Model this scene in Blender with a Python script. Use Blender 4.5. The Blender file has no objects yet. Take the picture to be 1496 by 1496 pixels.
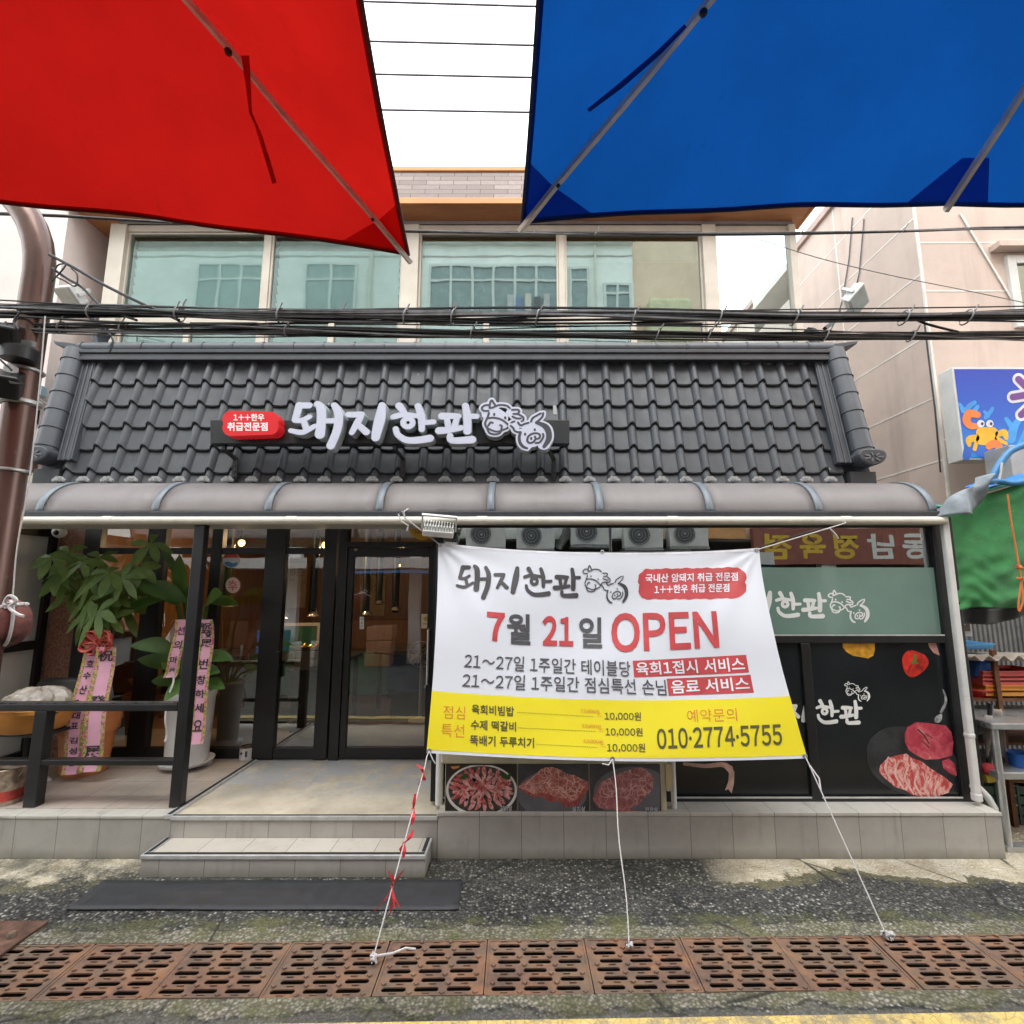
import bpy, bmesh, math, random
import numpy as np
from mathutils import Vector, Matrix
R = math.radians
rnd = random.Random(7)
scene = bpy.context.scene
COL = scene.collection

# ------------------------------------------------------------------ camera, sky, sun, exposure
FPX, CX, CY, PITCH, CAMH = 755.0, 762.0, 748.0, R(8.3), 1.85
cd = bpy.data.cameras.new("camera"); cam = bpy.data.objects.new("camera", cd); COL.objects.link(cam)
cd.sensor_width = 36; cd.lens = 36 * FPX / 1496; cd.clip_start = 0.02; cd.clip_end = 400
cd.shift_x = -(CX - 748) / 1496
cam.location = (0, 0, CAMH); cam.rotation_euler = (R(90) + PITCH, 0, 0)
scene.camera = cam
SUN_EL, SUN_AZ = R(62), R(185)            # high, veiled sun behind the camera
w = bpy.data.worlds.new("World"); scene.world = w; w.use_nodes = True
wt = w.node_tree; wt.nodes.clear()
wo = wt.nodes.new("ShaderNodeOutputWorld"); wb = wt.nodes.new("ShaderNodeBackground")
ws = wt.nodes.new("ShaderNodeTexSky"); ws.sky_type = 'NISHITA'; ws.sun_disc = False
ws.sun_elevation = SUN_EL; ws.sun_rotation = SUN_AZ; ws.dust_density = 4; ws.air_density = 1
wh = wt.nodes.new("ShaderNodeHueSaturation"); wh.inputs["Saturation"].default_value = 0.22
wm = wt.nodes.new("ShaderNodeMix"); wm.data_type = 'RGBA'; wm.inputs[0].default_value = 0.7
wm.inputs[7].default_value = (8.6, 9.1, 9.3, 1)     # the even white cloud layer, in the sky texture's units
wt.links.new(ws.outputs[0], wh.inputs["Color"]); wt.links.new(wh.outputs[0], wm.inputs[6])
wt.links.new(wm.outputs[2], wb.inputs[0]); wb.inputs[1].default_value = 0.15
wt.links.new(wb.outputs[0], wo.inputs[0])
sd = bpy.data.lights.new("sun", 'SUN'); sd.energy = .8; sd.angle = R(50); sd.color = (1, .97, .93)
so = bpy.data.objects.new("sun", sd); COL.objects.link(so)
so.rotation_euler = Vector((math.sin(R(-5)) * math.cos(SUN_EL), -math.cos(R(-5)) * math.cos(SUN_EL), math.sin(SUN_EL))).to_track_quat('Z', 'Y').to_euler()
vs = scene.view_settings
scene.display_settings.display_device = 'sRGB'
vs.view_transform = 'Standard'; vs.look = 'None'; vs.gamma = 1; vs.use_curve_mapping = False
vs.exposure = 1.55
cy = scene.cycles
cy.use_denoising = True; cy.max_bounces = 10; cy.transparent_max_bounces = 16; cy.glossy_bounces = 4
cy.caustics_reflective = False; cy.caustics_refractive = False; cy.sample_clamp_indirect = 6

# ------------------------------------------------------------------ photo pixel -> place in the world
CT, ST = math.cos(PITCH), math.sin(PITCH)
def ray(px, py):
    u = (px - CX) / FPX; v = (CY - py) / FPX
    return u, CT - v * ST, ST + v * CT
def P(px, py, Y):
    a, b, c = ray(px, py); t = Y / b
    return Vector((a * t, Y, CAMH + c * t))
def G(px, py, z=0.0):
    a, b, c = ray(px, py); t = (z - CAMH) / c
    return Vector((a * t, b * t, z))
def XX(px, py, Y): return P(px, py, Y).x
def ZZ(py, Y): return P(CX, py, Y).z
def PX(px, py, X):
    a, b, c = ray(px, py); t = X / a
    return Vector((X, b * t, CAMH + c * t))

# ------------------------------------------------------------------ materials
def s(r, g, b):
    f = lambda c: (c / 255 / 12.92) if c / 255 <= .04045 else ((c / 255 + .055) / 1.055) ** 2.4
    return (f(r), f(g), f(b))
class NT:
    def __init__(self, name):
        self.m = bpy.data.materials.new(name); self.m.use_nodes = True
        self.t = self.m.node_tree; self.t.nodes.clear()
        self.out = self.n("ShaderNodeOutputMaterial")
        self._co = None
    def n(self, typ, **kw):
        nd = self.t.nodes.new(typ)
        for k, v in kw.items(): setattr(nd, k, v)
        return nd
    def l(self, a, b): self.t.links.new(a, b)
    def put(self, sock, v):
        if isinstance(v, bpy.types.NodeSocket): self.l(v, sock)
        elif isinstance(v, (tuple, list)) and len(v) == 3 and sock.type == 'RGBA': sock.default_value = (*v, 1)
        else: sock.default_value = v
    @property
    def co(self):
        if not self._co: self._co = self.n("ShaderNodeTexCoord").outputs["Object"]
        return self._co
    def noise(self, scale, detail=4, rough=.6, vec=None, dist=0):
        nd = self.n("ShaderNodeTexNoise"); self.l(vec or self.co, nd.inputs["Vector"])
        nd.inputs["Scale"].default_value = scale; nd.inputs["Detail"].default_value = detail
        nd.inputs["Roughness"].default_value = rough; nd.inputs["Distortion"].default_value = dist
        return nd.outputs["Fac"]
    def vor(self, scale, feature='F1', vec=None):
        nd = self.n("ShaderNodeTexVoronoi", feature=feature); self.l(vec or self.co, nd.inputs["Vector"])
        nd.inputs["Scale"].default_value = scale
        return nd
    def mapv(self, scale=(1, 1, 1), rot=(0, 0, 0), loc=(0, 0, 0), vec=None):
        nd = self.n("ShaderNodeMapping"); self.l(vec or self.co, nd.inputs["Vector"])
        nd.inputs["Scale"].default_value = scale; nd.inputs["Rotation"].default_value = rot; nd.inputs["Location"].default_value = loc
        return nd.outputs[0]
    def ramp(self, fac, stops, interp='LINEAR'):
        nd = self.n("ShaderNodeValToRGB"); nd.color_ramp.interpolation = interp
        e = nd.color_ramp.elements
        while len(e) < len(stops): e.new(.5)
        for i, (p, c) in enumerate(stops):
            e[i].position = p; e[i].color = (*(c if isinstance(c, (tuple, list)) else (c, c, c)), 1)
        self.l(fac, nd.inputs[0]); return nd.outputs[0]
    def mix(self, fac, a, b, mode='MIX'):
        nd = self.n("ShaderNodeMix", data_type='RGBA', blend_type=mode)
        self.put(nd.inputs[0], fac); self.put(nd.inputs[6], a); self.put(nd.inputs[7], b); return nd.outputs[2]
    def math(self, op, a, b=0.0, clamp=False):
        nd = self.n("ShaderNodeMath", operation=op, use_clamp=clamp)
        self.put(nd.inputs[0], a); self.put(nd.inputs[1], b); return nd.outputs[0]
    def xyz(self, vec=None):
        nd = self.n("ShaderNodeSeparateXYZ"); self.l(vec or self.co, nd.inputs[0]); return nd.outputs
    def bump(self, h, strength=.3, dist=.01):
        nd = self.n("ShaderNodeBump"); self.l(h, nd.inputs["Height"])
        nd.inputs["Strength"].default_value = strength; nd.inputs["Distance"].default_value = dist; return nd.outputs[0]
    def bsdf(self, col, rough=.6, metal=0, normal=None, spec=.5, emit=None, estr=0, coat=0):
        p = self.n("ShaderNodeBsdfPrincipled")
        self.put(p.inputs["Base Color"], col); self.put(p.inputs["Roughness"], rough); p.inputs["Metallic"].default_value = metal
        p.inputs["Specular IOR Level"].default_value = spec; p.inputs["Coat Weight"].default_value = coat
        if normal: self.l(normal, p.inputs["Normal"])
        if emit: self.put(p.inputs["Emission Color"], emit); p.inputs["Emission Strength"].default_value = estr
        return p.outputs[0]
    def done(self, sh):
        self.l(sh, self.out.inputs["Surface"]); return self.m
_mats = {}
def M(name, col, rough=.6, metal=0, var=.12, vs_=6, bump=0, bs=80, spec=.5, emit=0, dirt=0, coat=0):
    """plain paint, plastic, metal or cloth with uneven colour and a little relief"""
    if name in _mats: return _mats[name]
    t = NT(name); c = tuple(col)
    f = t.noise(vs_, 5)
    lo = tuple(x * (1 - var * 1.6) for x in c); hi = tuple(min(1, x * (1 + var * 1.2)) for x in c)
    cc = t.ramp(f, [(.3, lo), (.7, hi)])
    if dirt:
        d = t.ramp(t.noise(2.3, 8, .7), [(.52, 0.), (.72, dirt)])
        cc = t.mix(d, cc, (.07, .06, .045))
    rr = t.math('ADD', t.math('MULTIPLY', f, .2), max(0, rough - .1))
    nm = t.bump(t.noise(bs, 4), bump, .004) if bump else None
    m = t.done(t.bsdf(cc, rr, metal, nm, spec, c if emit else None, emit, coat)); _mats[name] = m
    return m
def glass(name, tint, base, power=1.0, rough=0.0, gloss=(1, 1, 1)):
    t = NT(name)
    fr = t.n("ShaderNodeFresnel"); fr.inputs["IOR"].default_value = 1.5
    fac = t.math('ADD', t.math('MULTIPLY', fr.outputs[0], power), base, True)
    tr = t.n("ShaderNodeBsdfTransparent"); t.put(tr.inputs[0], tint)
    gl = t.n("ShaderNodeBsdfGlossy"); t.put(gl.inputs[0], gloss); gl.inputs["Roughness"].default_value = rough
    nb = t.bump(t.noise(1.6, 2), .018, .05); t.l(nb, gl.inputs["Normal"])
    mx = t.n("ShaderNodeMixShader"); t.l(fac, mx.inputs[0]); t.l(tr.outputs[0], mx.inputs[1]); t.l(gl.outputs[0], mx.inputs[2])
    return t.done(mx.outputs[0])
def fabric(name, col, trans=.6, var=.12):
    t = NT(name)
    f = t.noise(3.1, 6, .65); st = t.ramp(t.noise(9, 8, .75, t.mapv((1, .35, 1), (0, 0, .7))), [(.62, 0.), (.75, .5)])
    c = t.ramp(f, [(.3, tuple(x * (1 - var) for x in col)), (.7, tuple(min(1, x * (1 + var)) for x in col))])
    c = t.mix(st, c, tuple(x * .5 for x in col))
    c = t.mix(t.ramp(t.noise(.75, 3, .5), [(.3, .42), (.68, 0.)]), c, tuple(x * .55 for x in col))  # broad mottling: uneven light on the canvas, put into its colour
    wv = t.n("ShaderNodeTexWave"); t.l(t.co, wv.inputs[0]); wv.inputs["Scale"].default_value = 180
    nb = t.bump(t.math('ADD', wv.outputs["Fac"], t.math('MULTIPLY', t.noise(3.2, 4, .5), 9)), .5, .004)
    d = t.n("ShaderNodeBsdfDiffuse"); t.l(c, d.inputs[0]); t.l(nb, d.inputs["Normal"])
    tr = t.n("ShaderNodeBsdfTranslucent"); t.l(c, tr.inputs[0]); t.l(nb, tr.inputs["Normal"])
    mx = t.n("ShaderNodeMixShader"); mx.inputs[0].default_value = trans
    t.l(d.outputs[0], mx.inputs[1]); t.l(tr.outputs[0], mx.inputs[2]); return t.done(mx.outputs[0])

# ------------------------------------------------------------------ mesh building
class MB:
    def __init__(self): self.v = []; self.f = []
    def add(self, vs_, fs):
        o = len(self.v); self.v += [tuple(q) for q in vs_]; self.f += [tuple(i + o for i in q) for q in fs]; return self
    def box(self, x0, x1, y0, y1, z0, z1):
        x0, x1 = sorted((x0, x1)); y0, y1 = sorted((y0, y1)); z0, z1 = sorted((z0, z1))
        return self.add([(x, y, z) for z in (z0, z1) for y in (y0, y1) for x in (x0, x1)],
                        [(0, 2, 3, 1), (4, 5, 7, 6), (0, 1, 5, 4), (2, 6, 7, 3), (0, 4, 6, 2), (1, 3, 7, 5)])
    def pane(self, x0, x1, y0, y1, z0, z1):
        if abs(x1 - x0) < abs(y1 - y0): x = (x0 + x1) / 2; return self.quad((x, y0, z0), (x, y1, z0), (x, y1, z1), (x, y0, z1))
        y = (y0 + y1) / 2; return self.quad((x0, y, z0), (x1, y, z0), (x1, y, z1), (x0, y, z1))
    def quad(self, a, b, c, d): return self.add([a, b, c, d], [(0, 1, 2, 3)])
    def slab(self, pts, off):
        n = len(pts); o = Vector(off); pts = [Vector(p) for p in pts]
        return self.add(pts + [p + o for p in pts], [tuple(range(n)), tuple(range(2 * n - 1, n - 1, -1))] + [(i, i + n, (i + 1) % n + n, (i + 1) % n) for i in range(n)])
    def tube(self, pts, r, seg=8, cap=True):
        pts = [Vector(p) for p in pts]; n = len(pts)
        rs = list(r) if isinstance(r, (list, tuple)) else [r] * n
        t0 = (pts[1] - pts[0]).normalized(); up = Vector((0, 0, 1)) if abs(t0.z) < .9 else Vector((0, 1, 0))
        nrm = (up - t0 * up.dot(t0)).normalized(); vs_ = []; fs = []
        for i, p in enumerate(pts):
            t = (pts[min(i + 1, n - 1)] - pts[max(i - 1, 0)]).normalized()
            nrm = (nrm - t * nrm.dot(t)).normalized(); b = t.cross(nrm)
            for k in range(seg):
                a = 2 * math.pi * k / seg; vs_.append(p + (nrm * math.cos(a) + b * math.sin(a)) * rs[i])
        for i in range(n - 1):
            for k in range(seg):
                k2 = (k + 1) % seg; fs.append((i * seg + k, i * seg + k2, (i + 1) * seg + k2, (i + 1) * seg + k))
        if cap: fs += [tuple(range(seg - 1, -1, -1)), tuple((n - 1) * seg + k for k in range(seg))]
        return self.add(vs_, fs)
    def bar(self, a, b, wd, dp):
        a, b = Vector(a), Vector(b); t = (b - a).normalized(); up = Vector((0, 1, 0)) if abs(t.y) < .9 else Vector((0, 0, 1))
        n = (up - t * up.dot(t)).normalized(); c = t.cross(n); q = [(-1, -1), (1, -1), (1, 1), (-1, 1)]
        vs_ = [p + c * (i * wd / 2) + n * (j * dp / 2) for p in (a, b) for i, j in q]
        return self.add(vs_, [(3, 2, 1, 0), (4, 5, 6, 7)] + [(i, (i + 1) % 4, (i + 1) % 4 + 4, i + 4) for i in range(4)])
    def lathe(self, prof, c, seg=28):
        vs_ = [(c[0] + r * math.cos(2 * math.pi * k / seg), c[1] + r * math.sin(2 * math.pi * k / seg), c[2] + z) for r, z in prof for k in range(seg)]
        fs = [(i * seg + k, i * seg + (k + 1) % seg, (i + 1) * seg + (k + 1) % seg, (i + 1) * seg + k) for i in range(len(prof) - 1) for k in range(seg)]
        return self.add(vs_, fs)
    def ball(self, c, r, seg=10, sq=(1, 1, 1)):
        n = max(4, seg // 2); c = Vector(c)
        vs_ = []; fs = []
        for i in range(n + 1):
            th = math.pi * i / n
            for k in range(seg):
                a = 2 * math.pi * k / seg
                vs_.append((c.x + r * sq[0] * math.sin(th) * math.cos(a), c.y + r * sq[1] * math.sin(th) * math.sin(a), c.z - r * sq[2] * math.cos(th)))
        for i in range(n):
            for k in range(seg): fs.append((i * seg + k, i * seg + (k + 1) % seg, (i + 1) * seg + (k + 1) % seg, (i + 1) * seg + k))
        return self.add(vs_, fs)
    def grid(self, fn, nu, nv, flip=False):
        vs_ = [fn(i / nu, j / nv) for j in range(nv + 1) for i in range(nu + 1)]
        fs = [(j * (nu + 1) + i, j * (nu + 1) + i + 1, (j + 1) * (nu + 1) + i + 1, (j + 1) * (nu + 1) + i) for j in range(nv) for i in range(nu)]
        if flip: fs = [q[::-1] for q in fs]
        return self.add(vs_, fs)
    def build(self, name, mat, parent=None, smooth=False, bevel=0, solid=0, clean=False):
        me = bpy.data.meshes.new(name); me.from_pydata(self.v, [], self.f)
        if clean:
            b = bmesh.new(); b.from_mesh(me); bmesh.ops.remove_doubles(b, verts=b.verts, dist=1e-5)
            bmesh.ops.recalc_face_normals(b, faces=b.faces); b.to_mesh(me); b.free()
        me.update()
        return obj(name, me, mat, parent, smooth, bevel, solid)
def obj(name, me, mat, parent=None, smooth=False, bevel=0, solid=0):
    o = bpy.data.objects.new(name, me); COL.objects.link(o)
    if mat: me.materials.append(mat)
    if parent is not None:
        o.parent = parent
        r = parent; off = Vector((0, 0, 0))
        while r is not None:
            off += r.location; r = r.parent
        o.location = -off
    if smooth:
        me.shade_smooth()
        me.set_sharp_from_angle(angle=R(42))
    if solid:
        md = o.modifiers.new("solid", 'SOLIDIFY'); md.thickness = solid; md.offset = 0
    if bevel:
        md = o.modifiers.new("bevel", 'BEVEL'); md.width = bevel; md.segments = 2; md.limit_method = 'ANGLE'
    return o
def tag(o, label=None, cat=None, group=None, kind=None):
    if label: o['label'] = label
    if cat: o['category'] = cat
    if group: o['group'] = group
    if kind: o['kind'] = kind
    return o
def thing(name, label, cat, loc=(0, 0, 0), group=None, kind=None):
    o = bpy.data.objects.new(name, None); COL.objects.link(o); o.location = loc
    return tag(o, label, cat, group, kind)
def dup(root, loc, label=None, rotz=None):
    r = root.copy(); COL.objects.link(r); r.location = loc
    if rotz is not None: r.rotation_euler = (0, 0, rotz)
    if label: r['label'] = label
    def kids(src, dst):
        for ch in src.children:
            if ch.name in made: continue
            c = ch.copy(); COL.objects.link(c); c.parent = dst; made.add(c.name); kids(ch, c)
    made = set(); kids(root, r); return r

# ------------------------------------------------------------------ flat lettering, marks and drawn outlines
def curve_fill(loops, ext=0.0):
    cu = bpy.data.curves.new("outline", 'CURVE'); cu.dimensions = '2D'; cu.fill_mode = 'BOTH'; cu.extrude = ext
    for lp in loops:
        sp = cu.splines.new('POLY'); sp.points.add(len(lp) - 1); sp.use_cyclic_u = True
        for i, (x, y) in enumerate(lp): sp.points[i].co = (x, y, 0, 1)
    return to_mesh(cu)
def to_mesh(cu):
    o = bpy.data.objects.new("tmp", cu); COL.objects.link(o)
    dg = bpy.context.evaluated_depsgraph_get(); me = bpy.data.meshes.new_from_object(o.evaluated_get(dg))
    bpy.data.objects.remove(o); me.materials.clear(); return me
def cuts(me, step):
    b = bmesh.new(); b.from_mesh(me)
    xs = [v.co.x for v in b.verts]; ys = [v.co.y for v in b.verts]
    for ax, lo, hi in ((0, min(xs), max(xs)), (1, min(ys), max(ys))):
        q = lo + step
        while q < hi:
            co = Vector((q, 0, 0)) if ax == 0 else Vector((0, q, 0)); no = Vector((1, 0, 0)) if ax == 0 else Vector((0, 1, 0))
            bmesh.ops.bisect_plane(b, geom=b.verts[:] + b.edges[:] + b.faces[:], plane_co=co, plane_no=no); q += step
    b.to_mesh(me); b.free()
_gl = {}
def glyph(ch, bold):
    """one character from the Korean face (Latin letters and digits in their full-width forms), shifted to x = 0"""
    if (ch, bold) not in _gl:
        c2 = chr(ord(ch) + 0xFEE0) if 33 <= ord(ch) <= 126 else ch
        cu = bpy.data.curves.new("txt", 'FONT'); cu.body = c2; cu.size = 1; cu.offset = bold; cu.resolution_u = 4
        me = to_mesh(cu); v = [tuple(q.co) for q in me.vertices]; f = [tuple(p.vertices) for p in me.polygons]
        x0, x1 = (min(q[0] for q in v), max(q[0] for q in v)) if v else (0, .2)
        wide = ord(ch) > 0x2E80
        ad = .93 if wide else x1 - x0 + .09
        _gl[ch, bold] = ([(q[0] if wide else q[0] - x0 + .045, q[1]) for q in v], f, ad)
    return _gl[ch, bold]
def layout(sx, bold):
    v = []; f = []; y = 0
    for line in sx.split("\n"):
        x = 0
        for ch in line:
            if ch == " ": x += .30; continue
            gv, gf, ad = glyph(ch, bold); o = len(v); v += [(a + x, b + y, 0) for a, b in gv]; f += [tuple(i + o for i in q) for q in gf]; x += ad
        y -= 1.15
    me = bpy.data.meshes.new("txt"); me.from_pydata(v, [], f); return me
def text(sx, quad, place, name, mat, parent, bold=0.0, ext=0.0, step=0, align=None):
    """lettering fitted into a quad (TL,TR,BR,BL in photo pixels) and laid on a surface by place(px,py,t); t=0 front, 1 back"""
    me = layout(sx, bold); b = [v.co for v in me.vertices]
    x0, x1 = min(v.x for v in b), max(v.x for v in b); y0, y1 = min(v.y for v in b), max(v.y for v in b)
    if len(quad) == 4 and not isinstance(quad[0], (tuple, list)):
        a, c, d, e = quad; quad = [(a, c), (d, c), (d, e), (a, e)]
    q = [Vector((*p, 0)) for p in quad]
    for v in me.vertices:
        u = (v.co.x - x0) / (x1 - x0); t = (y1 - v.co.y) / (y1 - y0)
        p = (q[0] * (1 - u) + q[1] * u) * (1 - t) + (q[3] * (1 - u) + q[2] * u) * t
        v.co = (p.x, p.y, 0 if v.co.z >= -1e-6 else 1)
    return settle(me, place, name, mat, parent, step)
def settle(me, place, name, mat, parent, step=0):
    if step: cuts(me, step)
    for v in me.vertices: v.co = place(v.co.x, v.co.y, v.co.z)
    b = bmesh.new(); b.from_mesh(me); bmesh.ops.recalc_face_normals(b, faces=b.faces)
    b.to_mesh(me); b.free(); me.update()
    return obj(name, me, mat, parent)
def smooth_pts(pts, n=5):
    out = []; m = len(pts)
    for i in range(m - 1):
        p0, p1, p2, p3 = pts[max(i - 1, 0)], pts[i], pts[i + 1], pts[min(i + 2, m - 1)]
        for k in range(n):
            t = k / n; out.append(tuple(.5 * (2 * b + (c - a) * t + (2 * a - 5 * b + 4 * c - d) * t * t + (3 * b - a - 3 * c + d) * t ** 3) for a, b, c, d in zip(p0, p1, p2, p3)))
    out.append(tuple(pts[-1])); return out
def stroke_loops(strokes, res=2.0, grow=0.0, wob=0.0):
    """outline of brush strokes: each is [(x,y,r),...]; returns closed loops"""
    segs = []
    for st in strokes:
        st = smooth_pts(st, 4) if len(st) > 2 else st
        segs += [(*st[i], *st[i + 1]) for i in range(len(st) - 1)] if len(st) > 1 else [(*st[0], *st[0])]
    A = np.array(segs, float); rm = max(A[:, 2].max(), A[:, 5].max()) + grow + 3 * res
    x0 = min(A[:, 0].min(), A[:, 3].min()) - rm; x1 = max(A[:, 0].max(), A[:, 3].max()) + rm
    y0 = min(A[:, 1].min(), A[:, 4].min()) - rm; y1 = max(A[:, 1].max(), A[:, 4].max()) + rm
    nx, ny = int((x1 - x0) / res) + 2, int((y1 - y0) / res) + 2
    gx, gy = np.meshgrid(x0 + np.arange(nx) * res, y0 + np.arange(ny) * res)
    D = np.full(gx.shape, 1e9)
    for ax, ay, ar, bx, by, br in A:
        dx, dy = bx - ax, by - ay; L = dx * dx + dy * dy
        t = np.clip(((gx - ax) * dx + (gy - ay) * dy) / L, 0, 1) if L > 1e-9 else np.zeros_like(gx)
        D = np.minimum(D, np.hypot(gx - ax - t * dx, gy - ay - t * dy) - (ar + (br - ar) * t))
    if wob: D = D + wob * np.sin(gx * .31 / res + 1.7 * np.sin(gy * .23 / res)) * np.sin(gy * .27 / res + gx * .11 / res)
    return contour(D - grow, x0, y0, res)
def contour(D, x0, y0, res):
    ny, nx = D.shape; nxt = {}; ins = D < 0
    def ip(i, j, k, l):
        a, b = D[j, i], D[l, k]; t = a / (a - b); return (x0 + (i + (k - i) * t) * res, y0 + (j + (l - j) * t) * res)
    E = {}
    jj, ii = np.nonzero((ins[:-1, :-1].astype(int) + ins[1:, :-1] + ins[:-1, 1:] + ins[1:, 1:]) % 4 != 0)
    for j, i in zip(jj, ii):
        c = [(i, j), (i + 1, j), (i + 1, j + 1), (i, j + 1)]; b = [ins[q[1], q[0]] for q in c]
        cr = []
        for k in range(4):
            k2 = (k + 1) % 4
            if b[k] != b[k2]: cr.append(((min(c[k], c[k2]), max(c[k], c[k2])), b[k]))
        if len(cr) == 2: prs = [(cr[0], cr[1])]
        else: prs = [(cr[0], cr[3]), (cr[1], cr[2])] if cr[0][1] else [(cr[0], cr[1]), (cr[2], cr[3])]
        for p, q in prs:
            if not p[1]: p, q = q, p
            nxt.setdefault(p[0], []).append(q[0])
    loops = []
    while nxt:
        st = next(iter(nxt)); cur = st; lp = []
        while cur in nxt:
            n_ = nxt[cur].pop()
            if not nxt[cur]: del nxt[cur]
            lp.append(ip(*cur[0], *cur[1])); cur = n_
            if cur == st: break
        if len(lp) > 5:
            out = [lp[0]]
            for k in range(1, len(lp)):          # drop points that lie on a straight run
                a = out[-1]; b = lp[k]; c = lp[(k + 1) % len(lp)]
                if abs((b[0] - a[0]) * (c[1] - a[1]) - (b[1] - a[1]) * (c[0] - a[0])) > .12 * res * res or math.hypot(b[0] - a[0], b[1] - a[1]) > 6 * res: out.append(b)
            if len(out) > 3: loops.append(out)
    return loops
def mark(strokes, tf, place, name, mat, parent, res=2.0, grow=0.0, ext=False, step=0, wob=0):
    loops = [[tf(x, y) for x, y in lp] for lp in stroke_loops(strokes, res, grow, wob)]
    me = curve_fill(loops, .05 if ext else 0)
    for v in me.vertices: v.co.z = 0 if v.co.z >= -1e-6 else 1
    return settle(me, place, name, mat, parent, step)
def poly(pts, place, name, mat, parent, ext=False, step=0):
    me = curve_fill([pts], .05 if ext else 0)
    for v in me.vertices: v.co.z = 0 if v.co.z >= -1e-6 else 1
    return settle(me, place, name, mat, parent, step)
def onY(Y, depth=0.0):
    return lambda px, py, t: Vector(P(px, py, Y)) + Vector((0, t * depth, 0))
I2 = lambda x, y: (x, y)
def ring(cx, cy_, rx, ry, r, n=14, a0=0, a1=360):
    return [(cx + rx * math.cos(R(a0 + (a1 - a0) * i / n)), cy_ + ry * math.sin(R(a0 + (a1 - a0) * i / n)), r) for i in range(n + 1)]
def ell(cx, cy_, rx, ry, n=28, rot=0, wob=0, seed=0):
    q = random.Random(seed); ph = [q.uniform(0, 6.28) for _ in range(4)]; out = []
    for i in range(n):
        a = 2 * math.pi * i / n; k = 1 + wob * (math.sin(2 * a + ph[0]) + math.sin(3 * a + ph[1]) + .8 * math.sin(5 * a + ph[2]) + .6 * math.sin(9 * a + ph[3]))
        x, y = rx * k * math.cos(a), ry * k * math.sin(a)
        out.append((cx + x * math.cos(rot) - y * math.sin(rot), cy_ + x * math.sin(rot) + y * math.cos(rot)))
    return out
# the shop's brush-written name, and its cow and pig drawing (one drawing unit = one unit of LOGO space)
LETTERS = [
 [[(88,100,14),(140,100,13)], [(88,100,16),(65,185,13)], [(68,188,11),(100,190,10),(142,168,9)], [(112,195,12),(125,245,12)],
  [(42,250,9),(95,262,11),(130,250,10),(170,225,9)], [(185,92,13),(204,120,20),(205,200,20),(197,275,22)], [(210,195,10),(270,195,11)], [(275,102,13),(298,160,18),(290,250,18),(255,345,18)]],
 [[(350,160,12),(420,160,13)], [(420,162,12),(395,215,14),(368,268,10)], [(395,215,12),(445,265,15)], [(530,108,15),(520,180,24),(505,250,22),(495,300,18)]],
 [[(622,112,16),(645,150,12)], [(590,178,11),(640,165,12),(700,172,10),(735,178,8)], ring(668,213,25,25,11), [(722,115,13),(740,180,16),(742,255,12)], [(745,215,11),(805,212,10)],
  [(603,250,11),(614,285,12),(660,318,14),(720,320,16),(785,310,17)]],
 [[(850,178,16),(900,178,14),(938,180,11)], [(875,185,12),(885,250,12)], [(930,185,12),(915,250,12)], [(835,265,17),(880,262,15),(950,250,12)], [(975,118,13),(985,190,17),(985,270,17)], [(990,182,11),(1035,182,11)],
  [(893,295,12),(905,325,14),(1010,322,18)]]]
def _z4(st, r=14): return [(997.2 + p[0] / 3, 55.4 + p[1] / 3, (p[2] if len(p) > 2 else r) / 3) for p in st]
COW = [_z4(q) for q in ([(310,180),(240,185),(195,235),(230,280),(305,285)], [(320,230),(330,140),(355,95),(385,140),(410,205),(330,235)], [(410,205),(480,180),(560,185),(610,205),(645,240)],
  [(680,272),(770,272),(795,300),(770,345),(705,345)], [(770,345),(850,400),(865,440),(845,485),(775,485)], [(690,395),(760,430),(820,430)], [(310,325),(290,400),(270,440)],
  [(300,415),(400,410),(500,440),(570,490),(625,550)], [(280,430),(250,500),(265,570),(310,610),(390,650),(460,660),(520,635)], [(640,545),(600,605),(520,640),(480,690),(410,710),(330,690),(295,640),(280,580)],
  [(335,490),(370,500)], [(330,500),(300,550)], [(490,545),(515,560),(510,625)], [(395,340),(395,360)], [(570,405),(572,425)], [(640,545),(690,490),(775,485)])]
PIG = [_z4(q) for q in ([(660,560),(700,600),(720,650),(770,675),(820,675)], [(815,690,18),(795,770,20),(810,870,22),(860,940,22),(920,970,16)], [(775,500),(820,555),(880,530),(945,510)],
  [(985,490),(1010,430),(1080,380),(1140,345)], [(1180,340),(1170,400),(1120,460),(1075,500)], [(1075,510,25),(1160,545,35),(1230,600,45),(1270,700,45),(1265,820,42),(1195,945,25)],
  [(925,840),(935,770),(990,715),(1070,700),(1125,730),(1120,790),(1060,810),(1020,860),(960,875),(925,840)], [(990,785),(988,805)], [(1050,760),(1050,780)],
  [(1175,715),(1185,750),(1170,800),(1120,870),(1060,875)], [(890,705),(890,725)], [(1045,630),(1045,645)])]
ALLNAME = [st for L in LETTERS for st in L]
# ------------------------------------------------------------------ key planes of the place (metres)
YD, YW, YF, YG = 5.09, 4.06, 3.865, 4.0        # doors, shop window wall, plinth front, gutter
ZT = .28                                       # terrace height
TILT = R(.9)                                   # the drain and road lines run a little askew to the shop
def road(x, y, z=0): return Vector((x * math.cos(TILT) - y * math.sin(TILT), x * math.sin(TILT) + y * math.cos(TILT), z))

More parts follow.
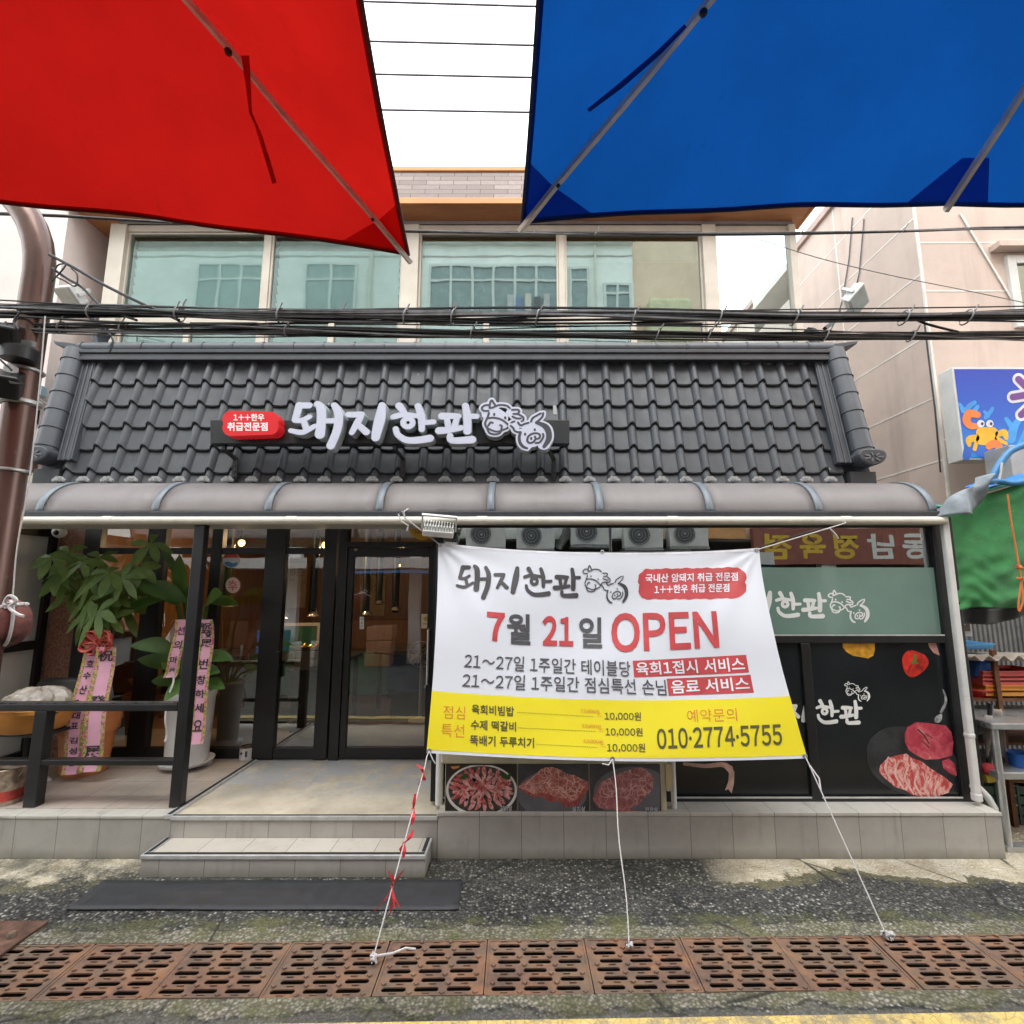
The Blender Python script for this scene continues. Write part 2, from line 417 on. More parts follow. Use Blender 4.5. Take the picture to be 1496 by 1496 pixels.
# ------------------------------------------------------------------ materials
def ground_mat():
    t = NT("wet_old_asphalt_and_concrete")
    v = t.mapv((1, 1, 1), (0, 0, -TILT)); X, Y, Z = t.xyz(v)
    wob = t.math('MULTIPLY', t.math('SUBTRACT', t.noise(3.2, 6, .65), .5), .22)
    wob2 = t.math('MULTIPLY', t.math('SUBTRACT', t.noise(14, 4, .6), .5), .06)
    yy = t.math('ADD', t.math('ADD', Y, wob), wob2)
    v1 = t.vor(58); v2 = t.vor(105)
    peb = t.ramp(t.xyz(v1.outputs["Color"])[0], [(0, (.022, .022, .024)), (.42, (.055, .055, .053)), (.72, (.13, .125, .11)), (.9, (.34, .32, .28)), (1, (.55, .52, .46))])
    edge = t.ramp(v1.outputs["Distance"], [(.25, 1.), (.62, .15)])
    asp = t.mix(edge, (.012, .012, .012), peb)
    fine = t.ramp(t.xyz(v2.outputs["Color"])[1], [(0, (.035, .035, .034)), (.7, (.085, .083, .075)), (1, (.30, .285, .25))])
    big = t.ramp(t.noise(1.3, 6, .7), [(.4, 0.), (.62, 1.)])
    asp = t.mix(t.math('MULTIPLY', big, .45), asp, fine)
    # fine worn road surface on the camera's side
    rd = t.mix(t.ramp(t.noise(2, 6), [(.35, 0.), (.7, .6)]), t.mix(.5, fine, (.11, .105, .092)), (.16, .15, .125))
    con = t.ramp(t.noise(7, 8, .72), [(.25, (.15, .135, .10)), (.5, (.30, .27, .205)), (.75, (.47, .43, .35))])
    conp = t.mix(.45, t.mix(t.ramp(v1.outputs["Distance"], [(.25, .0), (.7, .75)]), con, (.07, .065, .045)), t.mix(edge, (.04, .04, .03), t.ramp(t.xyz(v1.outputs["Color"])[1], [(0, (.16, .15, .12)), (1, (.62, .58, .48))])))
    moss = t.mix(t.noise(40, 4), (.06, .062, .022), (.17, .17, .065))
    def band(a, b, soft=.012):       # 1 between a and b across the street
        lo = t.math('MULTIPLY', t.math('SUBTRACT', yy, a), 1 / soft, True); hi = t.math('MULTIPLY', t.math('SUBTRACT', b, yy), 1 / soft, True)
        return t.math('MULTIPLY', lo, hi)
    c = t.mix(t.math('MULTIPLY', t.math('SUBTRACT', yy, 2.55), 60, True), rd, asp)
    edges = t.math('ADD', band(2.575, 2.70), band(3.0, 3.155), True)
    c = t.mix(edges, c, conp)
    mm = t.math('MULTIPLY', t.math('ADD', band(2.53, 2.72, .05), band(2.98, 3.26, .05), True), t.ramp(t.noise(4.5, 7, .7), [(.42, 0.), (.62, .8)]))
    c = t.mix(mm, c, moss)
    # broken cream concrete skirt along the plinth, mossy rim
    sk = t.math('MULTIPLY', t.math('SUBTRACT', t.math('ADD', Y, t.math('MULTIPLY', t.math('SUBTRACT', t.noise(1.5, 7, .68), .5), .85)), 3.61), 45, True)
    side = t.ramp(t.math('ABSOLUTE', t.math('ADD', X, .75)), [(0.0, 0.), (1.0, 0.)])
    gate = t.math('ADD', t.math('MULTIPLY', t.math('SUBTRACT', X, 1.25), 3, True), t.math('MULTIPLY', t.math('MULTIPLY', t.math('SUBTRACT', -2.35, X), 3, True), t.ramp(t.noise(4, 7, .75), [(.45, .2), (.6, 1.)])), True)
    near = t.math('MULTIPLY', t.math('SUBTRACT', t.math('ADD', Y, t.math('MULTIPLY', t.math('SUBTRACT', t.noise(1.5, 7, .68), .5), .85)), 3.53), 30, True)
    rim = t.math('MULTIPLY', t.math('MULTIPLY', near, t.math('ADD', t.math('MULTIPLY', gate, .85), .12)), t.ramp(t.noise(2.6, 7, .7), [(.3, .3), (.5, .95)]))
    c = t.mix(t.math('MULTIPLY', rim, .8), c, t.mix(.5, moss, (.20, .17, .10)))
    cream = t.ramp(t.noise(5, 7, .7), [(.3, (.34, .28, .18)), (.5, (.58, .51, .38)), (.65, (.70, .64, .52))])
    c = t.mix(t.math('MULTIPLY', sk, gate), c, cream)
    ck = t.ramp(t.vor(1.1, 'DISTANCE_TO_EDGE', t.mapv((1, 1, 1), (0, 0, .4), (t.t and .3, .2, 0))).outputs[0], [(.004, .85), (.012, 0.)]); c = t.mix(t.math('MULTIPLY', ck, t.ramp(t.noise(2, 4), [(.45, 0.), (.55, 1.)])), c, (.015, .015, .013))
    damp = t.ramp(t.noise(.9, 5, .6), [(.35, .6), (.65, 1.)])
    c = t.mix(1.0, c, damp, 'MULTIPLY')
    h = t.math('ADD', t.math('MULTIPLY', t.math('SUBTRACT', 1, v1.outputs["Distance"]), 1.0), t.math('MULTIPLY', t.noise(9, 6), 1.2))
    rough = t.ramp(t.noise(1.7, 5), [(.3, .45), (.7, .85)])
    return t.done(t.bsdf(c, rough, 0, t.bump(h, .8, .012), .4))
def tile_mat(name, a, b, wd, dirt=.5, axes='XZ', hgt=9.0, mortar=(.12, .115, .10), off=0.0):
    t = NT(name); X, Y, Z = t.xyz()
    cb = t.n("ShaderNodeCombineXYZ"); t.put(cb.inputs[0], t.math('ADD', X, off)); t.put(cb.inputs[1], Z if axes == 'XZ' else Y)
    br = t.n("ShaderNodeTexBrick"); br.offset = 0 if axes == 'XZ' else .0; t.l(cb.outputs[0], br.inputs["Vector"])
    br.inputs["Scale"].default_value = 1; br.inputs["Brick Width"].default_value = wd; br.inputs["Row Height"].default_value = hgt
    br.inputs["Mortar Size"].default_value = .0022; br.inputs["Mortar Smooth"].default_value = .2
    t.put(br.inputs["Color1"], a); t.put(br.inputs["Color2"], b); t.put(br.inputs["Mortar"], mortar)
    f = t.noise(5, 8, .7); c = t.mix(t.ramp(f, [(.45, 0.), (.75, dirt)]), br.outputs["Color"], tuple(x * .55 for x in a))
    st = t.ramp(t.noise(9, 5, .6, t.mapv((1, 1, .12))), [(.58, 0.), (.72, .35)])
    c = t.mix(st, c, (.13, .12, .09))
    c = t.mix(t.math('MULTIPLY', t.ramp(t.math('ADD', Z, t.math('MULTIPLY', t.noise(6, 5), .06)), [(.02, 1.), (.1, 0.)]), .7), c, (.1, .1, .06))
    h = t.math('ADD', t.math('MULTIPLY', br.outputs["Fac"], -1.0), t.math('MULTIPLY', t.noise(120, 3), .15))
    return t.done(t.bsdf(c, t.math('ADD', t.math('MULTIPLY', f, .3), .3), 0, t.bump(h, .4, .004)))
def worn_floor_mat():
    t = NT("worn_entry_floor"); f = t.noise(2.2, 8, .7); X, Y, Z = t.xyz()
    c = t.ramp(f, [(.25, (.29, .26, .20)), (.45, (.47, .42, .33)), (.75, (.66, .61, .50))])
    back = t.math('MULTIPLY', t.math('SUBTRACT', Y, 4.15), 2.6, True)
    pl = t.math('MULTIPLY', t.ramp(t.noise(5, 9, .78), [(.44, 0.), (.49, 1.)]), back)
    c = t.mix(t.math('MULTIPLY', pl, .8), c, (.36, .385, .42))
    rd = t.math('MULTIPLY', t.ramp(t.noise(9, 6, .75, t.mapv((1, 2.4, 1))), [(.66, 0.), (.69, .8)]), t.math('MULTIPLY', t.math('SUBTRACT', .18, t.math('ABSOLUTE', t.math('SUBTRACT', Y, 4.62))), 9, True))
    c = t.mix(rd, c, (.42, .13, .09))
    c = t.mix(t.ramp(t.noise(16, 6, .7), [(.55, 0.), (.75, .35)]), c, (.16, .14, .10))
    return t.done(t.bsdf(c, t.ramp(f, [(.3, .3), (.7, .6)]), 0, t.bump(t.math('ADD', t.noise(9, 7), pl), .25, .006)))
def rust_mat():
    t = NT("rusty_cast_iron"); oi = t.n("ShaderNodeObjectInfo")
    ad = t.n("ShaderNodeVectorMath", operation='ADD'); t.l(t.co, ad.inputs[0]); t.l(oi.outputs["Location"], ad.inputs[1])
    f = t.noise(7, 8, .72, ad.outputs[0]); g = t.noise(46, 5, .6, ad.outputs[0])
    c = t.ramp(f, [(.25, (.075, .045, .036)), (.44, (.15, .085, .062)), (.60, (.26, .125, .065)), (.8, (.25, .19, .14))])
    c = t.mix(t.ramp(g, [(.5, 0.), (.7, .5)]), c, (.14, .115, .085))
    k = t.ramp(t.noise(2.1, 4, .6, ad.outputs[0]), [(.4, 0.), (.68, .6)])
    c = t.mix(k, c, (.15, .125, .09))
    w_ = t.ramp(t.noise(5.3, 8, .8, ad.outputs[0]), [(.66, 0.), (.72, .55)])
    c = t.mix(w_, c, (.42, .36, .28))
    return t.done(t.bsdf(c, .82, .1, t.bump(t.math('ADD', g, f), .5, .004)))
def stucco(name, col, streak=.35):
    t = NT(name); f = t.noise(1.6, 7, .65); c = t.ramp(f, [(.3, tuple(x * .86 for x in col)), (.7, tuple(x * 1.08 for x in col))])
    st = t.ramp(t.noise(2.4, 6, .65, t.mapv((1, 1, .1))), [(.55, 0.), (.78, streak)]); c = t.mix(st, c, tuple(x * .5 for x in col))
    return t.done(t.bsdf(c, .85, 0, t.bump(t.noise(150, 3), .35, .004)))
def wood(name, a, b, sc=(1, 6, 1)):
    t = NT(name); f = t.noise(3, 6, .6, t.mapv(sc), .6); c = t.ramp(f, [(.3, a), (.7, b)])
    return t.done(t.bsdf(c, .45, 0, t.bump(f, .1, .003)))
def shingle_mat():
    t = NT("grey_brown_shingles"); X, Y, Z = t.xyz()
    cb = t.n("ShaderNodeCombineXYZ"); t.put(cb.inputs[0], X); t.put(cb.inputs[1], Z)
    br = t.n("ShaderNodeTexBrick"); t.l(cb.outputs[0], br.inputs["Vector"]); br.inputs["Scale"].default_value = 1
    br.inputs["Brick Width"].default_value = .29; br.inputs["Row Height"].default_value = .078; br.inputs["Mortar Size"].default_value = .003
    t.put(br.inputs["Color1"], (.21, .17, .16)); t.put(br.inputs["Color2"], (.30, .25, .235)); t.put(br.inputs["Mortar"], (.06, .05, .045))
    c = t.mix(t.ramp(t.noise(30, 6), [(.4, 0.), (.8, .5)]), br.outputs["Color"], (.17, .13, .12))
    return t.done(t.bsdf(c, .9, 0, t.bump(t.math('ADD', t.math('MULTIPLY', br.outputs["Fac"], -1.), t.math('MULTIPLY', t.noise(200, 2), .4)), .5, .006)))
def meat_mat(name, lean, fat, sc, amt=.5, st=(1, 1, 1)):
    t = NT(name); w1 = t.noise(sc * .5, 5, .7); dv = t.n("ShaderNodeMix", data_type='VECTOR'); dv.inputs[0].default_value = .06
    nz = t.n("ShaderNodeTexNoise"); t.l(t.co, nz.inputs["Vector"]); nz.inputs["Scale"].default_value = sc * .7
    t.l(t.mapv(st), dv.inputs[4]); t.l(nz.outputs["Color"], dv.inputs[5])
    vo = t.vor(sc, 'DISTANCE_TO_EDGE', dv.outputs[1]); v2 = t.vor(sc * 2.3, 'DISTANCE_TO_EDGE', dv.outputs[1])
    a = t.ramp(vo.outputs[0], [(.015, 1.), (.09, 0.)]); b = t.ramp(v2.outputs[0], [(.02, .7), (.10, 0.)])
    f = t.math('MULTIPLY', t.math('MAXIMUM', a, b), t.ramp(w1, [(.35, .1), (.62, amt * 1.6)]), True)
    base = t.ramp(t.noise(sc * .8, 5), [(.3, tuple(x * .6 for x in lean)), (.7, tuple(min(1, x * 1.25) for x in lean))])
    return t.done(t.bsdf(t.mix(f, base, fat), .35, 0, None, .5))
def awning_mat():
    t = NT("taupe_polycarbonate"); f = t.noise(2, 6, .65)
    c = t.ramp(f, [(.3, (.36, .335, .34)), (.7, (.45, .425, .43))])
    c = t.mix(t.ramp(t.noise(26, 5, .7), [(.5, 0.), (.75, .4)]), c, (.56, .52, .50)); c = t.mix(t.ramp(t.noise(7, 7, .7, t.mapv((1.5, .3, .3))), [(.5, 0.), (.75, .5)]), c, (.24, .21, .20))
    b = t.bsdf(c, t.ramp(f, [(.3, .26), (.7, .44)]), 0, t.bump(t.noise(1.6, 3), .1, .03), .5)
    tr = t.n("ShaderNodeBsdfTranslucent"); t.put(tr.inputs[0], (.74, .71, .70)); mx = t.n("ShaderNodeMixShader"); mx.inputs[0].default_value = .6
    t.l(b, mx.inputs[1]); t.l(tr.outputs[0], mx.inputs[2]); return t.done(mx.outputs[0])
def frost(name, col, rough=.35):
    t = NT(name); c = t.ramp(t.noise(1.2, 4), [(.3, tuple(x * .85 for x in col)), (.7, tuple(x * 1.1 for x in col))])
    p = t.bsdf(c, rough, 0, None, .8, coat=.6)
    return t.done(p)
mGround = ground_mat(); mRust = rust_mat()
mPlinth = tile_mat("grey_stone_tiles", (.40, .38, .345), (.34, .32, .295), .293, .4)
mPlTop = tile_mat("pale_stone_cap", (.50, .48, .43), (.43, .41, .37), .293, .4, 'XY', 3.0)
mTerr = tile_mat("brown_grey_floor_tiles", (.42, .36, .31), (.36, .31, .27), .3, .5, 'XY', .3)
mTread = tile_mat("pale_step_tiles", (.52, .485, .42), (.46, .42, .36), .29, .35, 'XY', 3.0, off=.1)
mWorn = worn_floor_mat()
mBlack = M("black_powder_coated_metal", (.011, .011, .012), .38, 0, .2, 5, .05, 200, .5)
mBlackG = M("black_gloss_print", (.009, .012, .014), .2, 0, .2, 2, 0, 80, .5)
mSlate = M("dark_grey_roof_metal", (.040, .043, .051), .5, 0, .18, 3.5, .08, 60, .55, 0, .12)
def roof_metal():
    t = NT("scuffed_roof_metal"); f = t.noise(2.2, 7, .7); oi = t.co
    c = t.ramp(f, [(.3, (.034, .037, .044)), (.7, (.052, .056, .066))])
    d = t.ramp(t.noise(5, 8, .7, t.mapv((1, 1, .22))), [(.5, 0.), (.75, .45)]); c = t.mix(d, c, (.085, .085, .085))
    sc_ = t.ramp(t.noise(11, 3, .5, t.mapv((1, 1, .6))), [(.765, 0.), (.785, .8)]); c = t.mix(sc_, c, (.32, .32, .32))
    return t.done(t.bsdf(c, t.ramp(t.noise(6, 5), [(.3, .42), (.7, .62)]), 0, t.bump(t.noise(40, 4), .08, .004), .5))
mSlate = roof_metal()
mSlate2 = M("dark_grey_ridge_metal", (.055, .060, .071), .42, 0, .15, 4, .08, 60, .55, 0, .12)
mAlu = M("brushed_aluminium", (.56, .56, .55), .36, .35, .12, 14)
mRub = M("black_rubber", (.02, .02, .022), .7, 0, .2, 9, .2, 120)
mCream = M("cream_window_aluminium", (.60, .54, .46), .4, 0, .08, 3, 0, 80, .5, 0, .15)
mWhite = M("white_enamel", (.62, .62, .60), .38, 0, .07, 5, 0, 80, .5, 0, .15)
mIvory = M("ivory_plastic_pipe", (.66, .62, .53), .4, 0, .08, 4, 0, 80, .5, 0, .25)
mAwn = awning_mat(); mAwnRib = M("blue_grey_awning_bars", (.15, .175, .20), .4, 0, .15, 6)
mOrangeW = wood("orange_stained_soffit", (.52, .21, .085), (.62, .29, .12), (1.2, 9, 1))
mOrangeM = M("orange_flashing", (.62, .26, .08), .45, 0, .1, 3)
mShin = shingle_mat()
mStuccoR = stucco("pink_beige_stucco", (.57, .46, .40), .6)
mStuccoL = stucco("pale_pink_stucco", (.72, .63, .595), .25)
mConc = stucco("pale_concrete_render", (.82, .82, .79), .25)
mTan = stucco("tan_render", (.76, .56, .43), .3)
mGrout = M("white_joint_filler", (.72, .69, .64), .7)
mGranite = M("brown_red_granite", (.27, .13, .085), .35, 0, .5, 90, 0, 80, .5)
mTealB = glass("pale_teal_window_glass", (.78, 1.0, .97), .16, 1.0, .02, (.82, 1.0, .97))
mTeal = glass("teal_window_glass", (.64, .81, .78), .32, 1.2, .02, (.80, 1.0, .96))
mClear = glass("clear_balcony_glass", (.80, .93, .92), .02, .9)
mShopG = glass("shop_front_glass", (.72, .74, .72), .17, 1.6, 0, (.95, 1, 1))
mFilm = frost("grey_green_frosted_film", (.17, .27, .23), .2)
mFrost = frost("frosted_grey_glass", (.62, .65, .64), .45)
mWoodIn = wood("brown_wood_panelling", (.16, .062, .02), (.27, .115, .04), (6, 6, .7))
mFloorIn = wood("brown_shop_floor", (.10, .052, .026), (.16, .085, .042), (1, 5, 1))
mCeil = M("cream_ceiling_paper", (.50, .44, .37), .8, 0, .08, 20)
mGreenIn = M("green_panel", (.03, .15, .10), .5, 0, .15, 4)
mGold = M("gold_foil", (.7, .42, .12), .25, 1, .2, 8)
mWarm = M("warm_bulb", (1, .50, .16), .5, 0, 0, 5, 0, 80, .5, 3.2)
mBlind = M("white_blind_slats", (.86, .90, .88), .6, 0, .08, 2)
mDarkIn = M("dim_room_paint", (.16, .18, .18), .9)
mYellow = None

# ------------------------------------------------------------------ ground, drain channel, road line
g = MB(); ya, yb = 2.665, 3.045
xs = [-60, -9, 9, 60]; ys = [-60, -8, ya, yb, 9, 90]
for i in range(3):
    for j in range(5):
        if j == 2 and i == 1: continue
        g.quad(road(xs[i], ys[j]), road(xs[i + 1], ys[j]), road(xs[i + 1], ys[j + 1]), road(xs[i], ys[j + 1]))
tag(g.build("ground", mGround, clean=True), kind='structure')
ch = MB()
for a, b in (((-9, ya), (9, ya)), ((9, yb), (-9, yb))):
    ch.quad(road(*a, 0), road(*b, 0), road(*b, -.4), road(*a, -.4))
ch.quad(road(-9, ya, -.4), road(9, ya, -.4), road(9, yb, -.4), road(-9, yb, -.4))
for x in (-9, 9): ch.quad(road(x, ya, 0), road(x, yb, 0), road(x, yb, -.4), road(x, ya, -.4))
tag(ch.build("drain_channel", M("drain_mud", (.008, .007, .006), .9)), kind='structure')
def yellow_mat():
    t = NT("worn_yellow_road_paint"); f = t.noise(11, 8, .75)
    c = t.ramp(f, [(.3, (.56, .39, .10)), (.6, (.74, .55, .19))]); c = t.mix(t.ramp(t.noise(5, 9, .8), [(.5, 0.), (.6, .8)]), c, (.24, .21, .16)); vc = t.vor(26, 'DISTANCE_TO_EDGE'); c = t.mix(t.ramp(vc.outputs[0], [(.01, .6), (.05, 0.)]), c, (.2, .16, .09))
    v1 = t.vor(90); return t.done(t.bsdf(c, .7, 0, t.bump(t.math('SUBTRACT', 1, v1.outputs["Distance"]), .5, .006)))
ln = MB()
def yl(u, v): x = -9 + 18 * u; return road(x, 2.38 + .142 * v + .004 * x, .004)
ln.grid(yl, 40, 1); tag(ln.build("yellow_road_line", yellow_mat()), kind='structure')

# drain grates: one built, the rest copied
def rrect(cx_, cy_, wd, ht, r, n=5):
    out = []
    for sx, sy, a0 in ((1, 1, 0), (-1, 1, 90), (-1, -1, 180), (1, -1, 270)):
        for k in range(n + 1):
            a = R(a0 + 90 * k / n); out.append((cx_ + sx * (wd / 2 - r) + r * math.cos(a), cy_ + sy * (ht / 2 - r) + r * math.sin(a)))
    return out
GW, GD = .508, .376
loops = [rrect(0, 0, GW - .006, GD - .004, .008, 2)]
slots = [(-.152 + c * .152 + (0.012 if r_ % 2 else -.012), -.145 + r_ * .058) for r_ in range(6) for c in range(3)]
for a, b in slots: loops.append(rrect(a, b, .116, .029, .0142, 4))
gm = curve_fill(loops, .003)
grate = thing("drain_grate", "", "drain grate", (0, 0, 0), "rusty drain grates along the gutter")
go = obj("slotted_plate", gm, mRust, grate); go.location = (0, 0, .001)
stb = MB()          # raised anti-slip studs, cast in one with the plate
for r_ in range(7):
    for c in range(4):
        x, y = -.228 + c * .152 + (0.012 if r_ % 2 else -.012), -.174 + r_ * .058 - .0 + .029 * 0
        if abs(x) < .235 and abs(y) < .178:
            d = .0125; stb.slab([(x - d, y, .004), (x, y - d, .004), (x + d, y, .004), (x, y + d, .004)], (0, 0, .006))
for r_ in range(7):
    for c in range(3):
        x, y = -.152 + c * .152 + (0.012 if r_ % 2 else -.012), -.174 + r_ * .058
        if abs(y) < .182: stb.box(x - .017, x + .017, y - .0028, y + .0028, .004, .0075)
bm_ = bmesh.new(); bm_.from_mesh(gm); o_ = len(bm_.verts); bv_ = [bm_.verts.new((x, y, z + .0025)) for x, y, z in stb.v]
for q in stb.f: bm_.faces.new([bv_[i] for i in q])
bm_.to_mesh(gm); bm_.free()
rim = curve_fill([rrect(0, 0, GW, GD, .008, 2), rrect(0, 0, GW - .022, GD - .018, .006, 2)], .004)
obj("rim", rim, mRust, grate).location = (0, 0, .0035)
ORD = ["first", "second", "third", "fourth", "fifth", "sixth", "seventh", "eighth", "ninth", "tenth", "eleventh", "twelfth", "thirteenth"]
xg = XX(583, 1372, 3.03) * 1.0
gx = [xg - GW / 2 + (i - 4) * (GW + .004) for i in range(13)]
gx = [x for x in gx if -3.3 < x < 3.2]
for i, x in enumerate(gx):
    o = grate if i == 0 else dup(grate, (0, 0, 0))
    o.location = road(x + rnd.uniform(-.002, .002), (ya + yb) / 2 + rnd.uniform(-.002, .002), -.006 + rnd.uniform(-.003, .002)); o.rotation_euler = (rnd.uniform(-.006, .006), rnd.uniform(-.006, .006), TILT + rnd.uniform(-.004, .004))
    o['label'] = "rusty slotted iron drain grate, %s from the left end of the gutter row" % ORD[i]

# ------------------------------------------------------------------ plinth, terrace, steps
x_l, x_s0, x_s1, x_r = -5.2, XX(250, 1192, YF), XX(640, 1192, YF), XX(1462, 1187, YF)
pl = thing("tiled_plinth", "grey tiled plinth with pale cap under the shop window wall", "plinth", (0, YF, 0))
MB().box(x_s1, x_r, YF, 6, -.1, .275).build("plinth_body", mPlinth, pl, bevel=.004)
MB().box(x_s1 - .003, x_r + .004, YF - .006, 6.0, .2755, .3).build("plinth_cap", mPlTop, pl, bevel=.004)
tag(MB().box(x_l, x_s0, YF, YD + 1, -.1, ZT - .022).build("terrace_base", mPlinth, bevel=.003), kind='structure')
tag(MB().box(x_l, x_s0 - .045, YF + .115, YD + 1, ZT - .0215, ZT).build("terrace_floor", mTerr), kind='structure')
tag(MB().box(x_l, x_s0 - .045, YF - .006, YF + .113, ZT - .0215, ZT - .001).build("terrace_edging", mPlTop, bevel=.004), kind='structure')
en = thing("entrance_steps", "two pale tiled entrance steps edged with metal nosing strips", "steps", (-1.5, YF, 0))
MB().box(x_s0 + .001, x_s1 - .001, YF + .004, YD + 1, -.1, ZT - .03).build("upper_riser", mPlinth, en)
MB().box(x_s0 + .001, x_s1 - .005, YF + .03, YD + 1, ZT - .029, ZT - .012).build("landing_floor", mWorn, en)
n1 = MB().box(x_s0 + .001, x_s1 - .003, YF - .008, YF + .028, ZT - .03, ZT - .006).box(x_s0 + .001, x_s1 - .003, YF - .004, YF + .026, ZT - .006, ZT - .003)
n1.build("nosing_strip", mAlu, en, bevel=.003)
MB().box(x_s0 + .01, x_s1 - .01, YF + .003, YF + .016, ZT - .0029, ZT + .000).build("nosing_insert", mRub, en)
sx0, sx1, sy0 = XX(205, 1250, 3.63), XX(622, 1250, 3.63), 3.63
MB().box(sx0 + .004, sx1 - .004, sy0 + .004, YF, -.1, .118).build("lower_riser", mPlinth, en, bevel=.003)
MB().box(sx0 + .045, sx1 - .045, sy0 + .045, YF + .002, .1185, .132).build("lower_tread", mTread, en)
n2 = MB()
for a in ((sx0, sx1, sy0 - .004, sy0 + .043), (sx0, sx0 + .043, sy0 + .044, YF), (sx1 - .043, sx1, sy0 + .044, YF)): n2.box(*a, .11, .1345)
n2.build("nosing_strip", mAlu, en, bevel=.003)
n3 = MB()
for a in ((sx0 + .012, sx1 - .012, sy0 + .012, sy0 + .036), (sx0 + .012, sx0 + .036, sy0 + .046, YF), (sx1 - .036, sx1 - .012, sy0 + .046, YF)): n3.box(*a, .1346, .137)
n3.build("nosing_insert", mRub, en)
tr = MB().box(x_s0 - .045, x_s0 + .012, YF - .006, YD - .06, ZT - .022, ZT + .006)
tag(tr.build("metal_floor_strip", mAlu, bevel=.003), "long metal threshold strip dividing tiled terrace from worn entry floor", "floor strip")
tag(MB().box(x_s0 - .030, x_s0 - .004, YF, YD - .07, ZT + .0061, ZT + .009).build("strip_insert", mRub, bpy.data.objects["metal_floor_strip"]))
# mat on the ground
def matf(u, v):
    x = -2.65 + 2.27 * u + (.02 * (1 - v)); y = 3.287 + .30 * v
    return Vector((x, y, .0075 + .003 * math.sin(u * 9) * math.sin(v * 4 + u * 5) + (.004 if (u in (0, 1)) else 0)))
tag(MB().grid(matf, 40, 6).build("rubber_floor_mat", M("black_rubber_mat", (.028, .029, .032), .6, 0, .15, 12, .3, 160, .4, 0, .2), smooth=True, solid=.006),
    "long black rubber mat lying on the asphalt before the step", "floor mat")

# ------------------------------------------------------------------ the restaurant building
bd = thing("restaurant_building", "two storey restaurant with dark tiled skirt roof and glazed upper floor", "building", (0, YD, 0))
BXL, BXR = XX(165, 420, YD), XX(1042, 420, YD)
# ground floor room
rm = MB()
MB().box(-4.5, 3.2, YD + .1, 9.6, ZT - .02, ZT - .008).build("shop_floor", mFloorIn, bd)
MB().box(-4.5, 3.2, 9.5, 9.6, ZT, 2.9).build("back_wall", mWoodIn, bd)
MB().box(-4.62, -4.5, YD + .1, 9.6, ZT, 2.9).box(3.2, 3.3, YW + .2, 9.6, .1, 2.66).build("side_wall", mWoodIn, bd)
MB().box(-4.62, 2.7, YG + .5, 9.6, 2.76, 2.86).build("shop_ceiling", mCeil, bd)
MB().box(-4.62, -.6, YD + .0, YD + .1, 2.5, 2.76).build("lintel", mBlack, bd)
# upper storey
z0u, z1u = 3.9, ZZ(341, YD)
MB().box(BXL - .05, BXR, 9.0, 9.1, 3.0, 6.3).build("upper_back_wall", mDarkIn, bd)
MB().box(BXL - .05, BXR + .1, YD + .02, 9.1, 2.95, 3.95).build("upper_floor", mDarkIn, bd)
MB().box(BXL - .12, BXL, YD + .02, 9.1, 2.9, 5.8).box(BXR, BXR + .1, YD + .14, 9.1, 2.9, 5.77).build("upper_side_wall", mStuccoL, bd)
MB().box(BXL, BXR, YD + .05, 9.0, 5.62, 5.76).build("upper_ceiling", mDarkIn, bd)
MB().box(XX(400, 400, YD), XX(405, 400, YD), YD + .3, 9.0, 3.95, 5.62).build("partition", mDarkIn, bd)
ztr = ZZ(468, YD)
def vbar(px0, px1, py, Y, z0, z1, dp=.1, yo=0): return MB().box(XX(px0, py, Y), XX(px1, py, Y), Y - yo, Y - yo + dp, z0, z1)
for a, b, dp in ((160, 183, .16), (588, 612, .18), (1026, 1046, .16), (1153, 1163, .1)):
    vbar(a, b, 400, YD, 3.95, 5.70, dp, .06).build("window_column", mCream, bd, bevel=.004)
bays = [(183, 386, 1), (395, 588, 1), (612, 816, 0), (825, 1026, 0)]
for a, b in ((386, 395), (816, 825)): vbar(a, b, 400, YD, 3.95, z1u, .08, .03).build("window_mullion", mCream, bd, bevel=.003)
MB().box(XX(183, 400, YD), XX(1026, 400, YD), YD - .03, YD + .05, z1u + .001, z1u + .075).build("head_rail", mCream, bd, bevel=.003)
MB().box(XX(1046, 400, YD), XX(1153, 400, YD), YD - .02, YD + .04, z1u + .001, z1u + .075).build("head_rail", mCream, bd, bevel=.003)
